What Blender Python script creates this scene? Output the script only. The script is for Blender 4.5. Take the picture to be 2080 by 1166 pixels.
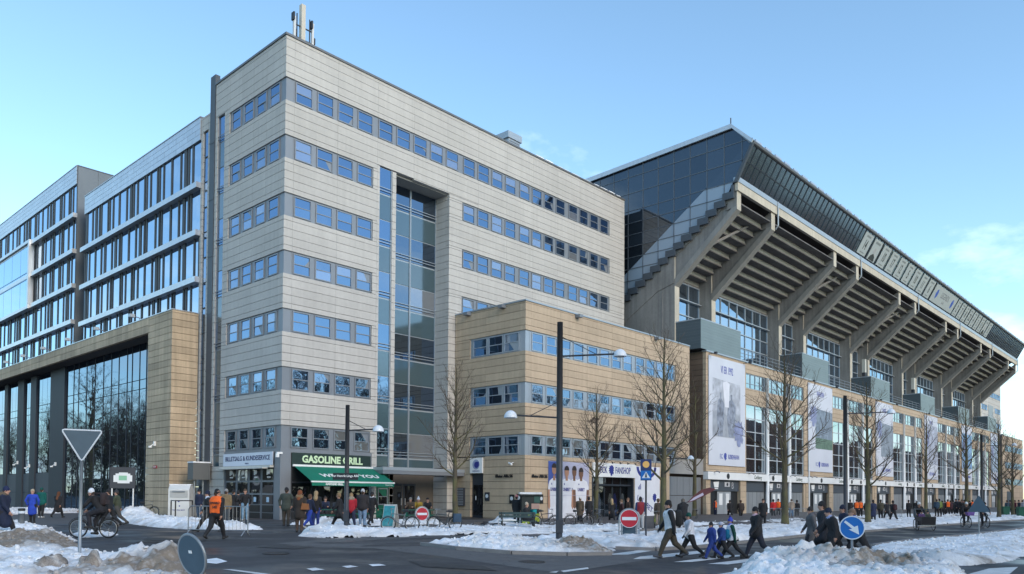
import bpy, math, random
import numpy as np
from mathutils import Vector, Matrix
random.seed(7)
S = bpy.context.scene
for o in list(bpy.data.objects): bpy.data.objects.remove(o)
COL = S.collection
R = math.radians
# ------------------------------------------------------------------ camera
# world: X along the street facades (to the right, away), Y along the side facades, corner of the grey office block = origin
IMW, IMH = 2080.0, 1166.0
FPX, SHY, YAW, PITCH, ROLL = 1587.25, 376.25, 0.8276, 0.0285, 0.0065
CAM = np.array([-25.474, -42.604, 1.62])
def cam_axes():
    f = np.array([math.sin(YAW)*math.cos(PITCH), math.cos(YAW)*math.cos(PITCH), math.sin(PITCH)])
    r = np.array([math.cos(YAW), -math.sin(YAW), 0.0]); u = np.cross(r, f)
    c, s = math.cos(ROLL), math.sin(ROLL)
    return c*r+s*u, -s*r+c*u, f
AX = cam_axes()
cam = bpy.data.cameras.new('camera'); camo = bpy.data.objects.new('camera', cam); COL.objects.link(camo)
camo.matrix_world = Matrix(((AX[0][0], AX[1][0], -AX[2][0], CAM[0]), (AX[0][1], AX[1][1], -AX[2][1], CAM[1]),
                            (AX[0][2], AX[1][2], -AX[2][2], CAM[2]), (0, 0, 0, 1)))
cam.sensor_width = 36; cam.lens = FPX*36/IMW; cam.shift_y = SHY/IMW; cam.clip_start = .1; cam.clip_end = 4000
S.camera = camo
# ------------------------------------------------------------------ light
SUN_AZ, SUN_EL = 188.0, 25.0
EXPOSURE = 0.87
S.view_settings.view_transform = 'Standard'; S.view_settings.look = 'None'
S.view_settings.exposure = EXPOSURE; S.view_settings.gamma = 1; S.view_settings.use_curve_mapping = False
w = bpy.data.worlds.new('World'); S.world = w; w.use_nodes = True
CLOUD = (0.0, 0.0, 0.0)
def world():
    nt = w.node_tree; N = nt.nodes; L = nt.links; N.clear()
    out = N.new('ShaderNodeOutputWorld'); bg = N.new('ShaderNodeBackground'); L.new(bg.outputs[0], out.inputs[0])
    sky = N.new('ShaderNodeTexSky'); sky.sky_type = 'NISHITA'; sky.sun_disc = False
    sky.sun_elevation = R(SUN_EL); sky.sun_rotation = R(SUN_AZ); sky.altitude = 0; sky.air_density = 1.0; sky.dust_density = .35; sky.ozone_density = .8
    tc = N.new('ShaderNodeTexCoord'); sep = N.new('ShaderNodeSeparateXYZ'); L.new(tc.outputs['Generated'], sep.inputs[0])
    def math_(op, a, b=None, c=None):
        n = N.new('ShaderNodeMath'); n.operation = op
        for i, q in enumerate((a, b, c)):
            if q is None: continue
            if isinstance(q, (int, float)): n.inputs[i].default_value = q
            else: L.new(q, n.inputs[i])
        return n.outputs[0]
    z = math_('MAXIMUM', sep.outputs['Z'], 0.0)
    den = math_('ADD', z, 0.22)
    cx = math_('DIVIDE', sep.outputs['X'], den); cy = math_('DIVIDE', sep.outputs['Y'], den)
    cmb = N.new('ShaderNodeCombineXYZ'); L.new(cx, cmb.inputs[0]); L.new(cy, cmb.inputs[1])
    nz = N.new('ShaderNodeTexNoise'); nz.inputs['Scale'].default_value = 1.7; nz.inputs['Detail'].default_value = 7; nz.inputs['Roughness'].default_value = .55
    mpc = N.new('ShaderNodeMapping'); mpc.inputs['Location'].default_value = CLOUD; L.new(cmb.outputs[0], mpc.inputs['Vector']); L.new(mpc.outputs[0], nz.inputs['Vector'])
    # low cloud banks: thin out with elevation
    rng = N.new('ShaderNodeMapRange'); rng.inputs['From Min'].default_value = .02; rng.inputs['From Max'].default_value = .42
    rng.inputs['To Min'].default_value = .41; rng.inputs['To Max'].default_value = .63; L.new(z, rng.inputs['Value'])
    d = math_('SUBTRACT', nz.outputs['Fac'], rng.outputs[0])
    ms = N.new('ShaderNodeMapRange'); ms.inputs['From Min'].default_value = 0; ms.inputs['From Max'].default_value = .2; ms.clamp = True; L.new(d, ms.inputs['Value'])
    mk = math_('MULTIPLY', ms.outputs[0], .8)
    mix = N.new('ShaderNodeMix'); mix.data_type = 'RGBA'; L.new(mk, mix.inputs['Factor'])
    L.new(sky.outputs[0], mix.inputs['A']); mix.inputs['B'].default_value = (6.4, 6.3, 6.6, 1)
    tn = N.new('ShaderNodeMix'); tn.data_type = 'RGBA'; tn.blend_type = 'MULTIPLY'; tn.inputs['Factor'].default_value = 1; L.new(mix.outputs['Result'], tn.inputs['A']); tn.inputs['B'].default_value = (.95, 1.12, 1.14, 1)
    L.new(tn.outputs['Result'], bg.inputs[0]); bg.inputs[1].default_value = .15
world()
sl = bpy.data.lights.new('sun', 'SUN'); slo = bpy.data.objects.new('sun', sl); COL.objects.link(slo)
sl.energy = 1.0; sl.angle = R(28); sl.color = (1, .79, .6)
sd = Vector((math.sin(R(SUN_AZ))*math.cos(R(SUN_EL)), math.cos(R(SUN_AZ))*math.cos(R(SUN_EL)), math.sin(R(SUN_EL))))
slo.rotation_euler = sd.to_track_quat('Z', 'Y').to_euler(); slo.location = (0, -20, 60)
# ------------------------------------------------------------------ terrain and pixel helpers
def sstep(a, b, x):
    t = np.clip((x-a)/(b-a), 0, 1); return t*t*(3-2*t)
def gz(x, y): return -0.43*sstep(4.0, 30.0, 0.6*np.asarray(x, float)-0.8*np.asarray(y, float))
def pray(px, py):
    v = (px-IMW/2)/FPX*AX[0] - (py-IMH/2-SHY)/FPX*AX[1] + AX[2]; return v
def gnd(px, py):                       # pixel -> point on the terrain
    v = pray(px, py); z = 0.0
    for _ in range(25):
        t = (z-CAM[2])/v[2] if v[2] < -1e-4 else 400.0
        t = min(max(t, 1), 600); P = CAM+t*v; z = .5*z+.5*float(gz(P[0], P[1]))
    return np.array([P[0], P[1], float(gz(P[0], P[1]))])
def plane(px, py, ax, val):            # pixel -> point on an axis plane
    v = pray(px, py); return CAM+(val-CAM[ax])/v[ax]*v
def heading(h):                        # 0 = picture right, 90 = away, 180 = left, 270 = to the viewer -> rotation z with local +Y forward
    r = np.array([math.cos(YAW), -math.sin(YAW)]); f = np.array([math.sin(YAW), math.cos(YAW)])
    d = math.cos(R(h))*r+math.sin(R(h))*f
    return math.atan2(-d[0], d[1])
# ------------------------------------------------------------------ materials
MATS = {}
def M(name, col, rough=.65, metal=0.0, var=0.0, scale=2.0, fine=0.0, objvar=0.0, bump=0.0, streak=0.0, spec=.5, col2=None, stretch=None):
    if name in MATS: return MATS[name]
    m = bpy.data.materials.new(name); m.use_nodes = True; nt = m.node_tree; N = nt.nodes; L = nt.links
    b = N['Principled BSDF']; b.inputs['Roughness'].default_value = rough; b.inputs['Metallic'].default_value = metal; b.inputs['Specular IOR Level'].default_value = spec
    c = (*col, 1); b.inputs['Base Color'].default_value = c; m.diffuse_color = c
    geo = N.new('ShaderNodeNewGeometry'); cur = None
    def mul(fac_socket, lo, hi, cur):
        r = N.new('ShaderNodeMapRange'); r.inputs['To Min'].default_value = lo; r.inputs['To Max'].default_value = hi
        r.inputs['From Min'].default_value = .25; r.inputs['From Max'].default_value = .75
        L.new(fac_socket, r.inputs['Value'])
        x = N.new('ShaderNodeMix'); x.data_type = 'RGBA'; x.blend_type = 'MULTIPLY'; x.inputs['Factor'].default_value = 1
        if cur is None: x.inputs['A'].default_value = c
        else: L.new(cur, x.inputs['A'])
        L.new(r.outputs[0], x.inputs['B']); return x.outputs['Result']
    def noise(sc, det=4, vec=None):
        n = N.new('ShaderNodeTexNoise'); n.inputs['Scale'].default_value = sc; n.inputs['Detail'].default_value = det
        if vec is None: vec = geo.outputs['Position']
        L.new(vec, n.inputs['Vector']); return n.outputs['Fac']
    if col2 is not None:
        x = N.new('ShaderNodeMix'); x.data_type = 'RGBA'; x.inputs['A'].default_value = c; x.inputs['B'].default_value = (*col2, 1)
        r = N.new('ShaderNodeMapRange'); r.inputs['From Min'].default_value = .42; r.inputs['From Max'].default_value = .6
        L.new(noise(scale*.6, 6), r.inputs['Value']); L.new(r.outputs[0], x.inputs['Factor']); cur = x.outputs['Result']
    if var:
        vec = None
        if stretch:
            mp = N.new('ShaderNodeMapping'); mp.inputs['Scale'].default_value = stretch; L.new(geo.outputs['Position'], mp.inputs['Vector']); vec = mp.outputs[0]
        cur = mul(noise(scale, 5, vec), 1-var, 1+var, cur)
    if fine: cur = mul(noise(scale*14, 3), 1-fine, 1+fine, cur)
    if streak:
        mp = N.new('ShaderNodeMapping'); mp.inputs['Scale'].default_value = (2.2, 2.2, .12); L.new(geo.outputs['Position'], mp.inputs['Vector'])
        cur = mul(noise(1.6, 6, mp.outputs[0]), 1-streak, 1+streak*.35, cur)
    if objvar:
        oi = N.new('ShaderNodeObjectInfo')
        r = N.new('ShaderNodeMapRange'); r.inputs['To Min'].default_value = .25; r.inputs['To Max'].default_value = .75; L.new(oi.outputs['Random'], r.inputs['Value'])
        cur = mul(r.outputs[0], 1-objvar, 1+objvar, cur)
    if cur is not None: L.new(cur, b.inputs['Base Color'])
    if bump:
        bp = N.new('ShaderNodeBump'); bp.inputs['Strength'].default_value = bump; bp.inputs['Distance'].default_value = .02
        L.new(noise(scale*8, 6), bp.inputs['Height']); L.new(bp.outputs[0], b.inputs['Normal'])
    MATS[name] = m; return m
def GL(name, base, refl, tint=(1, 1, 1), rough=.015, objvar=.5, wav=.0, blind=0.0):
    """coated glazing: dark room behind plus mirror coat that grows towards grazing angles"""
    if name in MATS: return MATS[name]
    m = bpy.data.materials.new(name); m.use_nodes = True; nt = m.node_tree; N = nt.nodes; L = nt.links; N.clear()
    out = N.new('ShaderNodeOutputMaterial'); mix = N.new('ShaderNodeMixShader'); L.new(mix.outputs[0], out.inputs[0])
    d = N.new('ShaderNodeBsdfDiffuse'); g = N.new('ShaderNodeBsdfGlossy'); g.inputs['Roughness'].default_value = rough; g.inputs['Color'].default_value = (*tint, 1)
    oi = N.new('ShaderNodeObjectInfo'); mx = N.new('ShaderNodeMix'); mx.data_type = 'RGBA'
    mx.inputs['A'].default_value = (*[q*(1-objvar) for q in base], 1); mx.inputs['B'].default_value = (*[q*(1+objvar) for q in base], 1)
    L.new(oi.outputs['Random'], mx.inputs['Factor'])
    # every few panes a pale blind or curtain hangs behind the glass
    th = N.new('ShaderNodeMath'); th.operation = 'GREATER_THAN'; th.inputs[1].default_value = 1-blind; L.new(oi.outputs['Random'], th.inputs[0])
    m2 = N.new('ShaderNodeMix'); m2.data_type = 'RGBA'; m2.inputs['B'].default_value = (.17, .17, .165, 1); L.new(th.outputs[0], m2.inputs['Factor']); L.new(mx.outputs['Result'], m2.inputs['A']); L.new(m2.outputs['Result'], d.inputs['Color'])
    fr = N.new('ShaderNodeFresnel'); fr.inputs['IOR'].default_value = 1.5
    r = N.new('ShaderNodeMapRange'); r.inputs['To Min'].default_value = refl; r.inputs['To Max'].default_value = 1; L.new(fr.outputs[0], r.inputs['Value'])
    L.new(r.outputs[0], mix.inputs[0]); L.new(d.outputs[0], mix.inputs[1]); L.new(g.outputs[0], mix.inputs[2])
    if wav:
        geo = N.new('ShaderNodeNewGeometry'); n = N.new('ShaderNodeTexNoise'); n.inputs['Scale'].default_value = .9; L.new(geo.outputs['Position'], n.inputs['Vector'])
        bp = N.new('ShaderNodeBump'); bp.inputs['Strength'].default_value = wav; bp.inputs['Distance'].default_value = .05; L.new(n.outputs['Fac'], bp.inputs['Height']); L.new(bp.outputs[0], g.inputs['Normal'])
    MATS[name] = m; return m
PAN = M('pale_concrete_panel', (.485, .46, .43), .8, var=.08, scale=.3, fine=.04, objvar=.035, streak=.09, bump=.15)
PAN_T = M('sand_panel', (.49, .375, .262), .8, var=.09, scale=.4, fine=.05, objvar=.07, streak=.12, bump=.15)
PAN_P = M('portal_stone', (.50, .385, .262), .75, var=.16, scale=.6, fine=.06, objvar=.14, streak=.28, bump=.15)
JOINT = M('joint_dark', (.13, .125, .118), .9)
GREYM = M('grey_metal', (.22, .235, .26), .45, .3, var=.05, scale=.7, objvar=.03)
GREYL = M('light_grey_metal', (.36, .40, .44), .4, .35, var=.05, scale=.7)
DARKM = M('dark_metal', (.026, .032, .043), .6, 0, var=.1, scale=.7)
SLATE = M('slate_cladding', (.06, .073, .09), .55, 0, var=.12, scale=.4, streak=.1)
SILV = M('silver_metal', (.52, .54, .57), .35, .6, var=.08, scale=.5, objvar=.04, streak=.1)
CAPM = M('cap_metal', (.16, .16, .165), .5, .5)
CONC = M('raw_concrete', (.235, .223, .21), .85, var=.2, scale=.35, fine=.08, streak=.3, bump=.25)
CONCL = M('pale_concrete_edge', (.5, .45, .37), .85, var=.12, scale=.5, fine=.06, streak=.15)
WHITE = M('white_paint', (.78, .78, .77), .5, var=.05, scale=.8)
BLACK = M('black_paint', (.015, .015, .017), .45)
GLS = GL('office_glass', (.012, .018, .03), .29, (.48, .69, 1), wav=.1, blind=.2)
GLD = GL('dark_glass', (.016, .016, .018), .07, (.8, .88, 1), wav=.04, blind=.1)
GLC = GL('curtain_glass', (.02, .024, .03), .46, (.66, .82, 1), wav=.08)
GLK = GL('stand_end_glass', (.016, .022, .03), .07, (.75, .86, 1), wav=.03)
GLR = GL('recess_glass', (.014, .016, .02), .2, (.55, .74, 1), wav=.1, blind=.12)
SPAN = GL('spandrel_panel', (.05, .085, .10), .10, (.8, .9, 1), rough=.12, objvar=.1)
# ------------------------------------------------------------------ mesh helpers
class MB:
    def __init__(s): s.v = []; s.f = []; s.m = []
    def add(s, vs, fs, mi=0):
        n = len(s.v); s.v += [tuple(map(float, q)) for q in vs]; s.f += [tuple(n+i for i in q) for q in fs]; s.m += [mi]*len(fs); return s
    def box(s, x0, x1, y0, y1, z0, z1, mi=0):
        return s.add([(x0, y0, z0), (x1, y0, z0), (x1, y1, z0), (x0, y1, z0), (x0, y0, z1), (x1, y0, z1), (x1, y1, z1), (x0, y1, z1)],
                     [(0, 3, 2, 1), (4, 5, 6, 7), (0, 1, 5, 4), (1, 2, 6, 5), (2, 3, 7, 6), (3, 0, 4, 7)], mi)
    def prism(s, poly, axis, a, b, mi=0):          # poly in the two other axes (cyclic order), extruded along axis
        def P(u, v, w):
            return (w, u, v) if axis == 0 else ((u, w, v) if axis == 1 else (u, v, w))
        n = len(poly); vs = [P(u, v, a) for u, v in poly]+[P(u, v, b) for u, v in poly]
        fs = [tuple(range(n))[::-1], tuple(range(n, 2*n))]+[(i, (i+1) % n, n+(i+1) % n, n+i) for i in range(n)]
        return s.add(vs, fs, mi)
    def path(s, pts, rad, n=6, mi=0, cap=True, closed=False):
        pts = [np.array(p, float) for p in pts]; k = len(pts)
        if not hasattr(rad, '__len__'): rad = [rad]*k
        base = len(s.v); up = None
        for i, p in enumerate(pts):
            if closed: t = pts[(i+1) % k]-pts[i-1]
            else: t = pts[min(i+1, k-1)]-pts[max(i-1, 0)]
            t = t/(np.linalg.norm(t)+1e-9)
            if up is None: up = np.array([0, 0, 1.]) if abs(t[2]) < .9 else np.array([1., 0, 0])
            a = np.cross(t, up); a /= np.linalg.norm(a)+1e-9; b = np.cross(a, t); up = b
            for j in range(n):
                q = 2*math.pi*j/n; s.v.append(tuple(p+rad[i]*(math.cos(q)*a+math.sin(q)*b)))
        rng = k if closed else k-1
        for i in range(rng):
            i2 = (i+1) % k
            for j in range(n):
                s.f.append((base+i*n+j, base+i2*n+j, base+i2*n+(j+1) % n, base+i*n+(j+1) % n)[::-1]); s.m.append(mi)
        if cap and not closed:
            s.f.append(tuple(base+j for j in range(n))); s.m.append(mi)
            s.f.append(tuple(base+(k-1)*n+j for j in range(n))[::-1]); s.m.append(mi)
        return s
    def ring(s, c, r, t, axis=0, n=28, m=6, mi=0, sx=1.0):
        pts = []
        for i in range(n):
            q = 2*math.pi*i/n; u, v = r*math.cos(q)*sx, r*math.sin(q)
            pts.append((c[0], c[1]+u, c[2]+v) if axis == 0 else ((c[0]+u, c[1], c[2]+v) if axis == 1 else (c[0]+u, c[1]+v, c[2])))
        return s.path(pts, t, m, mi, closed=True)
    def disc(s, c, r, axis, h, n=28, mi=0):
        poly = [(r*math.cos(2*math.pi*i/n), r*math.sin(2*math.pi*i/n)) for i in range(n)]
        o = {0: (c[1], c[2], c[0]), 1: (c[0], c[2], c[1]), 2: (c[0], c[1], c[2])}[axis]
        return s.prism([(u+o[0], v+o[1]) for u, v in poly], axis, o[2]-h/2, o[2]+h/2, mi)
    def mesh(s, name, mats, smooth=False):
        me = bpy.data.meshes.new(name); me.from_pydata(s.v, [], s.f)
        for q in (mats if isinstance(mats, (list, tuple)) else [mats]): me.materials.append(q)
        me.polygons.foreach_set('material_index', s.m)
        if smooth: me.polygons.foreach_set('use_smooth', [True]*len(s.f))
        me.update(); return me
    def build(s, name, mats, parent=None, loc=(0, 0, 0), smooth=False, rz=0): return ob(name, s.mesh(name, mats, smooth), parent, loc, rz)
def ob(name, me, parent=None, loc=(0, 0, 0), rz=0, rot=None):
    o = bpy.data.objects.new(name, me); COL.objects.link(o); o.location = loc
    o.rotation_euler = rot if rot is not None else (0, 0, rz)
    if parent is not None: o.parent = parent
    return o
def tag(o, label=None, cat=None, group=None, kind=None):
    for k, v in (('label', label), ('category', cat), ('group', group), ('kind', kind)):
        if v: o[k] = v
    return o
def thing(name, label, cat, loc=(0, 0, 0), rz=0, group=None):
    o = bpy.data.objects.new(name, None); COL.objects.link(o); o.location = loc; o.rotation_euler = (0, 0, rz); o.empty_display_size = .2
    return tag(o, label, cat, group)
BOXC = {}
def boxmesh(w, d, h, mat):             # shared box mesh, corner at origin
    k = (round(w, 2), round(d, 2), round(h, 2), mat.name)
    if k not in BOXC: BOXC[k] = MB().box(0, k[0], 0, k[1], 0, k[2]).mesh('block', mat)
    return BOXC[k]
def pbox(name, parent, mat, x0, x1, y0, y1, z0, z1):
    """shared-mesh box piece in the parent's frame"""
    return ob(name, boxmesh(x1-x0, y1-y0, z1-z0, mat), parent, (x0, y0, z0))
def copytree(o, parent=None):
    c = o.copy(); COL.objects.link(c); c.parent = parent
    for ch in list(o.children): copytree(ch, c)
    return c
def text_mesh(body, size, mat, bold=0.0, sx=1.0, ext=.004, align='CENTER', shear=0.0):
    cu = bpy.data.curves.new('lettering', 'FONT'); cu.body = body; cu.size = size; cu.align_x = align; cu.align_y = 'CENTER'
    cu.offset = bold; cu.extrude = ext; cu.resolution_u = 2; cu.shear = shear
    t = bpy.data.objects.new('lettering_tmp', cu); COL.objects.link(t); bpy.context.view_layer.update()
    me = bpy.data.meshes.new_from_object(t.evaluated_get(bpy.context.evaluated_depsgraph_get()))
    bpy.data.objects.remove(t); bpy.data.curves.remove(cu)
    me.transform(Matrix.Diagonal((sx, 1, 1, 1))); me.materials.clear(); me.materials.append(mat); me.name = 'lettering'
    return me
FACE_R = (R(90), 0, 0)                 # text readable from -Y
FACE_L = (R(90), 0, R(-90))            # text readable from -X
def lettering(parent, body, size, mat, loc, rot=FACE_R, **k): return ob('lettering', text_mesh(body, size, mat, **k), parent, loc, rot=rot)
def rsub(rect, holes, mn=.07):
    out = [rect]
    for (hu0, hu1, hv0, hv1) in holes:
        nx = []
        for (a, b, c, d) in out:
            if hu1 <= a or hu0 >= b or hv1 <= c or hv0 >= d: nx.append((a, b, c, d)); continue
            if hv0 > c: nx.append((a, b, c, hv0))
            if hv1 < d: nx.append((a, b, hv1, d))
            c2, d2 = max(c, hv0), min(d, hv1)
            if hu0 > a: nx.append((a, hu0, c2, d2))
            if hu1 < b: nx.append((hu1, b, c2, d2))
        out = nx
    return [q for q in out if q[1]-q[0] > mn and q[3]-q[2] > mn]
def cuts(a, b, c0, pitch):
    k0 = math.ceil((a-c0)/pitch+1e-6); r = [a]
    while c0+k0*pitch < b-.05:
        if c0+k0*pitch > a+.05: r.append(c0+k0*pitch)
        k0 += 1
    return r+[b]
GAP = .013; GAPV = .005
class Panels:
    """collects cladding panels of one building; the 300 that show largest become parts, the rest one joined part"""
    def __init__(s, root, wall, mat, depth=.3): s.root, s.wall, s.mat, s.d, s.L = root, wall, mat, depth, []
    def face(s, axis, val, u0, u1, z0, z1, holes, us, zs, mat=None, sgn=-1):
        # axis 1: plane Y=val (normal -Y), u = X ; axis 0: plane X=val (normal -X), u = Y
        for i in range(len(us)-1):
            for j in range(len(zs)-1):
                for (a, b, c, d) in rsub((us[i], us[i+1], zs[j], zs[j+1]), holes):
                    a += GAPV; b -= GAPV; c += GAP; d -= GAP
                    if axis == 1: s.L.append((a, b, val, val+s.d, c, d, mat or s.mat))
                    else: s.L.append((val, val+s.d, a, b, c, d, mat or s.mat))
    def finish(s, cap=300):
        def big(q):
            c = np.array([(q[0]+q[1])/2, (q[2]+q[3])/2, (q[4]+q[5])/2])-CAM
            return -(max(q[1]-q[0], q[3]-q[2]))*(q[5]-q[4])/(c@c)
        s.L.sort(key=big); o = s.root.location
        for q in s.L[:cap]: pbox('panel', s.wall, q[6], q[0]-o.x, q[1]-o.x, q[2]-o.y, q[3]-o.y, q[4]-o.z, q[5]-o.z)
        if len(s.L) > cap:
            mb = MB(); ms = []
            for q in s.L[cap:]:
                if q[6] not in ms: ms.append(q[6])
                mb.box(q[0]-o.x, q[1]-o.x, q[2]-o.y, q[3]-o.y, q[4]-o.z, q[5]-o.z, ms.index(q[6]))
            tag(mb.build('far_panels', ms, s.wall), kind='stuff')
WINC = {}; RP = random.Random(12)
def window_meshes(w, h, fr=.07, dep=.10, split=.5, fm=None, gm=None):
    k = (round(w, 2), round(h, 2), fr, dep, split, fm.name, gm.name)
    if k not in WINC:
        f = MB(); f.box(0, w, 0, dep, 0, fr); f.box(0, w, 0, dep, h-fr, h); f.box(0, fr, 0, dep, fr, h-fr); f.box(w-fr, w, 0, dep, fr, h-fr)
        panes = []
        if split:
            zc = h*split; f.box(fr, w-fr, .012, dep, zc-.028, zc+.028)
            spans = [(fr, zc-.028), (zc+.028, h-fr)]
        else: spans = [(fr, h-fr)]
        for a, b in spans: panes.append(((fr, a), MB().box(0, w-2*fr, 0, .02, 0, b-a).mesh('pane', gm)))
        WINC[k] = (f.mesh('window', fm), panes)
    return WINC[k]
def window(parent, x, y, z, w, h, axis=1, name='window', fm=None, gm=None, **k):
    """axis 1: on a -Y facing wall, x is the left edge; axis 0: on a -X facing wall, y is the near edge"""
    fm = fm or GREYM; gm = gm or GLS
    me, panes = window_meshes(w, h, fm=fm, gm=gm, **k); rz = 0 if axis == 1 else -math.pi/2
    o = ob(name, me, parent, (x, y, z) if axis == 1 else (x, y+w, z), rz)
    for (px, pz), pm in panes: ob('pane', pm, o, (px, .045, pz), rot=(RP.uniform(-.018, .018), 0, RP.uniform(-.02, .02)))
    return o
# ------------------------------------------------------------------ ground, markings, snow
SNOW = M('street_snow', (.80, .815, .84), .85, var=.10, scale=2.2, fine=.10, bump=1.0, spec=.2, col2=(.70, .69, .68))
DIRTY = M('dirty_snow', (.62, .60, .585), .9, var=.25, scale=1.6, fine=.15, bump=.7, spec=.2, col2=(.20, .165, .135))
def snow_mat(m):
    nt = m.node_tree; N = nt.nodes; L = nt.links; b = N['Principled BSDF']; src = b.inputs['Base Color'].links[0].from_socket
    a = N.new('ShaderNodeAttribute'); a.attribute_name = 'dirt'; geo = N.new('ShaderNodeNewGeometry')
    n = N.new('ShaderNodeTexNoise'); n.inputs['Scale'].default_value = 9; n.inputs['Detail'].default_value = 6; L.new(geo.outputs['Position'], n.inputs['Vector'])
    ad = N.new('ShaderNodeMath'); ad.operation = 'MULTIPLY_ADD'; L.new(n.outputs['Fac'], ad.inputs[0]); ad.inputs[1].default_value = 1.3; ad.inputs[2].default_value = -.65
    s = N.new('ShaderNodeMath'); s.operation = 'MULTIPLY_ADD'; s.use_clamp = True; L.new(ad.outputs[0], s.inputs[0]); L.new(a.outputs['Fac'], s.inputs[1]); L.new(a.outputs['Fac'], s.inputs[2])
    mx = N.new('ShaderNodeMix'); mx.data_type = 'RGBA'; L.new(s.outputs[0], mx.inputs['Factor']); L.new(src, mx.inputs['A']); mx.inputs['B'].default_value = (.235, .195, .155, 1); L.new(mx.outputs['Result'], b.inputs['Base Color'])
snow_mat(SNOW)
ASPH = M('asphalt', (.031, .030, .032), .8, var=.2, scale=.25, fine=.14, bump=.2, col2=(.045, .043, .046))
ASPHL = M('salted_asphalt', (.095, .092, .092), .85, var=.12, scale=.5, fine=.22, bump=.3)
def wet(m, lo, hi, sc, crack=True):
    nt = m.node_tree; N = nt.nodes; L = nt.links; b = N['Principled BSDF']; geo = N.new('ShaderNodeNewGeometry')
    n = N.new('ShaderNodeTexNoise'); n.inputs['Scale'].default_value = sc; n.inputs['Detail'].default_value = 5; L.new(geo.outputs['Position'], n.inputs['Vector'])
    r = N.new('ShaderNodeMapRange'); r.inputs['From Min'].default_value = .38; r.inputs['From Max'].default_value = .6; r.inputs['To Min'].default_value = lo; r.inputs['To Max'].default_value = hi; L.new(n.outputs['Fac'], r.inputs['Value']); L.new(r.outputs[0], b.inputs['Roughness'])
    src = b.inputs['Base Color'].links[0].from_socket
    # salt bloom along stretched tyre tracks, and thin sealed cracks
    mp = N.new('ShaderNodeMapping'); mp.inputs['Scale'].default_value = (.05, .9, 1); mp.inputs['Rotation'].default_value = (0, 0, .12); L.new(geo.outputs['Position'], mp.inputs['Vector'])
    n2 = N.new('ShaderNodeTexNoise'); n2.inputs['Scale'].default_value = 1.0; n2.inputs['Detail'].default_value = 4; L.new(mp.outputs[0], n2.inputs['Vector'])
    r2 = N.new('ShaderNodeMapRange'); r2.inputs['From Min'].default_value = .5; r2.inputs['From Max'].default_value = .72; r2.inputs['To Max'].default_value = .4; L.new(n2.outputs['Fac'], r2.inputs['Value'])
    mx = N.new('ShaderNodeMix'); mx.data_type = 'RGBA'; L.new(r2.outputs[0], mx.inputs['Factor']); L.new(src, mx.inputs['A']); mx.inputs['B'].default_value = (.11, .107, .105, 1); cur = mx.outputs['Result']
    v = N.new('ShaderNodeTexVoronoi'); v.feature = 'DISTANCE_TO_EDGE'; v.inputs['Scale'].default_value = .22
    wv = N.new('ShaderNodeTexNoise'); wv.inputs['Scale'].default_value = 1.2; L.new(geo.outputs['Position'], wv.inputs['Vector']); ad = N.new('ShaderNodeVectorMath'); ad.operation = 'ADD'; L.new(geo.outputs['Position'], ad.inputs[0]); L.new(wv.outputs['Color'], ad.inputs[1]); L.new(ad.outputs[0], v.inputs['Vector'])
    r3 = N.new('ShaderNodeMapRange'); r3.inputs['From Max'].default_value = .006; r3.inputs['To Min'].default_value = .45; r3.inputs['To Max'].default_value = 1; L.new(v.outputs['Distance'], r3.inputs['Value'])
    m3 = N.new('ShaderNodeMix'); m3.data_type = 'RGBA'; m3.blend_type = 'MULTIPLY'; m3.inputs['Factor'].default_value = 1; L.new(cur, m3.inputs['A']); L.new(r3.outputs[0], m3.inputs['B']); L.new(m3.outputs['Result'], b.inputs['Base Color'])
wet(ASPH, .3, .85, .35); wet(ASPHL, .6, .9, .5)
PAVE = M('wet_paving', (.085, .075, .072), .7, var=.2, scale=.5, fine=.12, bump=.2)
MARK = M('worn_marking', (.58, .58, .57), .8, var=.2, scale=2.5, fine=.15)
def sheet(name, xs, ys, mat, dz=0.0, kind='structure', base=None):
    gx, gy = np.meshgrid(xs, ys); z = gz(gx, gy)+dz; nx, ny = len(xs), len(ys)
    v = np.stack([gx, gy, z], -1).reshape(-1, 3).tolist()
    f = [(j*nx+i, j*nx+i+1, (j+1)*nx+i+1, (j+1)*nx+i) for j in range(ny-1) for i in range(nx-1)]
    mb = MB(); mb.add(v, f); return tag(mb.build(name, mat, smooth=True), kind=kind)
sheet('ground', np.concatenate([np.linspace(-1500, -60, 12), np.arange(-50, 70, 2.0), np.linspace(75, 1500, 14)]),
      np.concatenate([np.linspace(-1500, -70, 12), np.arange(-62, 12, 2.0), np.linspace(14, 1500, 12)]), ASPH)
def inpoly(P, x, y):
    n = len(P); r = np.zeros(x.shape, bool)
    for i in range(n):
        x1, y1 = P[i]; x2, y2 = P[(i+1) % n]
        c = ((y1 > y) != (y2 > y)) & (x < (x2-x1)*(y-y1)/(y2-y1+1e-12)+x1); r ^= c
    return r
def edist(P, x, y):
    d = np.full(x.shape, 1e9)
    for i in range(len(P)):
        a = np.array(P[i]); b = np.array(P[(i+1) % len(P)]); e = b-a; L2 = e@e+1e-12
        t = np.clip(((x-a[0])*e[0]+(y-a[1])*e[1])/L2, 0, 1); d = np.minimum(d, np.hypot(x-a[0]-t*e[0], y-a[1]-t*e[1]))
    return d
RS = np.random.RandomState(11)
def vnoise(x, y, sc, seed):             # smooth value noise
    r = np.random.RandomState(seed).rand(64, 64); X = x/sc; Y = y/sc; i = np.floor(X).astype(int); j = np.floor(Y).astype(int); u = X-i; v = Y-j
    u = u*u*(3-2*u); v = v*v*(3-2*v); g = lambda a, b: r[a % 64, b % 64]
    return g(i, j)*(1-u)*(1-v)+g(i+1, j)*u*(1-v)+g(i, j+1)*(1-u)*v+g(i+1, j+1)*u*v
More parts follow.
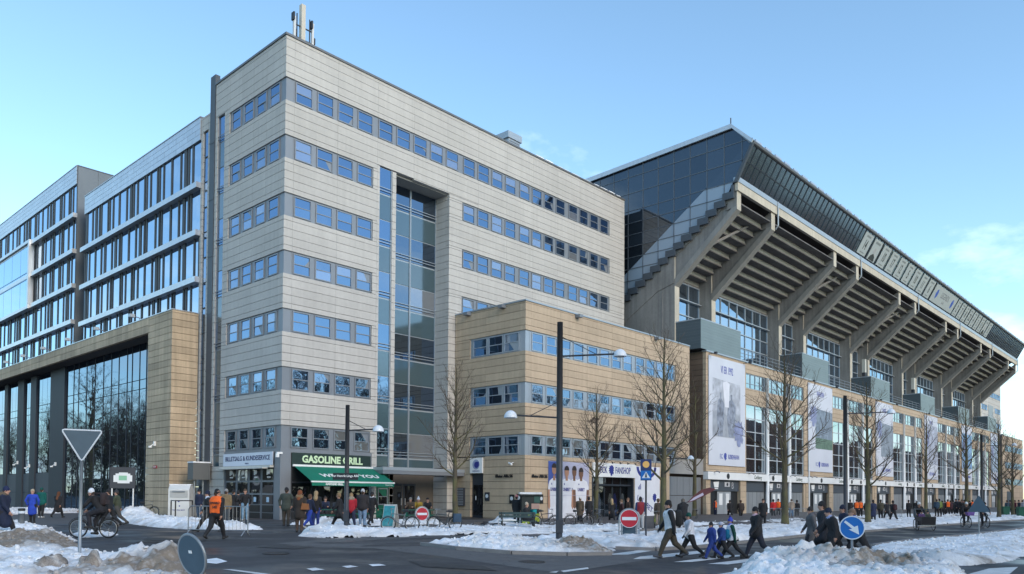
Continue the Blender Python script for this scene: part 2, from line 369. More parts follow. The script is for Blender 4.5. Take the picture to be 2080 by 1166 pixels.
def pxpoly(pp): return [tuple(gnd(*q)[:2]) for q in pp]
def patch(name, pp, mat, dz, kind='structure', step=.8, world=False):
    """thin flat sheet with a polygon outline, draped on the terrain"""
    P = pp if world else pxpoly(pp)
    mb = MB(); n = len(P); 
    import mathutils.geometry as mg
    dense = []
    for i in range(n):
        a = np.array(P[i]); b = np.array(P[(i+1) % n]); k = max(1, int(np.linalg.norm(b-a)/3.0))
        dense += [a+(b-a)*t/k for t in range(k)]
    tri = mg.tessellate_polygon([[Vector((q[0], q[1], 0)) for q in dense]])
    mb.add([(q[0], q[1], float(gz(q[0], q[1]))+dz) for q in dense], [tuple(t) for t in tri])
    o = mb.build(name, mat); 
    me = o.data
    for p in me.polygons:
        if p.normal.z < 0: p.flip()
    return tag(o, kind=kind)
patch('pavement', [(-300, 40), (-16.5, 40), (-14.5, -6), (-9, -12.2), (0, -15.2), (20, -18.0), (45, -19.2), (220, -19.5), (220, -5), (37, -5), (14, 0.5), (.5, .5), (.5, 40)][1:], PAVE, .004, world=True)
patch('salted_road', [(560, 1104), (700, 1094), (862, 1090), (1100, 1087), (1240, 1090), (1330, 1098), (1345, 1120), (1330, 1135), (1200, 1155), (1130, 1163), (1040, 1151), (900, 1131), (760, 1114), (640, 1112)], ASPHL, .004)
def marks():
    quads = [[(1232, 1127), (1306, 1117), (1338, 1117), (1275, 1127)], [(1286, 1136), (1300, 1131), (1432, 1118), (1428, 1124), (1330, 1135)], [(1368, 1142), (1478, 1128), (1530, 1127), (1405, 1142)], [(1437, 1146), (1540, 1133), (1590, 1134), (1478, 1147)],
             [(1452, 1168), (1500, 1160), (1560, 1160), (1500, 1168)], [(1965, 1167), (2010, 1155), (2068, 1152), (2050, 1167)], [(452, 1157), (470, 1157), (560, 1168), (530, 1168)], [(1115, 1163), (1135, 1160), (1130, 1164)], [(1139, 1160), (1194, 1153), (1196, 1156), (1145, 1163)]]
    for q in quads: tag(patch('road_marking', q, MARK, .008), kind='structure')
    for q in ([(622, 1156), (640, 1154), (660, 1158), (635, 1160)], [(694, 1151), (712, 1149), (728, 1152), (705, 1154)], [(748, 1147), (770, 1146), (785, 1149), (757, 1151)], [(418, 1137), (440, 1134), (462, 1141), (440, 1146), (420, 1144)]):
        patch('slush_patch', q, SNOW, .01)
marks()
KERB = M('granite_kerb', (.22, .21, .205), .8, var=.12, scale=3, fine=.1)
def kerb(pts):
    P = [gnd(*q) for q in pts]; mb = MB()
    for a, b in zip(P[:-1], P[1:]):
        e = (b-a)[:2]; n = np.array([-e[1], e[0]])/np.linalg.norm(e)*.09
        v = [(a[0]-n[0], a[1]-n[1]), (b[0]-n[0], b[1]-n[1]), (b[0]+n[0], b[1]+n[1]), (a[0]+n[0], a[1]+n[1])]
        mb.add([(q[0], q[1], float(gz(*q))-.05) for q in v]+[(q[0], q[1], float(gz(*q))+.11) for q in v], [(4, 5, 6, 7), (0, 1, 5, 4), (1, 2, 6, 5), (2, 3, 7, 6), (3, 0, 4, 7)])
    tag(mb.build('kerb', KERB), kind='structure')
kerb([(858, 1108), (930, 1117), (1040, 1126), (1150, 1129), (1240, 1128)]); kerb([(1250, 1116), (1330, 1119), (1420, 1113), (1560, 1098), (1640, 1089), (1810, 1077), (1900, 1069), (2080, 1057)])
kerb([(1775, 1110), (1850, 1099), (1950, 1090), (2082, 1074)]); kerb([(1300, 1079.5), (1450, 1071), (1560, 1064.5), (1700, 1058), (1850, 1053), (2080, 1047)])
def ico():
    p = (1+5**.5)/2; v = [(-1, p, 0), (1, p, 0), (-1, -p, 0), (1, -p, 0), (0, -1, p), (0, 1, p), (0, -1, -p), (0, 1, -p), (p, 0, -1), (p, 0, 1), (-p, 0, -1), (-p, 0, 1)]; n = (1+p*p)**.5
    return [tuple(c/n for c in q) for q in v], [(0, 11, 5), (0, 5, 1), (0, 1, 7), (0, 7, 10), (0, 10, 11), (1, 5, 9), (5, 11, 4), (11, 10, 2), (10, 7, 6), (7, 1, 8), (3, 9, 4), (3, 4, 2), (3, 2, 6), (3, 6, 8), (3, 8, 9), (4, 9, 5), (2, 4, 11), (6, 2, 10), (8, 6, 7), (9, 8, 1)]
ICO = ico()
def snow(pp, h, res, mat=SNOW, edge=.5, rough=1.0, heaps=(), seed=1, dmin=None, dirts=(), patchy=0.0, name='snow_bank', world=False):
    if dmin is None: dmin = .62 if mat is DIRTY else .0
    mat = SNOW
    """lumpy ploughed snow: height grows from the outline, broken by noise"""
    P = pp if world else pxpoly(pp)
    A = np.array(P); x0, y0 = A.min(0)-.2; x1, y1 = A.max(0)+.2
    xs = np.arange(x0, x1+res, res); ys = np.arange(y0, y1+res, res); gx, gy = np.meshgrid(xs, ys)
    wob = (vnoise(gx, gy, .7, seed)-.5)*.5+(vnoise(gx, gy, .25, seed+1)-.5)*.2
    d = edist(P, gx, gy); d = np.where(inpoly(P, gx, gy), d, -d)+wob*min(edge, .6)
    d = d-patchy*edge*5*np.clip(vnoise(gx, gy, 1.7, seed+40)*.65+vnoise(gx, gy, .5, seed+41)*.35-.5, 0, 1)
    prof = np.clip(d/edge, 0, 1); prof = prof*(2-prof)
    n = .55*vnoise(gx, gy, 1.1, seed+2)+.45*vnoise(gx, gy, .42, seed+3)+rough*.6*(vnoise(gx, gy, .23, seed+4)-.3)+rough*.5*(vnoise(gx, gy, .12, seed+5)-.3)
    z = prof*h*(.35+.75*n)
    for (hx, hy, hr, hh) in heaps:
        c = np.array([hx, hy]) if world else gnd(hx, hy)[:2]; q = np.clip(1-((gx-c[0])**2+(gy-c[1])**2)/hr**2, 0, 1)
        z += q**1.3*hh*(.6+.6*n)*np.clip(prof*1.5, 0, 1)
    z = np.where(d > 0, z+.012, -.05)
    keep = d > -res*1.5; idx = -np.ones(gx.shape, int); idx[keep] = np.arange(keep.sum())
    v = np.stack([gx, gy, gz(gx, gy)+z], -1)[keep]
    a, b, c, e = idx[:-1, :-1], idx[:-1, 1:], idx[1:, 1:], idx[1:, :-1]; ok = (a >= 0) & (b >= 0) & (c >= 0) & (e >= 0)
    f = np.stack([a, b, c, e], -1)[ok]
    me = bpy.data.meshes.new(name); me.from_pydata(v.tolist(), [], f.tolist()); me.materials.append(mat); me.polygons.foreach_set('use_smooth', [True]*len(me.polygons)); me.update()
    if not world:                        # loose chunks thrown up by the plough
        rnd = np.random.RandomState(seed+90); ins = np.argwhere((d > .08) & (prof > .15)); nch = min(600, int(len(ins)*res*res*11)); mb = MB()
        base = ICO[0]; fc = ICO[1]; chi = []
        for i in rnd.permutation(len(ins))[:nch]:
            j, k = ins[i]; chi.append(idx[j, k]); s = rnd.uniform(.018, .06)*(1.6 if rnd.rand() < .12 else 1); c = np.array([gx[j, k], gy[j, k], float(gz(gx[j, k], gy[j, k]))+z[j, k]+s*.25]); q = rnd.rand()*6.3; cs, sn = math.cos(q), math.sin(q)
            sq = rnd.uniform(.6, 1.3, 3); mb.add([c+s*rnd.uniform(.8, 1.2)*np.array([a*cs*sq[0]-b*sn*sq[1], a*sn*sq[0]+b*cs*sq[1], e*.75*sq[2]]) for a, b, e in base], fc)
        nv = len(v); v = np.concatenate([v, np.array(mb.v).reshape(-1, 3)]); allf = f.tolist()+[tuple(nv+i for i in t) for t in mb.f]
        bpy.data.meshes.remove(me); me = bpy.data.meshes.new(name); me.from_pydata(v.tolist(), [], allf); me.materials.append(mat)
        me.polygons.foreach_set('use_smooth', [True]*(len(f)+len(mb.f))); me.update()
    dirt = np.clip(dmin+(.75-prof[keep])*.5*vnoise(gx, gy, .8, seed+7)[keep]+1.6*np.clip(vnoise(gx, gy, .9, seed+8)*.6+vnoise(gx, gy, .3, seed+9)*.4-.56+dmin*.35, 0, 1)[keep], 0, 1)
    for (hx, hy, hr, am) in dirts:
        c = gnd(hx, hy)[:2]; q = np.exp(-((gx-c[0])**2+(gy-c[1])**2)/hr**2)[keep]; dirt = np.clip(dirt+am*q*(.35+1.0*vnoise(gx, gy, .35, seed+31)[keep]+.5*vnoise(gx, gy, .12, seed+32)[keep]), 0, 1)
    dd = np.zeros(len(me.vertices)); dd[:len(dirt)] = dirt; 
    if len(dd) > len(dirt): dd[len(dirt):] = np.repeat(dirt[np.array(chi)]*RS.uniform(.6, 1.2, len(chi)), 12)
    at_ = me.attributes.new('dirt', 'FLOAT', 'POINT'); at_.data.foreach_set('value', dd.astype(np.float32))
    return tag(ob(name, me), kind='stuff')
def snows():
    snow([(-80, 1127), (60, 1128), (130, 1127), (200, 1131), (260, 1134), (330, 1142), (390, 1155), (420, 1180), (420, 1260), (-100, 1290)], .22, .07, edge=.8, heaps=((330, 1166, 1.3, .22), (375, 1172, .9, .14)), seed=1, dirts=((335, 1180, 1.0, .8), (390, 1178, .6, .7), (250, 1176, .6, .5), (110, 1185, .5, .5), (180, 1185, .4, .5)), rough=1.4)
    snow([(-30, 1121), (60, 1122), (130, 1119), (158, 1112), (148, 1098), (120, 1085), (80, 1072), (40, 1064), (-30, 1064)], .25, .09, edge=.9, heaps=((60, 1106, 2.2, .14),), seed=2, dirts=((30, 1113, 1.6, .8), (90, 1110, 1.5, .8), (130, 1108, .8, .5)), rough=1.3)
    snow([(-30, 1040), (20, 1036), (60, 1036), (165, 1038), (160, 1042), (90, 1043), (-30, 1048)], .2, .15, edge=.6, seed=3)
    snow([(236, 1056), (262, 1064), (330, 1072), (420, 1077), (540, 1076), (470, 1068), (400, 1064), (335, 1056), (300, 1046), (250, 1044)], .3, .12, edge=.8, heaps=((280, 1052, 2.2, .3),), seed=4, dirts=((290, 1050, 1.6, .5),))
    snow([(150, 1083), (175, 1080), (240, 1083), (245, 1087), (180, 1092), (150, 1092)], .08, .1, edge=.5, seed=14)
    snow([(582, 1085), (620, 1091), (700, 1094), (790, 1092), (860, 1088), (1000, 1087), (1100, 1084), (1300, 1079), (1315, 1070), (1200, 1066), (1080, 1066), (1000, 1068), (900, 1069), (860, 1073), (800, 1075), (700, 1077), (650, 1080)], .15, .11, edge=.7, patchy=.9, heaps=((700, 1085, 2.0, .12), (670, 1084, 1.5, .12)), seed=5)
    snow([(585, 1066), (640, 1066), (700, 1069), (790, 1068), (900, 1067), (900, 1060), (790, 1060), (700, 1060), (600, 1061)], .15, .12, edge=.5, patchy=.8, heaps=((665, 1064, 1.0, .2), (850, 1062, 1.2, .12)), seed=6)
    snow([(985, 1065), (1010, 1062), (1070, 1062), (1080, 1067), (1020, 1069)], .45, .1, edge=.8, seed=16)
    snow([(858, 1106), (930, 1115), (1040, 1124), (1150, 1127), (1240, 1126), (1252, 1118), (1210, 1111), (1130, 1105), (1050, 1099), (1000, 1098), (930, 1103)], .19, .07, edge=.7, heaps=((1010, 1108, 1.6, .12), (1160, 1116, 1.2, .16)), seed=7, dirts=((1170, 1120, 1.3, .7), (1210, 1121, .8, .5)), rough=1.4)
    snow([(1080, 1097), (1140, 1090), (1200, 1089), (1300, 1086), (1330, 1082), (1450, 1074), (1560, 1067), (1700, 1061), (1850, 1055), (2085, 1049), (2085, 1055), (1900, 1067), (1810, 1075), (1640, 1087), (1560, 1096), (1430, 1110), (1330, 1117), (1245, 1113), (1180, 1104)], .2, .1, edge=.6, patchy=.7, rough=1.2, heaps=((1390, 1100, 2.4, .2), (1450, 1096, 2.0, .2)), seed=8, dirts=((1400, 1100, 1.5, .4), (1300, 1110, 1.2, .35)))
    snow([(1440, 1056), (1540, 1053), (1640, 1051), (1800, 1047.5), (2082, 1041.5), (2082, 1045), (1850, 1051), (1650, 1060), (1500, 1066.5), (1330, 1074), (1330, 1067), (1420, 1062)], .2, .16, edge=.7, patchy=.9, rough=1.1, seed=9)
    snow([(1490, 1166), (1512, 1153), (1560, 1140), (1640, 1136), (1700, 1137), (1770, 1138), (1850, 1148), (1930, 1160), (1975, 1172), (1960, 1230), (1480, 1230)], .3, .06, edge=.8, rough=1.5, heaps=((1590, 1152, 1.7, .2), (1680, 1160, 1.5, .12), (1790, 1164, 1.4, .14)), seed=10, dirts=((1680, 1160, .7, .5), (1800, 1168, 1.1, .75), (1740, 1176, .9, .6), (1880, 1160, .8, .5), (1610, 1160, .6, .3)))
    snow([(1768, 1110), (1850, 1100), (1950, 1091), (2086, 1075), (2086, 1128), (2056, 1138), (1990, 1148), (1910, 1150), (1850, 1142), (1790, 1130)], .16, .09, edge=.8, rough=.5, heaps=((1900, 1143, 1.6, .22), (1980, 1140, 1.5, .15)), seed=12, dirts=((1870, 1140, 1.0, .5), (2000, 1146, 1.0, .3)))
    # snowy park lawn behind the viewer, seen only in the windows
    snow([(-140, -62), (150, -60), (150, -130), (-140, -130)], .15, 1.6, edge=3, seed=13, world=True, name='park_snow')
snows()
def clump(px, py, r, h, i):
    g = gnd(px, py); v = []; f = []; nu, nv = 26, 14; v.append((0, 0, h))
    for a in range(1, nv+1):
        for b in range(nu):
            th = math.pi/2*a/nv*1.2; ph = 2*math.pi*b/nu; x, y, z = math.sin(th)*math.cos(ph), math.sin(th)*math.sin(ph), math.cos(th)
            A = np.array([x*1.3+z+i*3.0]); B = np.array([y*1.3-z*.7+7.0]); rr = .72+.5*float(vnoise(A, B, .55, 60+i)[0])+.22*float(vnoise(A, B, .2, 70+i)[0])
            v.append((r*x*rr, r*y*rr, h*z*rr))
    for b in range(nu): f.append((0, 1+b, 1+(b+1) % nu))
    for a in range(nv-1):
        for b in range(nu): f.append((1+a*nu+b, 1+(a+1)*nu+b, 1+(a+1)*nu+(b+1) % nu, 1+a*nu+(b+1) % nu))
    mb = MB(); mb.add(v, f); return mb.build('dirty_snow_clump', M('muddy_snow', (.25, .215, .185), .95, var=.5, scale=5, fine=.35, bump=1.0, col2=(.42, .40, .38)), None, tuple(g), smooth=True)
tag(clump(103, 1172, .27, .40, 0), 'rounded muddy brown snow clump left of the yield sign post', 'snow clump'); tag(clump(181, 1174, .23, .46, 1), 'muddy brown snow clump touching the yield sign post', 'snow clump')

def manholes():
    for (px, py, r, lab) in ((560, 1125, .33, 'round iron manhole cover in the dark road before the grill'), (1080, 1142, .33, 'round iron manhole cover in the salted road'), (300, 1102, .3, 'round iron manhole cover near the left snow bank')):
        g = gnd(px, py); t = thing('manhole_cover', lab, 'manhole cover', (g[0], g[1], g[2]+.004)); MB().disc((0, 0, .004), r, 2, .012, 28).build('lid', M('cast_iron', (.028, .027, .028), .55, .5, var=.2, scale=20), t); MB().ring((0, 0, .008), r+.03, .012, 2, 28, 5).build('frame', M('iron_rim', (.06, .058, .058), .6, .4), t)
    for pp in ([(830, 1140), (980, 1150), (1010, 1160), (860, 1152)], [(560, 1108), (640, 1111), (600, 1116), (520, 1112)], [(300, 1092), (420, 1098), (400, 1103), (290, 1097)]): patch('road_patch', pp, M('tar_patch', (.022, .0215, .023), .55, var=.15, scale=3), .012)
manholes()
# ------------------------------------------------------------------ grey panel office block
ZT = [5.794+3.6*k for k in range(7)]; BH = 1.435; JZ = 28.76; JP = 3.6/7
def zc(a, b): return cuts(a, b, JZ, JP)
def main_block():
    root = thing('office_building', 'tall pale grey panel-clad office block with green grill shop at its corner', 'building', (0, 0, 0))
    wm = MB(); wm.box(.3, 8.75, .3, 9.0, -.6, 30); wm.box(8.75, 14.09, 1.66, 9.0, -.6, 24.0); wm.box(8.75, 14.09, .3, 9.0, 24.06, 30); wm.box(14.09, 36.6, .3, 9.0, -.6, 30)
    wall = wm.build('wall', JOINT, root)
    P = Panels(root, wall, PAN)
    hr = [(0, 34.25, ZT[6]-BH, ZT[6])]+[(0, 6.75, ZT[k]-BH, ZT[k]) for k in range(6)]+[(15.13, 34.25, ZT[k]-BH, ZT[k]) for k in (3, 4, 5)]
    hr += [(7.31, 8.41, -1, 24.1), (8.75, 13.79, -1, 24.05), (0, 6.9, -1, 4.36), (14.5, 36.7, -1, 14.7)]
    P.face(1, 0, 0, 36.66, -.5, 30, hr, cuts(0, 36.66, .62, 3.24), zc(-.5, 30))
    hl = [(0, 7.05, ZT[k]-BH, ZT[k]) for k in range(7)]+[(7.73, 8.71, 3.4, 27.65), (0, 7.05, -1, 4.36)]
    P.face(0, 0, .302, 9.03, -.5, 30, hl, cuts(.302, 9.03, .62, 1.6), zc(-.5, 30))
    P.face(0, 13.79, .302, 1.6, 3.5, 24.0, [], [.302, 1.6], zc(3.5, 24.0))
    P.face(0, 13.79, .302, 1.6, -.5, 2.9, [], [.302, 1.6], zc(-.5, 2.9))
    P.finish()
    MB().box(8.75, 13.79, .302, 1.66, 23.98, 24.055).build('soffit', M('soffit_grey', (.30, .29, .275), .8, var=.08, scale=.6), root)
    cp = MB(); cp.box(-.07, 36.7, -.07, .35, 30.0, 30.14); cp.box(-.07, .35, .352, 9.06, 30.0, 30.14); cp.build('parapet_cap', CAPM, root)
    MB().box(.35, 36.6, .36, 8.9, 30.0, 30.03).build('roof', M('roof_felt', (.12, .12, .12), .9), root)
    # window bands
    for k in range(7):
        z0, z1 = ZT[k]-BH, ZT[k]
        b = MB(); b.box(.09, 34.25 if k == 6 else 6.75, .09, .3, z0, z1); b.box(.09, .3, .302, 7.05, z0, z1)
        if 3 <= k < 6: b.box(15.13, 34.25, .09, .3, z0, z1)
        for x in (.66,): b.box(x-.02, x+.02, .07, .09, z0, z1); b.box(.07, .09, x-.02, x+.02, z0, z1)
        b.build('window_band', GREYM, root)
        xs = [.73+1.58*i for i in range(4)]
        if k == 6: xs += [7.2+1.57*i for i in range(5)]
        if k >= 3: xs += [g+1.56*i for g in (15.25, 21.66, 28.12) for i in range(4)]
        for x in xs: window(root, x, .03, z0+.07, 1.24, BH-.14)
        for y in (.72, 2.33, 3.95, 5.57): window(root, .03, y, z0+.07, 1.22, BH-.14, axis=0)
    # glazed stair strips and recess curtain wall
    def strip(axis, u0, u1, top, n, dep, zmin):
        mull = MB()
        for k in range(n):
            t = top-3.6*k
            for (a, b, gm, nm) in ((t-1.78, t-.05, GLS if dep < 1 else GLR, 'pane'), (t-3.58, t-1.9, SPAN, 'spandrel_panel')):
                a = max(a, zmin)
                if b-a < .3: continue
                if axis == 1: pbox(nm, root, gm, u0+.05, u1-.05, dep, dep+.03, a, b)
                else: pbox(nm, root, gm, dep, dep+.03, u0+.05, u1-.05, a, b)
            if t-1.9 > zmin:
                for zz in (t-1.62, t-1.42):
                    if axis == 1: mull.box(u0, u1, dep-.1, dep-.065, zz, zz+.04)
                    else: mull.box(dep-.1, dep-.065, u0, u1, zz, zz+.04)
        if axis == 1: mull.box(u0, u1, dep+.035, dep+.1, zmin, top)
        else: mull.box(dep+.035, dep+.1, u0, u1, zmin, top)
        for e in (u0, u1-.05):
            if axis == 1: mull.box(e, e+.05, dep-.06, dep+.035, zmin, top)
            else: mull.box(dep-.06, dep+.035, e, e+.05, zmin, top)
        mull.build('mullions', GREYL if axis == 1 else GREYM, root)
    strip(1, 7.31, 8.41, 24.1, 7, .12, 3.5)
    strip(0, 7.73, 8.71, 27.65, 7, .12, 3.4)
    strip(1, 8.77, 11.27, 24.0, 6, 1.5, 3.5); strip(1, 11.29, 13.78, 24.0, 6, 1.5, 3.5)
    # entrance under the canopy
    e = MB(); e.box(8.77, 13.78, 1.5, 1.62, -.4, 3.5); e.build('entrance_wall', M('entrance_brown', (.10, .085, .07), .7, var=.1), root)
    for x in (9.6, 10.85):
        d = MB(); d.box(x, x+1.15, 1.44, 1.5, -.2, 2.35); dd = d.build('door', DARKM, root)
        pbox('pane', dd, GLD, x+.12, x+1.03, 1.41, 1.44, .2, 2.2); pbox('handle', dd, SILV, x+(1.0 if x < 10 else .08), x+(1.05 if x < 10 else .13), 1.34, 1.41, .8, 1.3)
    cn = MB(); cn.box(6.95, 14.47, -1.15, .0, 2.95, 3.2, 1); cn.box(6.93, 14.48, -1.17, -.002, 3.2, 3.42, 0); cn.build('entrance_canopy', [GREYL, GREYM], root)
    # shop fronts
    f = MB(); f.box(.03, .77, .03, .3, -.5, 4.36); f.box(.03, .3, .302, .7, -.5, 4.36); f.box(.77, 6.9, .02, .3, 4.12, 4.36); f.box(.02, .3, .7, 7.05, 4.16, 4.36)
    f.box(6.72, 6.9, .03, .3, -.5, 4.12); f.box(.03, .3, 6.95, 7.05, -.5, 4.16)
    f.build('shop_frame', GREYM, root)
    BR = M('warm_interior_glass', (.05, .035, .02), .25)
    for i in range(4):
        x = .82+1.48*i
        o = MB().box(x, x+1.44, .1, .2, -.4, 3.3).build('shop_window', DARKM, root)
        for (a, b) in ((2.35, 3.2), (.55, 2.25)): pbox('pane', o, GLD, x+.07, x+1.37, .07, .1, a, b)
        pbox('kick_panel', o, BLACK, x+.07, x+1.37, .075, .1, -.1, .45)
    for i in range(4):
        y = .78+1.56*i
        o = MB().box(.1, .2, y, y+1.5, -.4, 3.35).build('ticket_door', GREYM, root)
        for (a, b, gm) in ((2.42, 3.25, GLD), (1.62, 2.3, GLD), (.92, 1.5, GLD), (.42, .85, BLACK), (-.05, .36, BLACK)):
            pbox('pane' if gm is GLD else 'lower_panel', o, gm, .06, .1, y+.13, y+1.37, a, b)
        lo = MB(); lo.disc((.045, y+.6, 2.93), .14, 0, .02, 16); lo.box(.04, .055, y+.4, y+.8, 2.58, 2.64); lo.box(.04, .055, y+.72, y+.84, 2.75, 3.08); lo.build('door_emblem', WHITE, o)
        MB().box(.045, .058, y+.55, y+.83, 1.05, 1.36).build('window_notice', M('notice_blue', (.45, .6, .75), .6), o)
    g = MB().box(7.36, 8.38, .05, .18, -.4, 2.95).build('kiosk_front', M('green_paint', (.0, .10, .055), .5), root)
    window(root, 7.45, .0, .85, .85, 1.15, gm=GLD)
    MB().box(8.43, 8.74, .0, .3, -.5, 3.3).build('pilaster', PAN, root)
    # small wall lamp/camera and roof plant
    c = MB(); c.box(-.25, .1, -.1, .05, 4.0, 4.12); c.disc((-.22, -.05, 3.9), .11, 2, .22, 14); c.build('security_camera', WHITE, root)
    return root
main_block()
def shop_signs():
    t = thing('shop_sign', 'black shop sign reading GASOLINE GRILL over the green awning', 'sign', (3.77, -.06, 3.33))
    MB().box(-3.0, 3.0, 0, .05, 0, .8).build('sign_board', M('sign_green_black', (.012, .03, .026), .5), t)
    lettering(t, 'GASOLINE GRILL', .62, M('letter_mint', (.62, .78, .5), .5), (0, -.012, .4), bold=.022, sx=.98, ext=.02)
    t = thing('shop_sign', 'white sign reading BILLETSALG & KUNDESERVICE over the ticket doors', 'sign', (-.06, 3.9, 3.36))
    MB().box(0, .05, -3.12, 3.12, 0, .82).build('sign_board', M('sign_white', (.62, .66, .74), .5), t)
    lettering(t, 'BILLETSALG & KUNDESERVICE', .42, M('letter_navy', (.02, .025, .10), .5), (-.006, 0, .46), FACE_L, bold=.008, sx=1.0)
    lettering(t, 'PARKEN', .12, MATS['letter_navy'], (-.006, 0, .14), FACE_L)
    t = thing('awning', 'green canvas awning with white lettering over the grill shop front', 'awning', (.95, -.06, 3.3))
    G = M('awning_green', (.0, .16, .10), .75, var=.08, scale=2)
    MB().prism([(0, -.0), (0, -.03), (-1.95, -.99), (-1.95, -.95)], 0, 0, 6.25).build('canvas', G, t)
    MB().box(0, 6.25, -1.97, -1.95, -1.22, -1.02).build('valance', G, t)
    b = MB(); b.box(-.05, 6.3, -1.99, -1.93, -1.02, -.93); b.box(-.12, 6.4, -.06, .04, -.02, .1); b.build('cassette_bar', WHITE, t)
    sl = math.atan2(.95, 1.95)
    lettering(t, 'WE GOT YOU', .62, WHITE, (3.35, -1.22, -.575), (sl, 0, 0), bold=.02, sx=1.12)
    lettering(t, 'GASOLINE GRILL', .17, WHITE, (1.6, -1.978, -1.12), bold=.008)
    lettering(t, 'Coca-Cola', .14, WHITE, (5.8, -1.978, -1.12), shear=.3)
    t = thing('awning_cassette', 'closed white awning cassette above the ticket office doors', 'awning', (-.1, .75, 3.2))
    a = MB(); a.box(-.16, .1, 0, 6.4, 0, .13); a.box(-.5, -.1, .3, 6.2, -.07, -.01); a.build('cassette', M('aged_white', (.55, .54, .5), .6), t)
shop_signs()
def roof_things():
    t = thing('phone_mast', 'pale mobile phone mast with side antennas on the grey block roof', 'antenna', (2.1, 1.6, 30.0))
    PB = M('mast_beige', (.55, .5, .42), .6)
    MB().box(-.15, .15, -.15, .15, 0, 3.5).build('mast', PB, t)
    for x, z in ((-.6, 0), (.75, .1)):
        a = MB(); a.box(x-.07, x+.07, -.1, .07, z+.3, z+2.5); a.build('antenna_panel', M('antenna_white', (.6, .6, .6), .5), t)
        a = MB(); a.path([(x+.2*(1 if x < 0 else -1), 0, -.02), (x+.2*(1 if x < 0 else -1), 0, 2.8)], .04, 6); a.box(min(x, 0), max(x, 0), -.03, .03, 2.0, 2.07); a.box(min(x, 0), max(x, 0), -.03, .03, 1.2, 1.27)
        a.box(x-.16, x-.06, -.2, .1, 2.2, 2.7); a.box(x+.05, x+.22, -.05, .1, 1.3, 1.7); a.build('bracket', DARKM, t)
    t = thing('roof_vent', 'small grey ventilation box on the grey block roof edge', 'vent', (22.0, 1.6, 30.0))
    v = MB(); v.box(-.7, .7, -.6, .6, 0, 1.2); v.box(-.85, .85, -.7, .7, 1.2, 1.75); v.build('housing', GREYL, t)
    for i in range(5): MB().box(-.6, .6, -.63, -.6, .15+.2*i, .25+.2*i).build('louvre', GREYM, t)
    rnd = np.random.RandomState(3); s = MB()
    x = 23.5
    while x < 36.4:
        w = rnd.uniform(.6, 1.6); h = rnd.uniform(.03, .12); w = min(w, 36.6-x)
        s.prism([(x, 30.14), (x+w, 30.14), (x+w*.9, 30.14+h*.8), (x+w*.5, 30.14+h), (x+w*.1, 30.14+h*.7)], 1, -.06, .3); x += w*rnd.uniform(.9, 1.6)
    tag(s.build('roof_snow', SNOWM), 'thin rim of snow left along the grey block parapet', 'snow', kind='stuff')
SNOWM = M('clean_snow', (.80, .82, .86), .8, var=.05, scale=1.2, fine=.04, bump=.35, spec=.3)
roof_things()
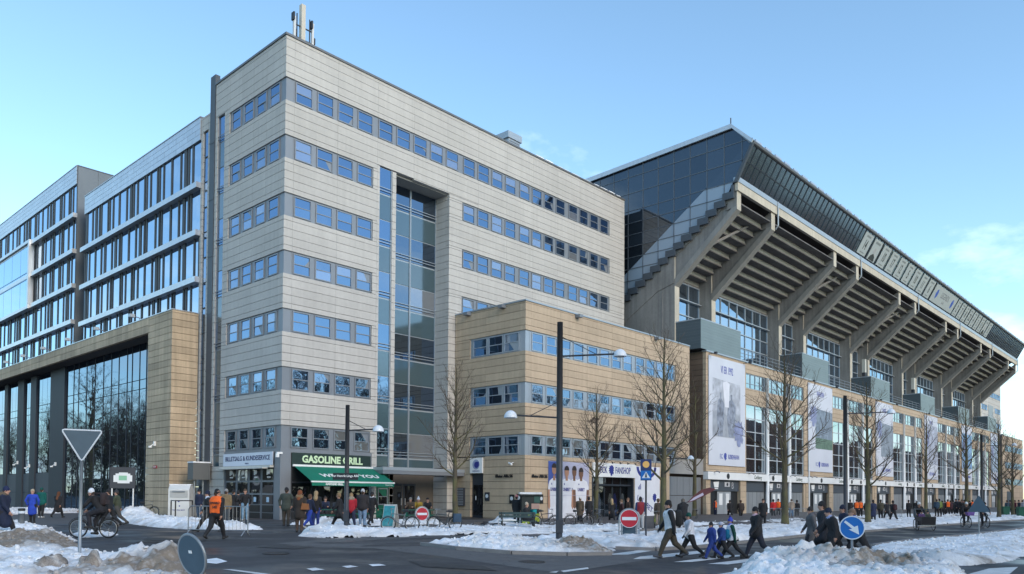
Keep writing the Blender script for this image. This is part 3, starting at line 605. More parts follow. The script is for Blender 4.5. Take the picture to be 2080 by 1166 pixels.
# ------------------------------------------------------------------ sand coloured annex
GATEG = M('gate_grey', (.24, .25, .265), .5, .3, var=.06, scale=.5, streak=.08)
SHOPG = bpy.data.materials.new('shop_glass'); SHOPG.use_nodes = True; SHOPG.node_tree.nodes['Principled BSDF'].inputs['Base Color'].default_value = (.5, .55, .58, 1); SHOPG.node_tree.nodes['Principled BSDF'].inputs['Roughness'].default_value = .02; SHOPG.node_tree.nodes['Principled BSDF'].inputs['Transmission Weight'].default_value = 1.0
def annex():
    X0, X1, Y0 = 14.5, 36.66, -7.05
    root = thing('annex_building', 'low sand coloured panel-clad annex with the fan shop on its street side', 'building', (X0, Y0, 0))
    ox, oy = X0, Y0
    wm = MB(); wm.box(.3, X1-X0, .3, -.02-Y0, 4.95, 15.0); wm.box(.3, 7.68, .3, 2.0, -.8, 4.95); wm.box(13.28, 33.2-X0, .3, 2.0, -.8, 4.95); wm.box(7.68, 13.28, .3, 2.0, 3.12, 4.95); wm.box(.3, 33.2-X0, 2.0, -.02-Y0, -.8, 4.95); wm.box(33.2-X0, X1-X0, 2.0, -.02-Y0, -.8, 4.95)
    wall = wm.build('wall', JOINT, root)
    P = Panels(root, wall, PAN_T)
    hb = [(X0, 34.3, ZT[k]-BH, ZT[k]) for k in (0, 1, 2)]
    P.face(1, Y0, X0, X1, -.7, 15.0, hb+[(22.15, 27.82, -1, 4.1), (33.2, 37, -1, 4.95)], cuts(X0, X1, 15.09, 3.23), zc(-.7, 15.0))
    hs = [(Y0, -1.6, ZT[k]-BH, ZT[k]) for k in (0, 1, 2)]+[(-3.06, -1.75, -1, 4.3)]
    P.face(0, X0, Y0+.302, -.02, -.7, 15.0, hs, cuts(Y0+.302, -.02, -6.52, 3.3), zc(-.7, 15.0))
    P.finish()
    cp = MB(); cp.box(-.06, X1-X0+.02, -.06, .35, 15.0, 15.1); cp.box(-.06, .35, .352, 7.0, 15.0, 15.1); cp.build('parapet_cap', GREYL, root)
    MB().box(.36, X1-X0, .36, 7.0, 15.0, 15.03).build('roof', MATS['roof_felt'], root)
    for k in range(3):
        z0, z1 = ZT[k]-BH, ZT[k]
        b = MB(); b.box(.09, 34.3-X0, .09, .3, z0, z1); b.box(.09, .3, .302, -1.6-Y0, z0, z1)
        b.box(.07, .09, .5, .54, z0, z1); b.box(.5, .54, .07, .09, z0, z1); b.build('window_band', GREYL, root)
        for g in (15.22, 21.66, 28.12):
            for i in range(4): window(root, g+1.56*i-ox, .03, z0+.07, 1.24, BH-.14, fm=GREYL)
        for y in (-6.42, -4.87, -3.3): window(root, .03, y-oy, z0+.07, 1.42, BH-.14, axis=0, fm=GREYL)
    # side door with crest sign over it
    o = MB().box(.2, .3, -3.02-oy, -1.79-oy, -.6, 3.1).build('door', DARKM, root)
    pbox('pane', o, GLD, .17, .2, -2.4-oy, -1.9-oy, .1, 2.3); pbox('pane', o, GLD, .17, .2, -2.95-oy, -2.45-oy, .1, 2.3); pbox('notice', o, WHITE, .15, .17, -2.2-oy, -2.12-oy, 1.2, 1.5)
    # recessed fan shop front
    sx = 22.2-ox; o = MB().box(sx, sx+5.56, .6, .66, -.7, 3.1).build('shop_front', BLACK, root)
    for i, (u, c) in enumerate(((.5, (.5, .5, .52)), (1.35, (.3, .32, .4)), (2.9, (.45, .42, .36)), (3.5, (.06, .08, .3)), (4.6, (.4, .4, .42)))): MB().prism([(sx+u, .0), (sx+u+.45, .0), (sx+u+.5, 1.2), (sx+u+.3, 1.75), (sx+u+.12, 1.75), (sx+u-.05, 1.2)], 1, .56, .6).build('window_display', M('display_%d' % i, c, .7), o)
    fr = MB(); fr.box(sx-.03, sx+.1, -.02, .55, -.7, 3.05); fr.box(sx+5.45, sx+5.6, -.02, .55, -.7, 3.05); fr.box(sx+.1, sx+5.45, .2, .55, 2.35, 2.47)
    for i in range(1, 5): fr.box(sx+1.1*i-.04, sx+1.1*i+.04, .45, .55, -.6, 3.05)
    fr.build('frame', DARKM, o)
    for i in range(5):
        pbox('pane', o, SHOPG, sx+1.1*i+.08, sx+1.1*i+1.02, .5, .53, -.3, 2.3); pbox('pane', o, GLD, sx+1.1*i+.08, sx+1.1*i+1.02, .5, .53, 2.5, 3.02)
    # gate passage at the right end
    l = MB(); l.box(33.2-ox, 39.62-ox, .25, .6, 3.55, 5.0); l.build('gate_lintel', M('lintel_concrete', (.3, .295, .285), .8, var=.08), root)
    MB().box(32.6-ox, 33.22-ox, -.03, .3, -.8, 4.95).build('pilaster', PAN_T, root)
    for i in range(6):
        a = 33.25-ox+1.06*i
        for (z0, z1) in ((-.75, 1.62), (1.66, 3.3)): pbox('gate_panel', root, GATEG, a+.015, a+1.045, .5, .56, z0, z1)
    return root
annex()
def flat(parent, name, poly, mat, y, th=.004):          # flat print on a -Y facing board, polygon in x,z
    return MB().prism(poly, 1, y-th, y, 0).build(name, mat, parent)
def lion(parent, x, z, h, mat, y):
    P = [(.0, .0), (.18, .02), (.22, .2), (.38, .12), (.46, .3), (.36, .42), (.5, .5), (.42, .62), (.52, .75), (.36, .82), (.3, .97), (.14, .9), (.0, 1.0), (-.12, .88), (-.32, .9), (-.3, .74), (-.46, .66), (-.34, .55), (-.5, .42), (-.3, .4), (-.36, .22), (-.16, .24), (-.12, .05)]
    flat(parent, 'crest', [(x+a*h*.85, z+b*h) for a, b in P], mat, y)
NAVY = M('print_navy', (.02, .03, .22), .6); SKIN = M('print_skin', (.42, .22, .14), .7); SKIN2 = M('print_skin_dark', (.16, .08, .05), .7); HAIRP = M('print_hair', (.03, .02, .02), .7)
PRW = M('print_white', (.72, .72, .77), .6, var=.07, scale=1.5); PRL = M('print_lilac', (.42, .42, .55), .6, var=.1, scale=1.2); PRG = M('print_grey', (.34, .36, .40), .6, var=.25, scale=1.1)
def posters():
    z0, z1 = -.25, 4.03
    t = thing('wall_poster', 'large poster of players in white jerseys left of the fan shop', 'poster', (16.97, -7.1, 0))
    MB().box(0, 4.75, 0, .03, z0, z1).build('poster_board', PRL, t)
    flat(t, 'print', [(.0, z1-.02), (.0, 2.4), (.85, 2.4), (.9, z1-.02)], M('print_blue', (.06, .1, .35), .6), -.001)
    for i, (x, h, sk, w) in enumerate(((2.95, 3.42, SKIN2, .9), (.62, 3.55, SKIN, 1.0), (2.05, 3.4, SKIN, 1.3), (3.75, 3.32, SKIN2, 1.4))):
        y = -.006-.006*i
        flat(t, 'player_print', [(x-w*.55, z0+.05), (x-w*.62, 1.1), (x-w*.66, 2.2), (x-w*.5, 2.62), (x-.2, 2.8), (x+.2, 2.8), (x+w*.5, 2.62), (x+w*.66, 2.2), (x+w*.6, 1.1), (x+w*.6, z0+.05)], PRW, y)
        for s in (-1, 1): flat(t, 'arm_print', [(x+s*w*.48, 2.0), (x+s*w*.68, 2.0), (x+s*w*.66, .75), (x+s*w*.52, .55), (x+s*w*.42, .8)][::s], sk, y-.005)
        flat(t, 'neck_print', [(x-.14, 2.65), (x+.14, 2.65), (x+.12, 3.0), (x-.12, 3.0)], sk, y-.005)
        flat(t, 'face_print', [(x+.3*math.cos(q)*.85, h-.1+.4*math.sin(q)) for q in [2*math.pi*j/14 for j in range(14)]], sk, y-.009)
        flat(t, 'hair_print', [(x+.31*math.cos(q)*.9, h+.0+.34*math.sin(q)) for q in [math.pi*j/8 for j in range(9)]], HAIRP, y-.013)
        lettering(t, 'UNIBET', .34, NAVY, (x, y-.012, 2.0), bold=.008, sx=.75)
        flat(t, 'badge_print', [(x-.35, 2.35), (x-.2, 2.35), (x-.27, 2.5)], NAVY, y-.008)
    flat(t, 'joint_print', [(0, 1.58), (4.75, 1.58), (4.75, 1.6), (0, 1.6)], PRL, -.04)
    t = thing('shop_sign', 'white sign reading FCK FANSHOP with blue lion above the shop door', 'sign', (25.0, -7.2, 3.02))
    MB().box(-2.85, 2.85, 0, .2, 0, 1.08).build('sign_board', WHITE, t)
    lettering(t, 'FCK', .72, NAVY, (-1.55, -.006, .52), bold=.012, sx=.72); lettering(t, 'FANSHOP', .72, NAVY, (1.05, -.006, .52), bold=.012, sx=.66)
    lion(t, -.55, .1, .86, NAVY, -.002)
    for i in range(5):
        l = thing('sign_lamp', 'small black goose-neck lamp lighting the fan shop sign', 'lamp', (22.9+1.05*i, -7.2, 4.1), 0, 'lamps over the fan shop sign')
        MB().path([(0, .15, .0), (0, .0, .18), (0, -.35, .15), (0, -.45, .05)], .015, 5).build('arm', BLACK, l); MB().path([(0, -.42, .1), (0, -.5, -.03)], [.03, .08], 8).build('shade', BLACK, l)
    t = thing('wall_poster', 'white jersey poster with blue collar right of the fan shop', 'poster', (27.9, -7.1, 0))
    MB().box(0, 3.72, 0, .03, -.35, 4.0).build('poster_board', PRW, t)
    q = [(1.7+1.5*math.cos(a), 4.0-.05-1.0*math.sin(a)*1.0) for a in [math.pi*j/12 for j in range(13)]]; q2 = [(1.7+1.15*math.cos(a), 4.0-.05-.72*math.sin(a)) for a in [math.pi*j/12 for j in range(12, -1, -1)]]
    flat(t, 'collar_print', q+q2, NAVY, -.001)
    lettering(t, 'UN', .62, NAVY, (.75, -.006, 1.3), bold=.01, rot=(R(90), R(18), 0)); lettering(t, 'IBET', .62, NAVY, (2.05, -.006, .62), bold=.01, rot=(R(90), R(28), 0))
    for i in range(3): flat(t, 'stripe_print', [(.45+.16*i, 2.1), (.55+.16*i, 2.1), (.55+.16*i, 2.3+.12*i), (.45+.16*i, 2.36+.12*i)], NAVY, -.001)
    lion(t, 2.9, 1.05, .75, NAVY, -.002)
    t = thing('crest_sign', 'white square sign with blue lion above the annex side door', 'sign', (14.4, -2.42, 3.15))
    MB().box(0, .1, -.63, .63, 0, 1.12).build('sign_board', WHITE, t)
    c = MB(); c.disc((-.004, 0, .62), .36, 0, .012, 24); c.build('crest_ring', M('crest_pale', (.3, .35, .5), .6), t)
    c = MB(); c.disc((-.012, -.05, .6), .24, 0, .012, 9); c.box(-.016, -.004, -.3, -.02, .5, .82); c.build('crest', NAVY, t); lettering(t, 'KØBENHAVN', .12, NAVY, (-.008, 0, .15), FACE_L)
    for (x, y, rot, nm) in ((14.44, -5.15, FACE_L, 'side'), (16.0, -7.12, FACE_R, 'front')):
        l = thing('address_letters', 'black letters reading Øster Allé 56 on the annex %s wall' % nm, 'sign', (x, y, 2.9))
        lettering(l, 'Øster Allé 56', .3, BLACK, (0, 0, 0), rot, bold=.006, ext=.03)
    t = thing('letterbox_bank', 'bank of dark grey letterboxes on the annex wall beside the tree', 'letterbox', (14.32, -.72, .75))
    MB().box(0, .18, -.5, .5, 0, 1.35).build('case', DARKM, t)
    for r in range(7):
        for c in range(2): pbox('letterbox_door', t, GREYM, -.015, .0, -.46+.47*c, -.02+.47*c, .05+.185*r, .2+.185*r)
posters()
# ------------------------------------------------------------------ glass office wings on the left
LEDGE = SILV
FIN = M('dark_fin', (.036, .043, .052), .6, 0, objvar=.3)
def connector():
    root = thing('stair_link', 'narrow glazed link with a tall dark duct beside the grey block', 'building', (0, 9.06, 0))
    MB().box(.3, 9, 0, 2.2, -.5, 28.4).build('wall', JOINT, root)
    d = MB(); d.box(-.04, .3, .02, .72, -.5, 30.8)
    for z in range(2, 30, 4): d.box(-.06, .3, .01, .73, z, z+.12)
    d.build('duct', SLATE, root)
    for (a, b) in ((.84, 1.15), (1.92, 2.2)):
        for z0, z1 in zip(zc(-.4, 28.4)[:-1], zc(-.4, 28.4)[1:]): pbox('panel', root, PAN, .05, .3, a, b, z0+GAP, z1-GAP)
    for z0, z1 in zip(zc(27.3, 28.4)[:-1], zc(27.3, 28.4)[1:]): pbox('panel', root, PAN, .05, .3, 1.17, 1.9, z0+GAP, z1-GAP)
    for k in range(8):
        t = 27.2-3.6*k
        if t-1.7 > 0: pbox('pane', root, GLS, .16, .2, 1.2, 1.88, t-1.7, t)
        if t-3.5 > 0: pbox('pane', root, GLS, .16, .2, 1.2, 1.88, t-3.5, t-1.85)
    MB().box(.22, .3, 1.15, 1.92, -.4, 27.3).build('mullions', SLATE, root)
connector()
def wing(name, label, y0, y1, top, par, ledges, zbot, seed, skip=None, lastglass=True):
    root = thing(name, label, 'building', (0, y0, 0)); L = y1-y0
    MB().box(.35, 16, 0, L, zbot-1, top-.1).build('wall', SLATE, root)
    wl = MB().box(.2, .35, 0, L, par, top-.05).build('parapet', JOINT, root)
    zs = np.linspace(par, top, 5)
    for j in range(4):
        k = 0; u = -.6*(j % 2)
        while u < L:
            a, b = max(u, 0)+.008, min(u+1.3, L)-.008
            if b-a > .1: pbox('parapet_panel', wl, SILV, -.02, .2, a, b, zs[j]+.008, zs[j+1]-.008)
            u += 1.3
    MB().box(-.06, .4, -.02, L+.02, top, top+.06).build('parapet_cap', SILV, root)
    rows = []; up = par
    for z in ledges: rows.append((z, up)); up = z-.4
    rows.append((zbot, up)); rnd = random.Random(seed)
    for z in ledges: MB().box(-.32, .2, -.15, L+.05, z-.4, z).build('ledge', LEDGE, root)
    for (a, b) in rows:
        u = 0.0
        while u < L-.1:
            seq = rnd.choice([[('p', 1.15), ('f', .2), ('p', .5), ('f', .24), ('d', .16), ('f', .2)], [('f', .22), ('p', .5), ('f', .22), ('p', 1.2), ('f', .24)], [('p', 1.3), ('f', .22), ('d', .2), ('f', .2), ('p', .45), ('f', .2)]])
            for k, wd in seq:
                wd *= rnd.uniform(.9, 1.12); e = min(u+wd, L)
                if e-u < .05: break
                if not (skip and u > skip[0] and e < skip[1] and a >= skip[2]-.2 and b <= skip[3]+.6):
                    if k == 'p': pbox('pane', root, GLC, .12, .15, u, e, a, b)
                    elif k == 'f': pbox('fin', root, FIN, .07, .2, u, e, a, b)
                    else: pbox('recess_panel', root, DARKM, .16, .2, u, e, a, b)
                u = e
    return root
wing('office_wing', 'glass office wing with silver ledges beside the dark duct', 11.3, 33.9, 28.5, 26.86, [23.73, 20.3, 16.95], 13.4, 1)
r2 = wing('office_wing', 'taller glass office wing with a slate end wall and framed glass bay', 36.1, 66, 32.0, 30.32, [27.5, 24.14, 20.9, 17.55], 13.4, 2, skip=(12.0, 24.3, 20.5, 27.6))
def wing_extra():
    e = MB(); e.box(.0, 16, -.12, 0, 13, 32.05); e.build('end_wall', SLATE, r2)
    for i in range(9): pbox('cladding_panel', r2, M('slate_panel', (.13, .15, .17), .45, .35, var=.08, scale=.4), .05+1.75*i, 1.78+1.75*i, -.16, -.12, 13.2, 31.9)
    b = MB(); b.box(-.5, .0, 12.0, 24.3, 20.45, 20.75); b.box(-.5, .0, 12.0, 24.3, 27.3, 27.6); b.box(-.5, .0, 12.0, 12.4, 20.75, 27.3); b.build('bay_frame', SILV, r2)
    for i in range(4):
        for (z0, z1) in ((20.78, 23.6), (23.68, 24.3), (24.38, 27.28)): pbox('pane', r2, GLC, -.3, -.26, 12.42+2.96*i, 12.42+2.96*i+2.9, z0, z1)
wing_extra()
def portal():
    X0, Y0 = -1.89, 11.05
    root = thing('stone_portal', 'wide sand coloured stone portal framing tall glazing beside the glass wings', 'building', (X0, Y0, 0))
    YL = 52.0
    wm = MB(); wm.box(.25, 1.85, .25, 3.6, -.5, 14.2); wm.box(.25, 1.85, 3.6, YL, 13.2, 14.2)
    wall = wm.build('wall', JOINT, root)
    P = Panels(root, wall, PAN_P, .25); zs = cuts(-.5, 14.27, 13.16, .4675)
    P.face(1, Y0, X0, 0.0, -.5, 14.27, [], [X0, -.02], zs)
    P.face(0, X0, Y0+.252, Y0+3.9, -.5, 14.27, [], [Y0+.252, Y0+3.9], zs)
    P.face(0, X0, Y0+3.9, Y0+YL, 13.16, 14.27, [], cuts(Y0+3.9, Y0+YL, Y0+3.9, 3.7), [13.16, 13.72, 14.27])
    P.finish()
    MB().box(.25, 1.9, 3.6, 3.92, -.5, 13.16).build('jamb', PAN_P, root)
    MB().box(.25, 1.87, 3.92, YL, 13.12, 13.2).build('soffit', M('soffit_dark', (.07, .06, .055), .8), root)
    MB().box(-.04, 1.87, -.04, YL, 14.27, 14.33).build('parapet_cap', SILV, root)
    g = thing('glass_hall_front', 'tall glazed hall front with dark metal columns under the stone portal', 'building', (-.5, 14.9, 0))
    MB().box(.06, .9, -.0, 49, -.5, 13.4).build('wall', DARKM, g)
    ms = [14.96, 16.1, 17.3, 18.49, 19.77, 21.19, 22.16, 23.85, 25.4, 27.11, 29.0, 30.96, 32.87, 34.11, 36.02]
    zr = [(-.1, 2.66), (2.72, 3.34), (3.4, 9.57), (9.63, 10.3), (10.36, 13.15)]
    for i in range(len(ms)-1):
        for a, b in zr: pbox('pane', g, GL('hall_glass', (.008, .01, .014), .17, (.62, .78, 1), wav=.05, objvar=.3), 0, .04, ms[i]+.035-14.9, ms[i+1]-.035-14.9, a, b)
    for y in ms: pbox('mullion', g, DARKM, -.035, .06, y-.03-14.9, y+.03-14.9, -.3, 13.2)
    segs = [(39.9, 44.1), (45.8, 48.0), (50.0, 53.5), (54.6, 60.0)]; prev = 36.07
    for (a, b) in segs:
        pbox('column', g, DARKM, -.16, .06, prev-14.9, a-14.9, -.3, 13.2)
        n = max(2, int((b-a)/1.1)); w = (b-a)/n
        for i in range(n):
            for z0, z1 in ((3.45, 9.3), (9.36, 10.0), (10.06, 13.0)): pbox('pane', g, MATS['hall_glass'], 0, .04, a+w*i+.03-14.9, a+w*(i+1)-.03-14.9, z0, z1)
        pbox('base_panel', g, SLATE, -.05, .06, a-14.9+.02, b-14.9-.02, -.3, 1.5); pbox('base_panel', g, SLATE, -.05, .06, a-14.9+.02, b-14.9-.02, 1.54, 3.4); prev = b
    for i, y in enumerate((17.5, 24.5, 31.2, 37.5, 43.5, 49.0)):
        t = thing('portal_floodlight', 'small floodlight on a bracket along the top of the stone portal', 'lamp', (-1.5, y, 14.33), 0, 'floodlights on the portal parapet')
        a = MB(); a.path([(0, 0, 0), (0, 0, .35), (-.45, 0, .42)], .04, 6); a.build('bracket', GREYM, t); MB().box(-.75, -.4, -.16, .16, .32, .55).build('lamp_head', GREYL, t)
    cams = [((-2.0, 13.35), 4.9, 'on the stone portal leg'), ((-.95, 37.3), 4.0, 'on the dark hall column'), ((-.95, 44.9), 4.0, 'on the dark hall column'), ((-.95, 48.7), 4.4, 'on the dark hall column')]
    for i, ((x, y), z, where) in enumerate(cams):
        t = thing('security_camera', 'white dome camera on a wall bracket '+where, 'camera', (x, y, z), 0, 'cameras on the hall front' if i else None)
        c = MB(); c.box(-.03, .12, -.07, .07, .0, .32); c.path([(-.02, 0, .1), (-.22, 0, -.02)], .035, 6); c.disc((-.26, 0, -.08), .12, 2, .12, 16); c.build('bracket', WHITE, t)
    s = thing('wall_notice', 'small red notice on the stone portal leg', 'sign', (-1.94, 13.3, 3.3)); MB().box(0, .04, -.3, .3, 0, .2).build('plate', M('notice_red', (.35, .02, .04), .5), s); lettering(s, 'PARKEN', .12, WHITE, (-.01, 0, .1), FACE_L)
portal()
# ------------------------------------------------------------------ stadium: base building
FY = -7.05
def base():
    X0, X1 = 39.65, 164.3
    root = thing('stadium_building', 'long sand coloured base of the stadium with turnstile gates and tall banners', 'building', (X0, FY, 0)); ox = X0; L = X1-X0
    wall = MB().box(.3, L, .35, 7.0, -.9, 15.0).build('wall', JOINT, root)
    P = Panels(root, wall, PAN_T, .33); mods = [39.93+23.2*k for k in range(6)]
    holes = [(X0-1, X1+1, -2, 3.9)]
    for m in mods[:5]: holes += [(m+7.85, m+22.25, 12.45, 13.96), (m+7.85, m+22.25, 3.95, 10.84)]
    P.face(1, FY, X0, X1, 3.9, 15.0, holes, cuts(X0, X1, 39.93+7.85, 2.9), zc(3.9, 15.0))
    BRN = M('brown_tile', (.16, .105, .07), .7, var=.12, scale=.8, objvar=.1)
    P.face(0, X0, FY+.34, -1.0, -.8, 15.0, [], [FY+.34, -4.5, -1.0], zc(-.8, 15.0), BRN)
    P.finish()
    cp = MB(); cp.box(-.08, L+.05, -.1, .4, 15.0, 15.14); cp.build('parapet_cap', GREYL, root)
    MB().box(.0, L, .4, 7.0, 15.0, 15.05).build('terrace', CONC, root)
    GLB = GL('base_glass', (.03, .03, .034), .42, (.85, .95, 1), wav=.08)
    DOORL = M('gate_leaf', (.36, .375, .39), .5, .3, objvar=.08); HEAD = M('gate_header', (.06, .07, .085), .5)
    grey = M('roller_grey', (.28, .29, .30), .5, .3, objvar=.1)
    for k, m in enumerate(mods):
        a = m-ox
        # upper floors
        if k < 5:
            MB().box(a+7.85, a+22.25, .2, .35, 3.95, 10.84).build('glazing_back', GREYM, root); MB().box(a+7.85, a+22.25, .2, .35, 12.45, 13.96).build('glazing_back', GREYM, root)
            for (u0, u1) in ((7.9, 12.28), (12.78, 17.83), (18.33, 22.2)):
                w = u1-u0
                f = MB(); f.box(a+u0, a+u1, .08, .2, 12.47, 12.54); f.box(a+u0, a+u1, .08, .2, 13.88, 13.95); f.box(a+u0, a+u1, .08, .2, 12.95, 13.0)
                for i in range(5): f.box(a+u0+(w-.06)*i/4, a+u0+(w-.06)*i/4+.06, .07, .2, 12.54, 13.88)
                fo = f.build('window', GREYL, root)
                for i in range(4):
                    x0, x1 = a+u0+(w-.06)*i/4+.07, a+u0+(w-.06)*(i+1)/4-.01
                    pbox('pane', fo, GLB, x0, x1, .13, .16, 12.55, 12.94); pbox('pane', fo, GLB, x0, x1, .13, .16, 13.01, 13.87)
                f = MB()
                for j in range(6): f.box(a+u0, a+u1, .08, .2, 3.97+1.362*j-(.0 if j else 0), 4.05+1.362*j if j < 5 else 10.83)
                for i in range(3): f.box(a+u0+(w-.08)*i/2, a+u0+(w-.08)*i/2+.08, .07, .2, 4.05, 10.76)
                fo = f.build('window', M('white_frame', (.5, .52, .54), .5), root)
                for i in range(2):
                    for j in range(5): pbox('pane', fo, GLB, a+u0+(w-.08)*i/2+.09, a+u0+(w-.08)*(i+1)/2-.01, .13, .16, 4.06+1.362*j, 5.32+1.362*j)
            for u in (12.3, 17.85):
                c = MB(); c.path([(a+u+.23, -.08, -.75), (a+u+.23, -.08, 13.95)], .19, 10); c.build('white_column', WHITE, root, smooth=True)
        # gates
        for (p0, p1) in ((-.38, .55), (6.6, 7.86)):
            zz = cuts(-.8, 3.15, 2.1, .6)
            for z0, z1 in zip(zz[:-1], zz[1:]): pbox('pilaster_block', root, PAN_T, max(a+p0, 0), a+p1, .0, .33, z0+.01, z1-.01)
        bays = [(.58, 6.57, 'gate')]+([(7.9, 12.28, 'shut'), (12.78, 17.83, 'gate'), (18.33, 22.2, 'shut'), (22.22, 22.8, 'pil')] if k < 5 else [])
        for (u0, u1, kind) in bays:
            x0, x1 = a+u0, a+u1; w = x1-x0
            if kind == 'pil': pbox('pilaster_block', root, PAN_T, x0, x1, .05, .34, -.8, 3.14); continue
            h = MB().box(x0, x1, .16, .35, 2.06, 3.13).build('gate_header', HEAD, root)
            if kind == 'shut':
                n = 5
                for i in range(n): pbox('shutter_panel', root, grey, x0+w*i/n+.02, x0+w*(i+1)/n-.02, .2, .26, -.8, 2.02)
            else:
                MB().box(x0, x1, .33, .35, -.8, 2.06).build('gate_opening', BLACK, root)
                for i in range(2):
                    d0 = x0+w*.28+i*w*.23; o = MB().box(d0+.02, d0+w*.23-.02, .22, .28, -.75, 2.02).build('gate_leaf', DOORL, root)
                    pbox('notice', o, WHITE, d0+w*.06, d0+w*.17, .2, .218, .75, 1.85)
                s = MB(); s.prism([(x0+w*.13, 2.92), (x0+w*.31, 2.98), (x0+w*.29, 2.42), (x0+w*.16, 2.42)], 1, .12, .155); s.box(x0+w*.17, x0+w*.28, .12, .155, 2.26, 2.36); s.build('gate_number_plate', WHITE, h)
                s = MB(); s.box(x0+w*.5, x0+w*.67, .12, .155, 2.5, 2.95); s.ring((x0+w*.77, .14, 2.78), .14, .035, 1, 14, 5); s.ring((x0+w*.77, .14, 2.5), .17, .035, 1, 14, 5); s.build('gate_symbol', M('sign_grey', (.5, .5, .52), .5), h)
                MB().disc((x0+w*.585, .11, 2.72), .15, 1, .03, 14).build('gate_symbol_disc', BLACK, h)
        # white fascia with emblems
        xe = a+23.2 if k < 5 else L
        x0 = max(a-.36, 0) if k == 0 else a-.36
        fa = MB().box(x0, min(xe-.365, L), -.22, .3, 3.15, 3.86).build('fascia', WHITE, root)
        for j, u in enumerate((3.6, 13.6, 16.9) if k < 5 else (3.6,)):
            e = MB(); e.disc((a+u, -.235, 3.5), .27, 1, .03, 18); e.build('emblem', BLACK, fa)
        if k < 5:
            for u in (10.0, 20.3): lettering(fa, 'Carlsberg', .55, M('logo_green', (.01, .05, .025), .5), (a+u, -.226, 3.5), shear=.25, bold=.004, sx=.8)
        for u in ((.8, 7.9, 12.6, 17.9, 22.6) if k < 5 else (.8,)):
            l = MB(); l.path([(a+u, -.2, 3.8), (a+u+.05, -.5, 3.92), (a+u+.2, -.75, 3.8)], [.03, .05, .08], 6); l.build('spot_lamp', M('lamp_grey', (.2, .2, .21), .5), fa)
    return mods
MODS = base()
def banners():
    imgs = [('VI ER 1992', PRG, 'white banner with grey trophy photograph at the corner of the stadium base'), ('VI ER BYEN', M('print_bluegrey', (.2, .245, .3), .6, var=.4, scale=1.4), 'white banner with blue and green photograph, second along the stadium base'),
            ('VI ER ET', M('print_steel', (.24, .275, .32), .6, var=.4, scale=1.4), 'white banner with steel grey photograph, third along the stadium base'), ('VI ER FCK', M('print_pale', (.4, .42, .5), .6, var=.3, scale=1.0), 'pale banner with lilac grey photograph, fourth along the stadium base'),
            ('VI ER', M('print_sky', (.2, .34, .52), .6, var=.35, scale=.8), 'banner with a sky blue photograph, fifth along the stadium base'), ('VI ER', M('print_ice', (.36, .45, .55), .6, var=.3, scale=.9), 'ice blue banner at the far end of the stadium base')]
    for k, m in enumerate(MODS):
        tx, im, lab = imgs[k]
        t = thing('stadium_banner', lab, 'banner', (m, FY-.12, 4.5), 0)
        MB().box(.05, 7.4, 0, .06, 0, 10.2).build('banner_cloth', M('banner_white', (.6, .62, .68), .7, var=.05, scale=.5), t)
        if k == 0:
            flat(t, 'photo_print', [(.75, 2.7), (6.35, 2.7), (6.35, 8.0), (.75, 8.2)], M('print_haze', (.43, .45, .5), .7, var=.35, scale=1.6), -.002)
            flat(t, 'photo_print', [(.75, 2.72), (6.35, 2.72), (6.35, 4.9), (5.2, 5.2), (3.6, 4.8), (2.0, 5.3), (.75, 5.0)], PRG, -.008)
            for x, w in ((2.3, .8), (4.5, .95)):
                flat(t, 'figure_print', [(x-w*.6, 2.75), (x-w, 4.6), (x-w*.7, 6.1), (x-w*.2, 6.4), (x-w*.25, 6.9), (x+w*.15, 6.9), (x+w*.15, 6.4), (x+w*.9, 5.9), (x+w*.8, 4.4), (x+w*.45, 2.75)], M('print_slate', (.23, .255, .31), .7, var=.55, scale=2.4), -.014)
            flat(t, 'trophy_print', [(3.1, 5.6), (3.9, 5.6), (4.1, 7.9), (3.5, 8.1), (2.7, 7.9)], PRW, -.02)
        else:
            flat(t, 'photo_print', [(2.1, 2.7), (7.38, 2.7), (7.38, 7.2), (2.1, 7.4)] if k < 3 else [(.1, 2.4), (7.38, 2.4), (7.38, 8.6), (.1, 8.8)], im, -.002)
            if k == 1: flat(t, 'pitch_print', [(2.1, 2.72), (7.38, 2.72), (7.38, 3.9), (2.1, 4.0)], M('print_green', (.12, .19, .14), .7, var=.3, scale=2), -.008)
        lettering(t, tx, 1.0 if k == 0 else .8, M('print_royal', (.05, .07, .33), .6), (3.6, -.006, 9.1), bold=.012, sx=.55)
        lion(t, 5.9 if k < 1 else 1.4, 1.9 if k < 1 else 5.2, 2.6, M('print_lion', (.25, .28, .44), .6, var=.25, scale=2), -.024)
        lettering(t, 'F.C.', .62, MATS['print_royal'], (2.45, -.006, .85), bold=.01, sx=.6); lion(t, 3.2, .5, .75, MATS['print_royal'], -.003); lettering(t, 'KØBENHAVN', .62, MATS['print_royal'], (4.95, -.006, .85), bold=.01, sx=.6)
        for x in (.2, 7.2):
            l = MB(); l.box(x-.12, x+.12, -.75, -.5, 10.25, 10.42); l.path([(x, -.55, 10.33), (x, .1, 10.3)], .03, 5); l.build('banner_lamp', DARKM, t)
banners()
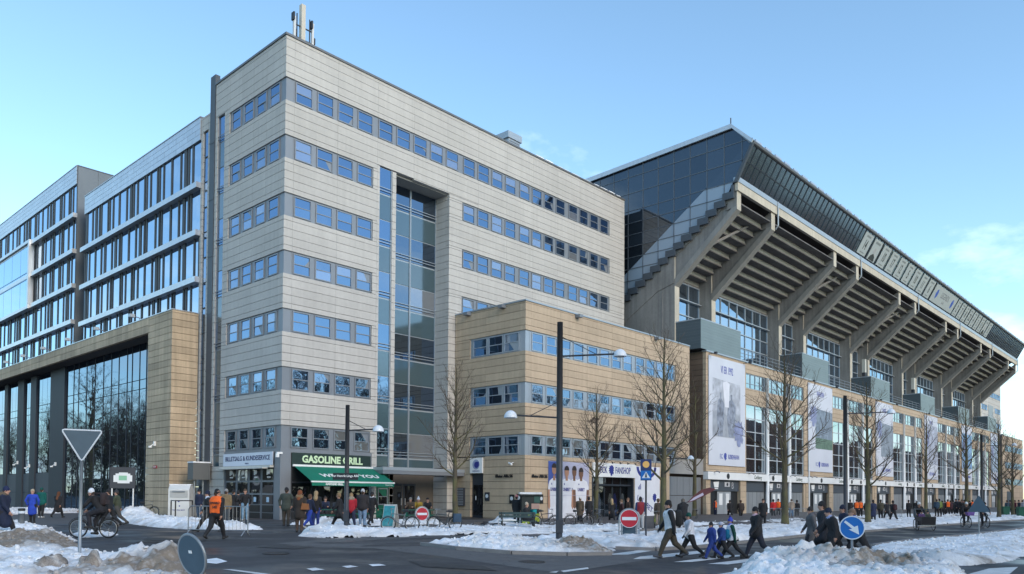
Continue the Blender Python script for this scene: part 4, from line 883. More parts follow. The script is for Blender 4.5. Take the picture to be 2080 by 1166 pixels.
# ------------------------------------------------------------------ stadium: cantilever stand
def sline(y): return 20.84+(1.17-y)*.674
def stand():
    root = thing('stadium_stand', 'concrete cantilever stadium stand with raking beams and glazed roof edge', 'building', (38.5, FY, 15)); O = np.array([38.5, FY, 15.0])
    def pr(mb, poly, x0, x1, mi=0): mb.prism([(y-O[1], z-O[2]) for y, z in poly], 0, x0-O[0], x1-O[0], mi); return mb
    EDG = M('raker_edge', (.28, .265, .245), .85, var=.12, scale=.6, streak=.15)
    FX = sorted([38.5+23*k for k in range(6)]+[45.58+23*k for k in range(6)])
    def frame(x):
        t = .78
        f = MB(); pr(f, [(-4.4, 14.9), (-4.4, 24.55), (1.17, 20.8), (1.17, 14.9)], x, x+t)
        pr(f, [(-4.38, 21.5), (-10.6, 27.3), (-10.6, 28.7), (-4.38, 24.5)], x+.12, x+t-.12)
        o = f.build('raker_frame', CONC, root)
        c = MB(); pr(c, [(-4.42, 21.3), (-10.71, 27.1), (-10.71, 27.75), (-4.42, 22.0)], x-.01, x+t+.01); c.build('lower_flange', EDG, o)
        c = MB(); pr(c, [(-4.42, 24.1), (-10.0, 27.95), (-10.71, 28.1), (-10.71, 28.85), (-4.42, 24.62)], x-.01, x+t+.01); c.build('upper_flange', CONC, o)
        c = MB(); pr(c, [(-9.7, 27.2), (-9.9, 28.1), (-10.71, 28.3), (-10.71, 27.4)], x-.012, x+t+.012); pr(c, [(-10.73, 27.1), (-10.71, 27.1), (-10.71, 28.85), (-10.73, 28.85)], x-.01, x+t+.01, 1); c.build('tip_block', [CONC, CONCL], o)
        c = MB(); pr(c, [(-4.46, 15.0), (-4.4, 15.0), (-4.4, 21.35), (-4.46, 21.3)], x-.012, x+t+.012); pr(c, [(-4.45, 22.0), (-4.37, 22.0), (-4.37, 24.1), (-4.45, 24.05)], x-.013, x+t+.013); c.build('column_edge', CONCL, o)
    for x in FX: frame(x)
    for x in FX[1::2]:
        d = MB(); d.path([(x+.9-O[0], -11.0-FY, 29.9-15), (x+.9-O[0], -11.0-FY, 27.6-15), (x+.9-O[0], -10.75-FY, 27.3-15)], .07, 8); d.build('downpipe', GREYL, root)
    c = MB(); pr(c, [(-4.38, 24.5), (1.17, 20.75), (1.17, 18.7), (-2.6, 21.1), (-4.38, 21.6)], 38.43, 38.5); pr(c, [(-3.1, 14.9), (-3.05, 14.9), (-3.05, 21.3), (-3.1, 21.3)], 38.46, 38.5); c.build('beam_relief', CONC, root)
    # seating steps seen from below
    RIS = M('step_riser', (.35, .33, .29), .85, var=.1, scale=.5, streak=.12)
    sm = {}
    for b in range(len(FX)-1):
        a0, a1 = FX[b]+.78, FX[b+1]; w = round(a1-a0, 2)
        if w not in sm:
            s = MB(); s.box(0, w, 0, .14, -.60, -.12, 0); s.box(0, w, -.93, .14, -.12, 0, 1); sm[w] = s.mesh('step_unit', [RIS, M('shaded_soffit', (.14, .13, .125), .9, var=.25, scale=.5, streak=.2)])  # dark soffits under paler risers: deep shade between steps put into the colours
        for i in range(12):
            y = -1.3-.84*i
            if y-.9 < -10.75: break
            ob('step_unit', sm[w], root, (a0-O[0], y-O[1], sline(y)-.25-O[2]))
    # cross brace in the narrow bays
    for k in range(6):
        b = MB(); b.path([(39.3+23*k-38.5, -7.3-FY, 24.6-15), (45.5+23*k-38.5, -9.9-FY, 28.3-15)], .14, 6); b.build('brace', CONC, root)
    # edge beam, flashing
    for b in range(len(FX)):
        a0 = FX[b] if b else 38.35; a1 = FX[b+1] if b+1 < len(FX) else 161.7
        pbox('edge_beam', root, CONCL, a0+.01-O[0], a1-.01-O[0], -10.9-FY, -10.6-FY, 28.72-15, 29.46-15)
    pbox('edge_flashing', root, GREYL, 38.3-O[0], 161.75-O[0], -10.96-FY, -10.5-FY, 29.46-15, 29.92-15)
    # roof edge glazing: two rows of slanted panes between dark bars
    EG = GL('roof_edge_glass', (.17, .195, .18), .12, (.8, .9, .9), rough=.12, objvar=.3)
    A = np.array([-10.82, 29.92]); B = np.array([-12.2, 32.45]); dvec = B-A; nrm = np.array([dvec[1], -dvec[0]])/np.linalg.norm(dvec)   # inward normal (+Y)
    def slab(mb, t0, t1, x0, x1, off, th, mi=0):
        p = [A+dvec*t0-nrm*(-off), A+dvec*t1-nrm*(-off), A+dvec*t1+nrm*(off+th), A+dvec*t0+nrm*(off+th)]
        mb.prism([(q[0]-FY, q[1]-15) for q in p], 0, x0, x1, mi); return mb
    N = 117; pw = (161.6-38.4)/N
    m1 = slab(MB(), .01, .5, 0, pw-.09, .03, .03).mesh('pane', EG); m2 = slab(MB(), .53, .99, 0, pw-.09, .03, .03).mesh('pane', EG)
    for i in range(N):
        x = 38.4+pw*i+.045-O[0]; ob('roof_edge_pane', m1, root, (x, 0, 0)); ob('roof_edge_pane', m2, root, (x, 0, 0))
    bars = MB()
    for i in range(N+1): slab(bars, 0, 1, 38.4+pw*i-.035-O[0], 38.4+pw*i+.035-O[0], -.03, .12)
    slab(bars, .5, .53, -.1, 161.6-O[0], -.035, .13); bars.build('glazing_bars', DARKM, root)
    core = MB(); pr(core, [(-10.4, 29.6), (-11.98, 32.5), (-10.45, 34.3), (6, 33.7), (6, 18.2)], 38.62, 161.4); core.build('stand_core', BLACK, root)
    rf = MB(); pr(rf, [(-12.3, 32.6), (-10.4, 34.62), (6.5, 34.0), (6.5, 33.75), (-10.4, 34.37), (-12.1, 32.5)], 38.2, 161.8); rf.build('roof', M('roof_sheet', (.24, .26, .29), .4, .4, var=.1, scale=.4), root)
    gt = MB(); gt.path([(38.3-O[0], -12.3-FY, 32.6-15), (161.8-O[0], -12.3-FY, 32.6-15)], .17, 8); gt.build('gutter', CAPM, root)
    rnd = random.Random(4)
    for i in range(60):
        x = 38.8+2.05*i-O[0]; pbox('gutter_snow_guard', root, SILV if i < 30 or rnd.random() < .5 else GREYL, x, x+1.2+.3*rnd.random(), -12.36-FY, -12.24-FY, 32.8-15, 32.98-15)
    tr = MB(); pr(tr, [(-10.4, 34.3), (-10.4, 34.72), (6.5, 34.1), (6.5, 33.65)], 38.05, 38.22); pr(tr, [(-12.32, 32.45), (-10.4, 34.35), (-10.4, 34.7), (-12.45, 32.72)], 38.05, 38.22); tr.build('roof_edge_trim', SILV, root)
    tr = MB(); pr(tr, [(-10.55, 29.4), (-12.2, 32.45), (-12.45, 32.45), (-10.9, 29.4)], 38.12, 38.4); tr.path([(-.3, -10.3-FY, 19.6), (-.3, -10.3-FY, 20.3)], .06, 6); tr.build('end_post', SLATE, root)
    # dark glazed end wall above the stepped seating line
    def clip(poly, a, b, c):     # keep a*y+b*z<=c
        out = []
        for i in range(len(poly)):
            p, q = poly[i], poly[(i+1) % len(poly)]; dp, dq = a*p[0]+b*p[1]-c, a*q[0]+b*q[1]-c
            if dp <= 0: out.append(p)
            if dp*dq < 0: t = dp/(dp-dq); out.append((p[0]+t*(q[0]-p[0]), p[1]+t*(q[1]-p[1])))
        return out
    def area(p): return abs(sum(p[i][0]*p[(i+1) % len(p)][1]-p[(i+1) % len(p)][0]*p[i][1] for i in range(len(p))))/2
    PALE = M('painted_sky_sheen', (.24, .30, .37), .3, objvar=.12, spec=.6)  # pale sky sheen of the end glass, painted as flat pale panes
    ys = [5.83-1.715*k for k in range(12)]; zs = [18.0, 19.13, 20.3, 21.47, 22.63, 23.8, 24.92, 25.99, 27.16, 28.33, 29.54, 31.28, 32.92, 34.4]
    for i in range(len(ys)-1):
        for j in range(len(zs)-1):
            p = [(ys[i+1]+.03, zs[j]+.03), (ys[i]-.03, zs[j]+.03), (ys[i]-.03, zs[j+1]-.03), (ys[i+1]+.03, zs[j+1]-.03)]
            for (a, b, c) in ((-.674, -1, -(20.84+1.17*.674)-.1), (.037, 1, 34.5-10.4*.037+.02), (-2.0, 1.75, 2.0*10.4+1.75*34.4), (-2.6, -1.5, 2.6*10.6-1.5*29.75)):
                p = clip(p, a, b, c) if len(p) > 2 else []
            if len(p) < 3: continue
            d = (.712, 1, 23.28+1.15*.712)
            for q, mat, nm in ((clip(p, *d), PALE, 'sky_sheen_pane'), (clip(p, -d[0], -d[1], -d[2]), GLK, 'end_wall_pane')):
                if len(q) > 2 and area(q) > .03: pr(MB(), q, 38.32, 38.36).build(nm if zs[j] < 29.5 else 'end_wall_pane', mat if zs[j] < 29.5 else GLK, root)
    gb = MB()
    for y in ys:
        if y > -11.5: pr(gb, [(y-.03, max(sline(y), 18)), (y+.03, max(sline(y), 18)), (y+.03, 34.2), (y-.03, 34.2)] if y > -10 else [(y-.03, 31.3), (y+.03, 31.3), (y+.03, 33.2), (y-.03, 33.2)], 38.28, 38.37)
    for z in zs[1:-1]:
        yl = max(-10.6 if z < 29.8 else -10.6-(z-29.9)*.56, 1.17-(z-20.84)/.674); gb.box(-.22, -.13, yl-FY, 6-FY, z-.03-15, z+.03-15)
    gb.build('end_wall_bars', M('bar_grey', (.12, .135, .155), .5, .3), root)
    for j in range(19):
        y = 5.4-.84*j
        if y-.84 < -10.7: break
        pbox('step_trim', root, SLATE, -.32, -.1, y-.84-FY, y-FY, sline(y)-.12-15, sline(y)+.5-15)
        pbox('step_trim', root, SLATE, -.32, -.1, y-.84-FY, y-.6-FY, sline(y)+.5-15, sline(y)+.5+.56-15)
    # glass walls between the columns
    def glaz(a0, a1, n):
        w = (a1-a0)/n; bars = MB(); hs = [15.1, 16.55, 18.0, 19.45, 20.9, 22.6]
        for i in range(n):
            for j in range(5): pbox('pane', root, GLC, a0+w*i+.05-O[0], a0+w*(i+1)-.05-O[0], -3.0-FY, -2.96-FY, hs[j]+.05-15, hs[j+1]-.05-15)
        for i in range(n+1): bars.box(a0+w*i-.05-O[0], a0+w*i+.05-O[0], -3.08-FY, -2.94-FY, .05, 7.7)
        for j, z in enumerate(hs): bars.box(a0-O[0], a1-O[0], -3.1-(.25 if j == 4 else 0)-FY, -2.94-FY, z-.05-15, z+.05-15)
        bars.build('glazing_bars', GREYL, root); MB().box(a0-O[0], a1-O[0], -2.9-FY, -2.7-FY, .0, 8.4).build('glazing_back', BLACK, root)
    for b in range(len(FX)-1): glaz(FX[b]+.8, FX[b+1]-.02, 3 if b % 2 == 0 else 8)
stand()
BAN = ['trophy photograph banner', 'crowd photograph banner with green pitch', 'third, steel grey banner', 'fourth, lilac grey banner', 'fifth, sky blue banner', 'last, ice blue banner']
def cabins():
    C1 = M('cabin_sage', (.19, .24, .245), .5, .2, var=.06, scale=.5, objvar=.03); C2 = M('cabin_side', (.085, .11, .125), .5, .2, objvar=.05)
    for k in range(6):
        x = 38.67+23.04*k
        t = thing('terrace_cabin', 'grey green clad box cabin on the terrace above the '+BAN[k], 'cabin', (x, FY, 15.15), 0, 'cabins along the stadium terrace')
        MB().box(.05, 7.85, .02, 2.6, 0, 2.7).build('body', DARKM, t)
        for j in range(10):
            pbox('cladding_board', t, C1, .0, 7.9, -.03, .02, .02+.268*j, .278+.268*j); pbox('cladding_board', t, C2, .0, .05, .021, 2.62, .02+.268*j, .278+.268*j)
        MB().box(-.04, 7.94, -.06, 2.65, 2.7, 2.8).build('roof_edge', GREYL, t)
        x1 = 61.7+23.04*k if k < 5 else 164
        if x1-x-8 > 1:
            r = thing('terrace_railing', 'thin grey terrace railing beside the cabin above the '+BAN[k], 'railing', (x+7.95, FY+.1, 15.1), 0, 'railings along the stadium terrace'); L = x1-x-8
            m = MB(); [m.box(0, L, 0, .04, z, z+.04) for z in (.4, .75, 1.1)]; m.build('rail', GREYM, r)
            for i in range(9): pbox('post', r, GREYM, L*i/8, L*i/8+.05, -.01, .05, -.1, 1.12)
    for (x, z) in ((89.4, 19.2), (112.6, 19.2)):
        t = thing('phone_antenna', 'pale antenna panel fixed to a stadium column', 'antenna', (x, -4.75, z), 0, 'antennas on the stadium columns'); MB().box(-.25, .25, -.15, .3, 0, 1.9).build('panel', M('antenna_cream', (.55, .53, .47), .6), t); MB().box(-.2, .2, -.1, .3, -.5, 0).build('bracket', DARKM, t)
cabins()
WORD = {'14': 'fourteen', '10': 'ten', '17': 'seventeen', '12': 'twelve', '5': 'five', '11': 'eleven', '6': 'six', '2': 'two', '7': 'seven', '8': 'eight', '22': 'twenty-two', '4': 'four', '3': 'three'}
def legends():
    A = np.array([-10.82, 29.92]); B = np.array([-12.2, 32.45]); d = (B-A)/np.linalg.norm(B-A); ang = math.atan2(d[1], -d[0])    # slope angle
    BD = M('board_white', (.40, .44, .44), .6)
    nums = ['14', None, '10', '17', '12', '5', '10', '11', '6', 'L', '2', '7', '8', '22', '4', '3', '11', None, '8']
    x = 67.9
    for i, n in enumerate(nums):
        w = 11.6 if n == 'L' else (2.55 if i < 9 else 2.05)
        c = A+d*.25; lab = 'large white board reading LEGENDS CLUB on the stadium roof edge' if n == 'L' else ('white board with a portrait on the stadium roof edge, %s the large board' % ('before' if i < 9 else 'after') if n is None else 'white board showing number %s on the stadium roof edge, %s the large board' % (WORD[n], 'before' if i < 9 else 'after'))
        t = thing('legend_board', lab, 'sign', (x, c[0]-.0, c[1]), 0, 'number boards along the stadium roof edge')
        # local frame: x right, up along slope
        rot = Matrix(((1, 0, 0), (0, d[0], -d[1]), (0, d[1], d[0])))   # local y -> slope up, local z -> outward
        t.rotation_euler = rot.to_euler()
        MB().box(0, w, .0, 2.45, .03, .09).build('plate', BD, t)
        DK = M('board_black', (.03, .035, .035), .6)
        if n == 'L':
            lettering(t, 'LEGENDS', 1.15, M('board_ink', (.12, .13, .15), .6), (w/2, 1.45, .092), (0, 0, 0), sx=.85); lettering(t, 'CLUB', .45, MATS['board_ink'], (w/2, .6, .092), (0, 0, 0))
            for xx in (1.7, w-1.7):
                P = [(0, .5), (.45, .9), (.5, 1.4), (.2, 1.95), (-.25, 1.8), (-.5, 1.2), (-.3, .8)]; MB().prism([(xx+a, b) for a, b in P], 2, .09, .096).build('crest', M('board_blue', (.04, .1, .42), .6), t)
        elif n is None:
            MB().prism([(w*.12, .05), (w*.88, .05), (w*.75, .55), (w*.55, .8), (w*.45, .8), (w*.25, .55)], 2, .09, .096).build('portrait', DK, t); MB().disc((w/2, 1.15, .094), .34, 2, .01, 14).build('portrait_head', M('board_face', (.38, .38, .38), .6), t)
            MB().box(w*.2, w*.8, 1.95, 2.2, .09, .096).build('name_line', M('board_grey', (.2, .22, .22), .6), t)
        else:
            lettering(t, n, 1.55, DK, (w/2, 1.12, .092), (0, 0, 0), bold=.03, sx=.62)
            MB().box(w*.25, w*.75, 2.0, 2.2, .09, .096).build('name_line', M('board_grey', (.2, .22, .22), .6), t); MB().box(w*.25, w*.75, .2, .32, .09, .096).build('name_line', MATS['board_grey'], t)
        x += w+(.75 if i < 9 else .62)
legends()
# ------------------------------------------------------------------ mirrored blocks at the far end
def far_blocks():
    r = thing('far_office_building', 'distant pale grey office block beyond the far end of the stadium', 'building', (167.3, 0, 0))
    w = MB().box(0, 36.6, .1, 9, -.8, 30.0).build('wall', JOINT, r)
    for j in range(24):
        z0 = 5+1.03*j
        for i in range(8):
            pbox('panel', w, PAN, 4.6*i+.02, 4.6*i+4.58, -.02, .1, z0+.02, z0+1.01)
    for k in (3, 4, 5, 6):
        for g in (2.6, 9.0, 15.4, 23.5, 29.8):
            if k < 6 and g == 23.5: continue
            for i in range(4): window(r, g+1.55*i, -.1, ZT[k]-BH+.05, 1.3, BH-.1)
    MB().box(22.9, 28.0, -.06, -.02, 6, 24).build('stair_recess', GREYM, r)
    MB().box(-.1, 36.7, -.1, 9, 30.0, 30.15).build('parapet_cap', CAPM, r)
    r = thing('far_annex_building', 'distant sand coloured annex beyond the last stadium banner', 'building', (167.3, -7.05, 0))
    w = MB().box(0, 22.2, .1, 7, -.8, 14.9).build('wall', JOINT, r)
    for j in range(15):
        z0 = -.3+1.015*j
        for i in range(5): pbox('panel', w, PAN_T, 4.44*i+.02, 4.44*i+4.42, -.02, .1, z0+.02, z0+1.0)
    for k in range(3):
        for g in (2.4, 8.9, 15.3):
            for i in range(4): window(r, g+1.55*i, -.1, ZT[k]-BH+.05, 1.3, BH-.1, fm=GREYL)
    MB().box(-.1, 22.3, -.1, 7, 14.9, 15.05).build('parapet_cap', GREYL, r)
    o = MB().box(4, 10, -.08, -.02, -.7, 3.0).build('gate', SLATE, r)
    MB().box(-3.0, 0, .4, .9, -.8, 13.0).build('link_wall', M('brown_tile', (.16, .105, .07), .7), r)
far_blocks()
# ------------------------------------------------------------------ bare winter trees
BARK = M('bark', (.085, .07, .048), .9, var=.3, scale=3, fine=.2, bump=.8, col2=(.11, .10, .045), stretch=(1, 1, .3))
TWIG = M('twig', (.085, .064, .052), .9, var=.15, scale=2)
def tree_mesh(H, trunk_d, clear, spread, seed, dens=1.0):
    """trunk with leader, limbs swept upward, then two orders of twigs"""
    rnd = np.random.RandomState(seed); tr = MB(); lm = MB(); tw = MB()
    n = 12; pts = []; off = np.zeros(2)
    for i in range(n+1):
        off += (rnd.rand(2)-.5)*.05*H/9; pts.append(np.array([off[0]*min(1, i/3), off[1]*min(1, i/3), H*.97*i/n]))
    rad = [trunk_d/2*((1-.93*(i/n))**.85)*(1.35 if i == 0 else 1) for i in range(n+1)]
    tr.path(pts, rad, 9)
    def along(t):
        k = min(int(t*n), n-1); f = t*n-k; return pts[k]*(1-f)+pts[k+1]*f
    def grow(p, d, L, r, k, bend, out):
        """polyline that curves upward; returns points"""
        P = [p]; dd = d/np.linalg.norm(d); s = L/k
        for i in range(k):
            dd = dd+np.array([(rnd.rand()-.5)*.34, (rnd.rand()-.5)*.34, bend+(rnd.rand()-.5)*.2]); dd /= np.linalg.norm(dd); P.append(P[-1]+dd*s)
        return P
    limbs = []
    m = int(30*dens)
    for i in range(m):
        t = clear+(.96-clear)*((i+rnd.rand()*.6)/m)**.9; a = i*2.4+rnd.rand()*.7; rel = (t-clear)/(1-clear)
        L = spread*(1.0-.72*rel)*rnd.uniform(.72, 1.12)*(.75+.25*min(1, rel*5)); el = R(rnd.uniform(18, 42)+22*rel)
        d = np.array([math.cos(a)*math.cos(el), math.sin(a)*math.cos(el), math.sin(el)]); r0 = max(.012, trunk_d*.5*(1-.85*t)*.42)
        P = grow(along(t), d, L, r0, 7, .10, lm); lm.path(P, [max(.007, r0*(1-.86*j/7)) for j in range(8)], 5, cap=False); limbs.append((P, L, r0))
    def twigs(P, L, r, order):
        cnt = max(3, int(L*(5.2 if order == 1 else 6.0)*dens)); k = len(P)-1
        for i in range(cnt):
            t = .16+.84*(i+rnd.rand())/cnt; j = min(int(t*k), k-1); f = t*k-j; p = P[j]*(1-f)+P[j+1]*f; ax = P[j+1]-P[j]; ax /= np.linalg.norm(ax)
            v = rnd.randn(3); v -= ax*(v@ax); v /= np.linalg.norm(v)+1e-9; d = ax*.75+v*rnd.uniform(.5, .95)+np.array([0, 0, .18])
            l = (L*(.42 if order == 1 else .5)*(1.1-.6*t)*rnd.uniform(.6, 1.2)); l = max(l, .18)
            Q = grow(p, d, l, r, 3, .07, tw); rr = max(0.0045, r*.42*(1-.5*t)) if order == 1 else 0.0045
            tw.path(Q, [rr, rr*.85, max(.0045, rr*.65), .004], 3, cap=False)
            if order == 1 and l > .35: twigs(Q, l, rr, 2)
    for P, L, r0 in limbs: twigs(P, L, r0, 1)
    return tr.mesh('trunk', BARK, True), lm.mesh('limbs', BARK, True), tw.mesh('twigs', TWIG)
TM = [tree_mesh(9.0, .36, .27, 3.7, 5), tree_mesh(9.0, .36, .30, 3.9, 9, .95), tree_mesh(9.0, .34, .33, 3.3, 14, .9)]
def tree(loc, H, v, rz, label, group, d=1.0, name='street_tree'):
    t = thing(name, label, 'tree', loc, rz, group); s = H/9.0
    for nm, me in zip(('trunk', 'limb', 'crown'), TM[v]):
        o = ob(nm, me, t); o.scale = (s*d*.92, s*d*.92, s)
        if nm == 'crown': o['kind'] = 'stuff'
    return t
def trees():
    L = [(925, 1063, 735, 0, .3, 'bare tree with mossy trunk before the entrance canopy'), (1210, 1062, 790, 1, 1.2, 'bare tree with a dark bird nest before the fan shop'), (1347, 1087, 668, 0, 2.0, 'tall bare tree with mossy trunk beside the crossing sign'),
         (1411, 1056, 775, 2, .7, 'slender bare tree before the grey gate panels'), (1595, 1072, 695, 1, 3.1, 'large bare tree before the second stadium bay'), (1763, 1068, 765, 0, 4.0, 'bare tree close to the long armed lamp at the gates'),
         (1881, 1056, 830, 2, 5.0, 'bare tree behind the cargo tricycle'), (1963, 1050, 815, 1, .2, 'bare tree behind the cyclist with the basket'), (2029, 1056, 845, 0, 1.9, 'thick bare tree by the far green bin')]
    for px, py, pt, v, rz, lab in L:
        g = gnd(px, py); dep = (g-CAM)@AX[2]; H = (py-pt)*dep/FPX; tree(tuple(g-np.array([0, 0, .05])), H, v, rz, lab, 'bare trees along the street')
    for i, (x, y) in enumerate(((78, -24.5), (95, -24.8), (114, -24.6))):
        tree((x, y, float(gz(x, y))-.05), 9.5, i % 3, i*1.3, 'far bare tree further along the stadium street', 'bare trees along the street')
    t = thing('bird_nest', 'dark round twig nest in the bare tree before the fan shop', 'nest', tuple(plane(1207, 854, 1, gnd(1210, 1062)[1]-.05)))
    rnd = np.random.RandomState(2); nb = MB()
    for i in range(150):
        v = rnd.randn(3); v /= np.linalg.norm(v); a = v*.2*np.array([1.2, 1.2, .8]); b = a+rnd.randn(3)*.14; nb.path([a, b], .009, 3)
    nb.build('nest_twigs', TWIG, t)
    rnd = random.Random(8); PK = 'tall bare park tree across the road, mirrored in the windows'
    for i in range(110):
        x = -110+2.3*i+rnd.uniform(-2, 2); y = rnd.uniform(-100, -66)
        if -48 < x < -4: y -= 16
        tree((x, y, float(gz(x, y))-.05), rnd.uniform(20, 28), i % 3, rnd.uniform(0, 6), PK, 'park trees across the road', 1.3, 'park_tree')
    for i in range(90):
        y = 40+3.1*i; x = rnd.uniform(-95, -30)-(12 if y < 75 else 0); tree((x, y, -.05), rnd.uniform(20, 29), i % 3, rnd.uniform(0, 6), PK, 'park trees across the road', 1.3, 'park_tree')
    for i in range(26): tree((112+10*i, -45.5+rnd.uniform(-1, 1), -.48), rnd.uniform(8, 11), i % 3, rnd.uniform(0, 6), PK, 'park trees across the road', 1.1, 'park_tree')
    # evergreen undergrowth of the park: one dark uneven mass
    rs = np.random.RandomState(4); mb = MB()
    def bush(cx, cy, r, h):
        n = 60
        for q in range(n):
            a, b = rs.uniform(0, 6.28), rs.uniform(0, 1); rr = r*math.sqrt(rs.rand()); c = np.array([cx+rr*math.cos(a), cy+rr*math.sin(a), h*b*(1-.5*rr/r)]); u = rs.randn(3)*.5; v = rs.randn(3)*.5; mb.add([c-u, c+v, c+u, c-v], [(0, 1, 2, 3)])
    for i in range(120): x = -120+4.6*i; bush(x, -112+rs.uniform(-4, 4)-(8 if -50 < x < 0 else 0), 4, rs.uniform(4, 9))
    for i in range(80): bush(-104+rs.uniform(-4, 4), 30+4.0*i, 5, rs.uniform(5, 12))
    tag(mb.build('park_undergrowth', M('evergreen', (.03, .04, .022), .8, var=.3, scale=.6)), kind='stuff')
def brick_houses():
    BR = M('brick_brown', (.14, .065, .045), .85, var=.15, scale=1); RF = M('tile_roof', (.09, .04, .032), .8, var=.15, scale=1)
    for i, (x, w, h) in enumerate(((104, 38, 13), (146, 34, 15), (184, 40, 12.5), (228, 36, 14), (268, 40, 13), (312, 44, 15))):
        t = thing('brick_house', 'brown brick apartment house with two gables, %s along the far side of the road' % ('first', 'second', 'third', 'fourth', 'fifth', 'last')[i], 'building', (x, -52, -.6))
        MB().box(0, w, -12, 0, 0, h).build('wall', BR, t); MB().prism([(-12.4, h), (.4, h), (-6, h+6)], 0, -.3, w+.3).build('roof', RF, t)
        for k in range(2): MB().prism([(w*(.2+.5*k), h-.1), (w*(.38+.5*k), h-.1), (w*(.29+.5*k), h+4.6)], 1, -6, .35).build('gable', BR, t)
        for r in range(int(h//3.2)):
            for c in range(int(w//2.6)): window(t, 1+2.6*c, -.0, 1.2+3.2*r, 1.2, 1.6, fm=WHITE, gm=GLD).rotation_euler = (0, 0, math.pi); 
        for ch in t.children:
            if ch.name.startswith('window'): ch.location.x += 1.2; ch.location.y = .05
brick_houses()
trees()
# ------------------------------------------------------------------ street furniture
POST = M('galvanised', (.30, .32, .335), .45, .6, var=.1, scale=4); LAMPM = M('lamp_dark', (.045, .048, .055), .5, .3); SIGNB = M('sign_back', (.05, .09, .125), .6, 0, var=.12, scale=5)
RED = M('sign_red', (.42, .012, .03), .4, var=.1, scale=6); BLUE = M('sign_blue', (.0, .12, .42), .4); RETRO = M('sign_white_film', (.62, .66, .7), .45)
def at(px, py): return tuple(gnd(px, py))
def depth(g): return float((np.array(g)-CAM)@AX[2])
def lamp(px, py, H, arms, label, r=.09, group=None):
    """arms: (height, length, heading in the picture)"""
    t = thing('street_lamp', label, 'street lamp', at(px, py), heading(90), group)
    MB().path([(0, 0, -.2), (0, 0, H*.5), (0, 0, H)], [r, r*.95, r*.85], 10).build('pole', LAMPM, t, smooth=True)
    MB().box(-r*1.05, r*1.05, -r*1.08, -r*.9, .5, .95).build('service_door', DARKM, t)
    for (z, l, s) in arms:
        a = MB(); a.path([(0, 0, z), (s*l, 0, z+.05*l)], .035, 6); a.path([(0, 0, z+.75*abs(l)/2.2), (s*l*.62, 0, z+.05*l*.62)], .014, 5); a.build('arm', LAMPM, t)
        h = MB(); k = 8; n = 18; R0 = .24; pts = []
        for i in range(k+1):
            q = math.pi/2*i/k
            for j in range(n): pts.append((s*l+R0*math.cos(q)*math.cos(2*math.pi*j/n), R0*math.cos(q)*math.sin(2*math.pi*j/n), z+.05*l-.1+.27*math.sin(q)))
        h.add(pts, [(i*n+j, i*n+(j+1) % n, (i+1)*n+(j+1) % n, (i+1)*n+j) for i in range(k) for j in range(n)]); h.add(pts[:n], [tuple(range(n))[::-1]])
        o = h.build('lamp_shade', M('lamp_white', (.66, .7, .75), .4), t, smooth=True)
        MB().disc((s*l, 0, z+.05*l-.105), .16, 2, .02, 16).build('lens', M('lamp_lens', (.3, .32, .33), .3), o)
    return t
g = at(703, 1083); d = depth(g); k = d/FPX
t = lamp(703, 1083, (1083-822)*k, [((1083-874)*k, (766-703)*k, 1)], 'single-arm street lamp with street name plate before the grill', .1)
p = MB(); p.box(-.55, .5, -.17, -.12, (1083-975)*k, (1083-962)*k+.02); p.build('name_plate', M('plate_black', (.012, .014, .02), .5), t)
lettering(t, 'Per Henrik Lings Allé', .13, WHITE, (-.03, -.172, (1083-967)*k), bold=.002)
g = at(1135.5, 1110); k = depth(g)/FPX
lamp(1135.5, 1110, (1110-652)*k, [((1110-722)*k, (1262-1139)*k, 1), ((1110-848)*k, (1136-1036)*k, -1)], 'tall street lamp with two arms on the snowy traffic island', .125)
g = at(1718, 1082); k = depth(g)/FPX
lamp(1718, 1082, (1082-803)*k, [((1082-840)*k, (1812-1718)*k, 1)], 'street lamp with one long arm before the third stadium banner', .12)
g = at(1351, 1062); k = depth(g)/FPX
lamp(1351, 1062, (1062-868)*k, [((1062-932)*k, (1403-1351)*k, 1)], 'slim street lamp hidden behind the tall tree by the crossing sign', .07)
g = at(1995, 1054); k = depth(g)/FPX
lamp(1995, 1054, (1054-882)*k, [((1054-906)*k, (2062-1995)*k, 1)], 'far street lamp behind the back of the triangular sign', .12)
g = at(1608, 1066); k = depth(g)/FPX
t = thing('flag_pole', 'thin white pole at the second stadium gate', 'pole', at(1644, 1056)); MB().path([(0, 0, -.1), (0, 0, 6.2)], .06, 8).build('pole', WHITE, t)
def front(px): return 90-math.degrees(math.atan((px-1040)/FPX))
def post_sign(px, py, label, ang=None, name='road_sign'):
    ang = front(px) if ang is None else ang
    return thing(name, label, 'road sign', at(px, py), heading(ang))
def tri(s, up=True):
    h = s*.866; P = [(-s/2, 0), (s/2, 0), (0, h)] if up else [(-s/2, h), (0, 0), (s/2, h)]
    out = []
    for i in range(3):
        a, b, c = np.array(P[i-1]), np.array(P[i]), np.array(P[(i+1) % 3]); 
        for t in (.10, .03, -.0):
            pass
        u = (a-b)/np.linalg.norm(a-b); v = (c-b)/np.linalg.norm(c-b); r = .07*s
        out += [tuple(b+u*r), tuple(b+(u+v)*r*.28), tuple(b+v*r)]
    return out
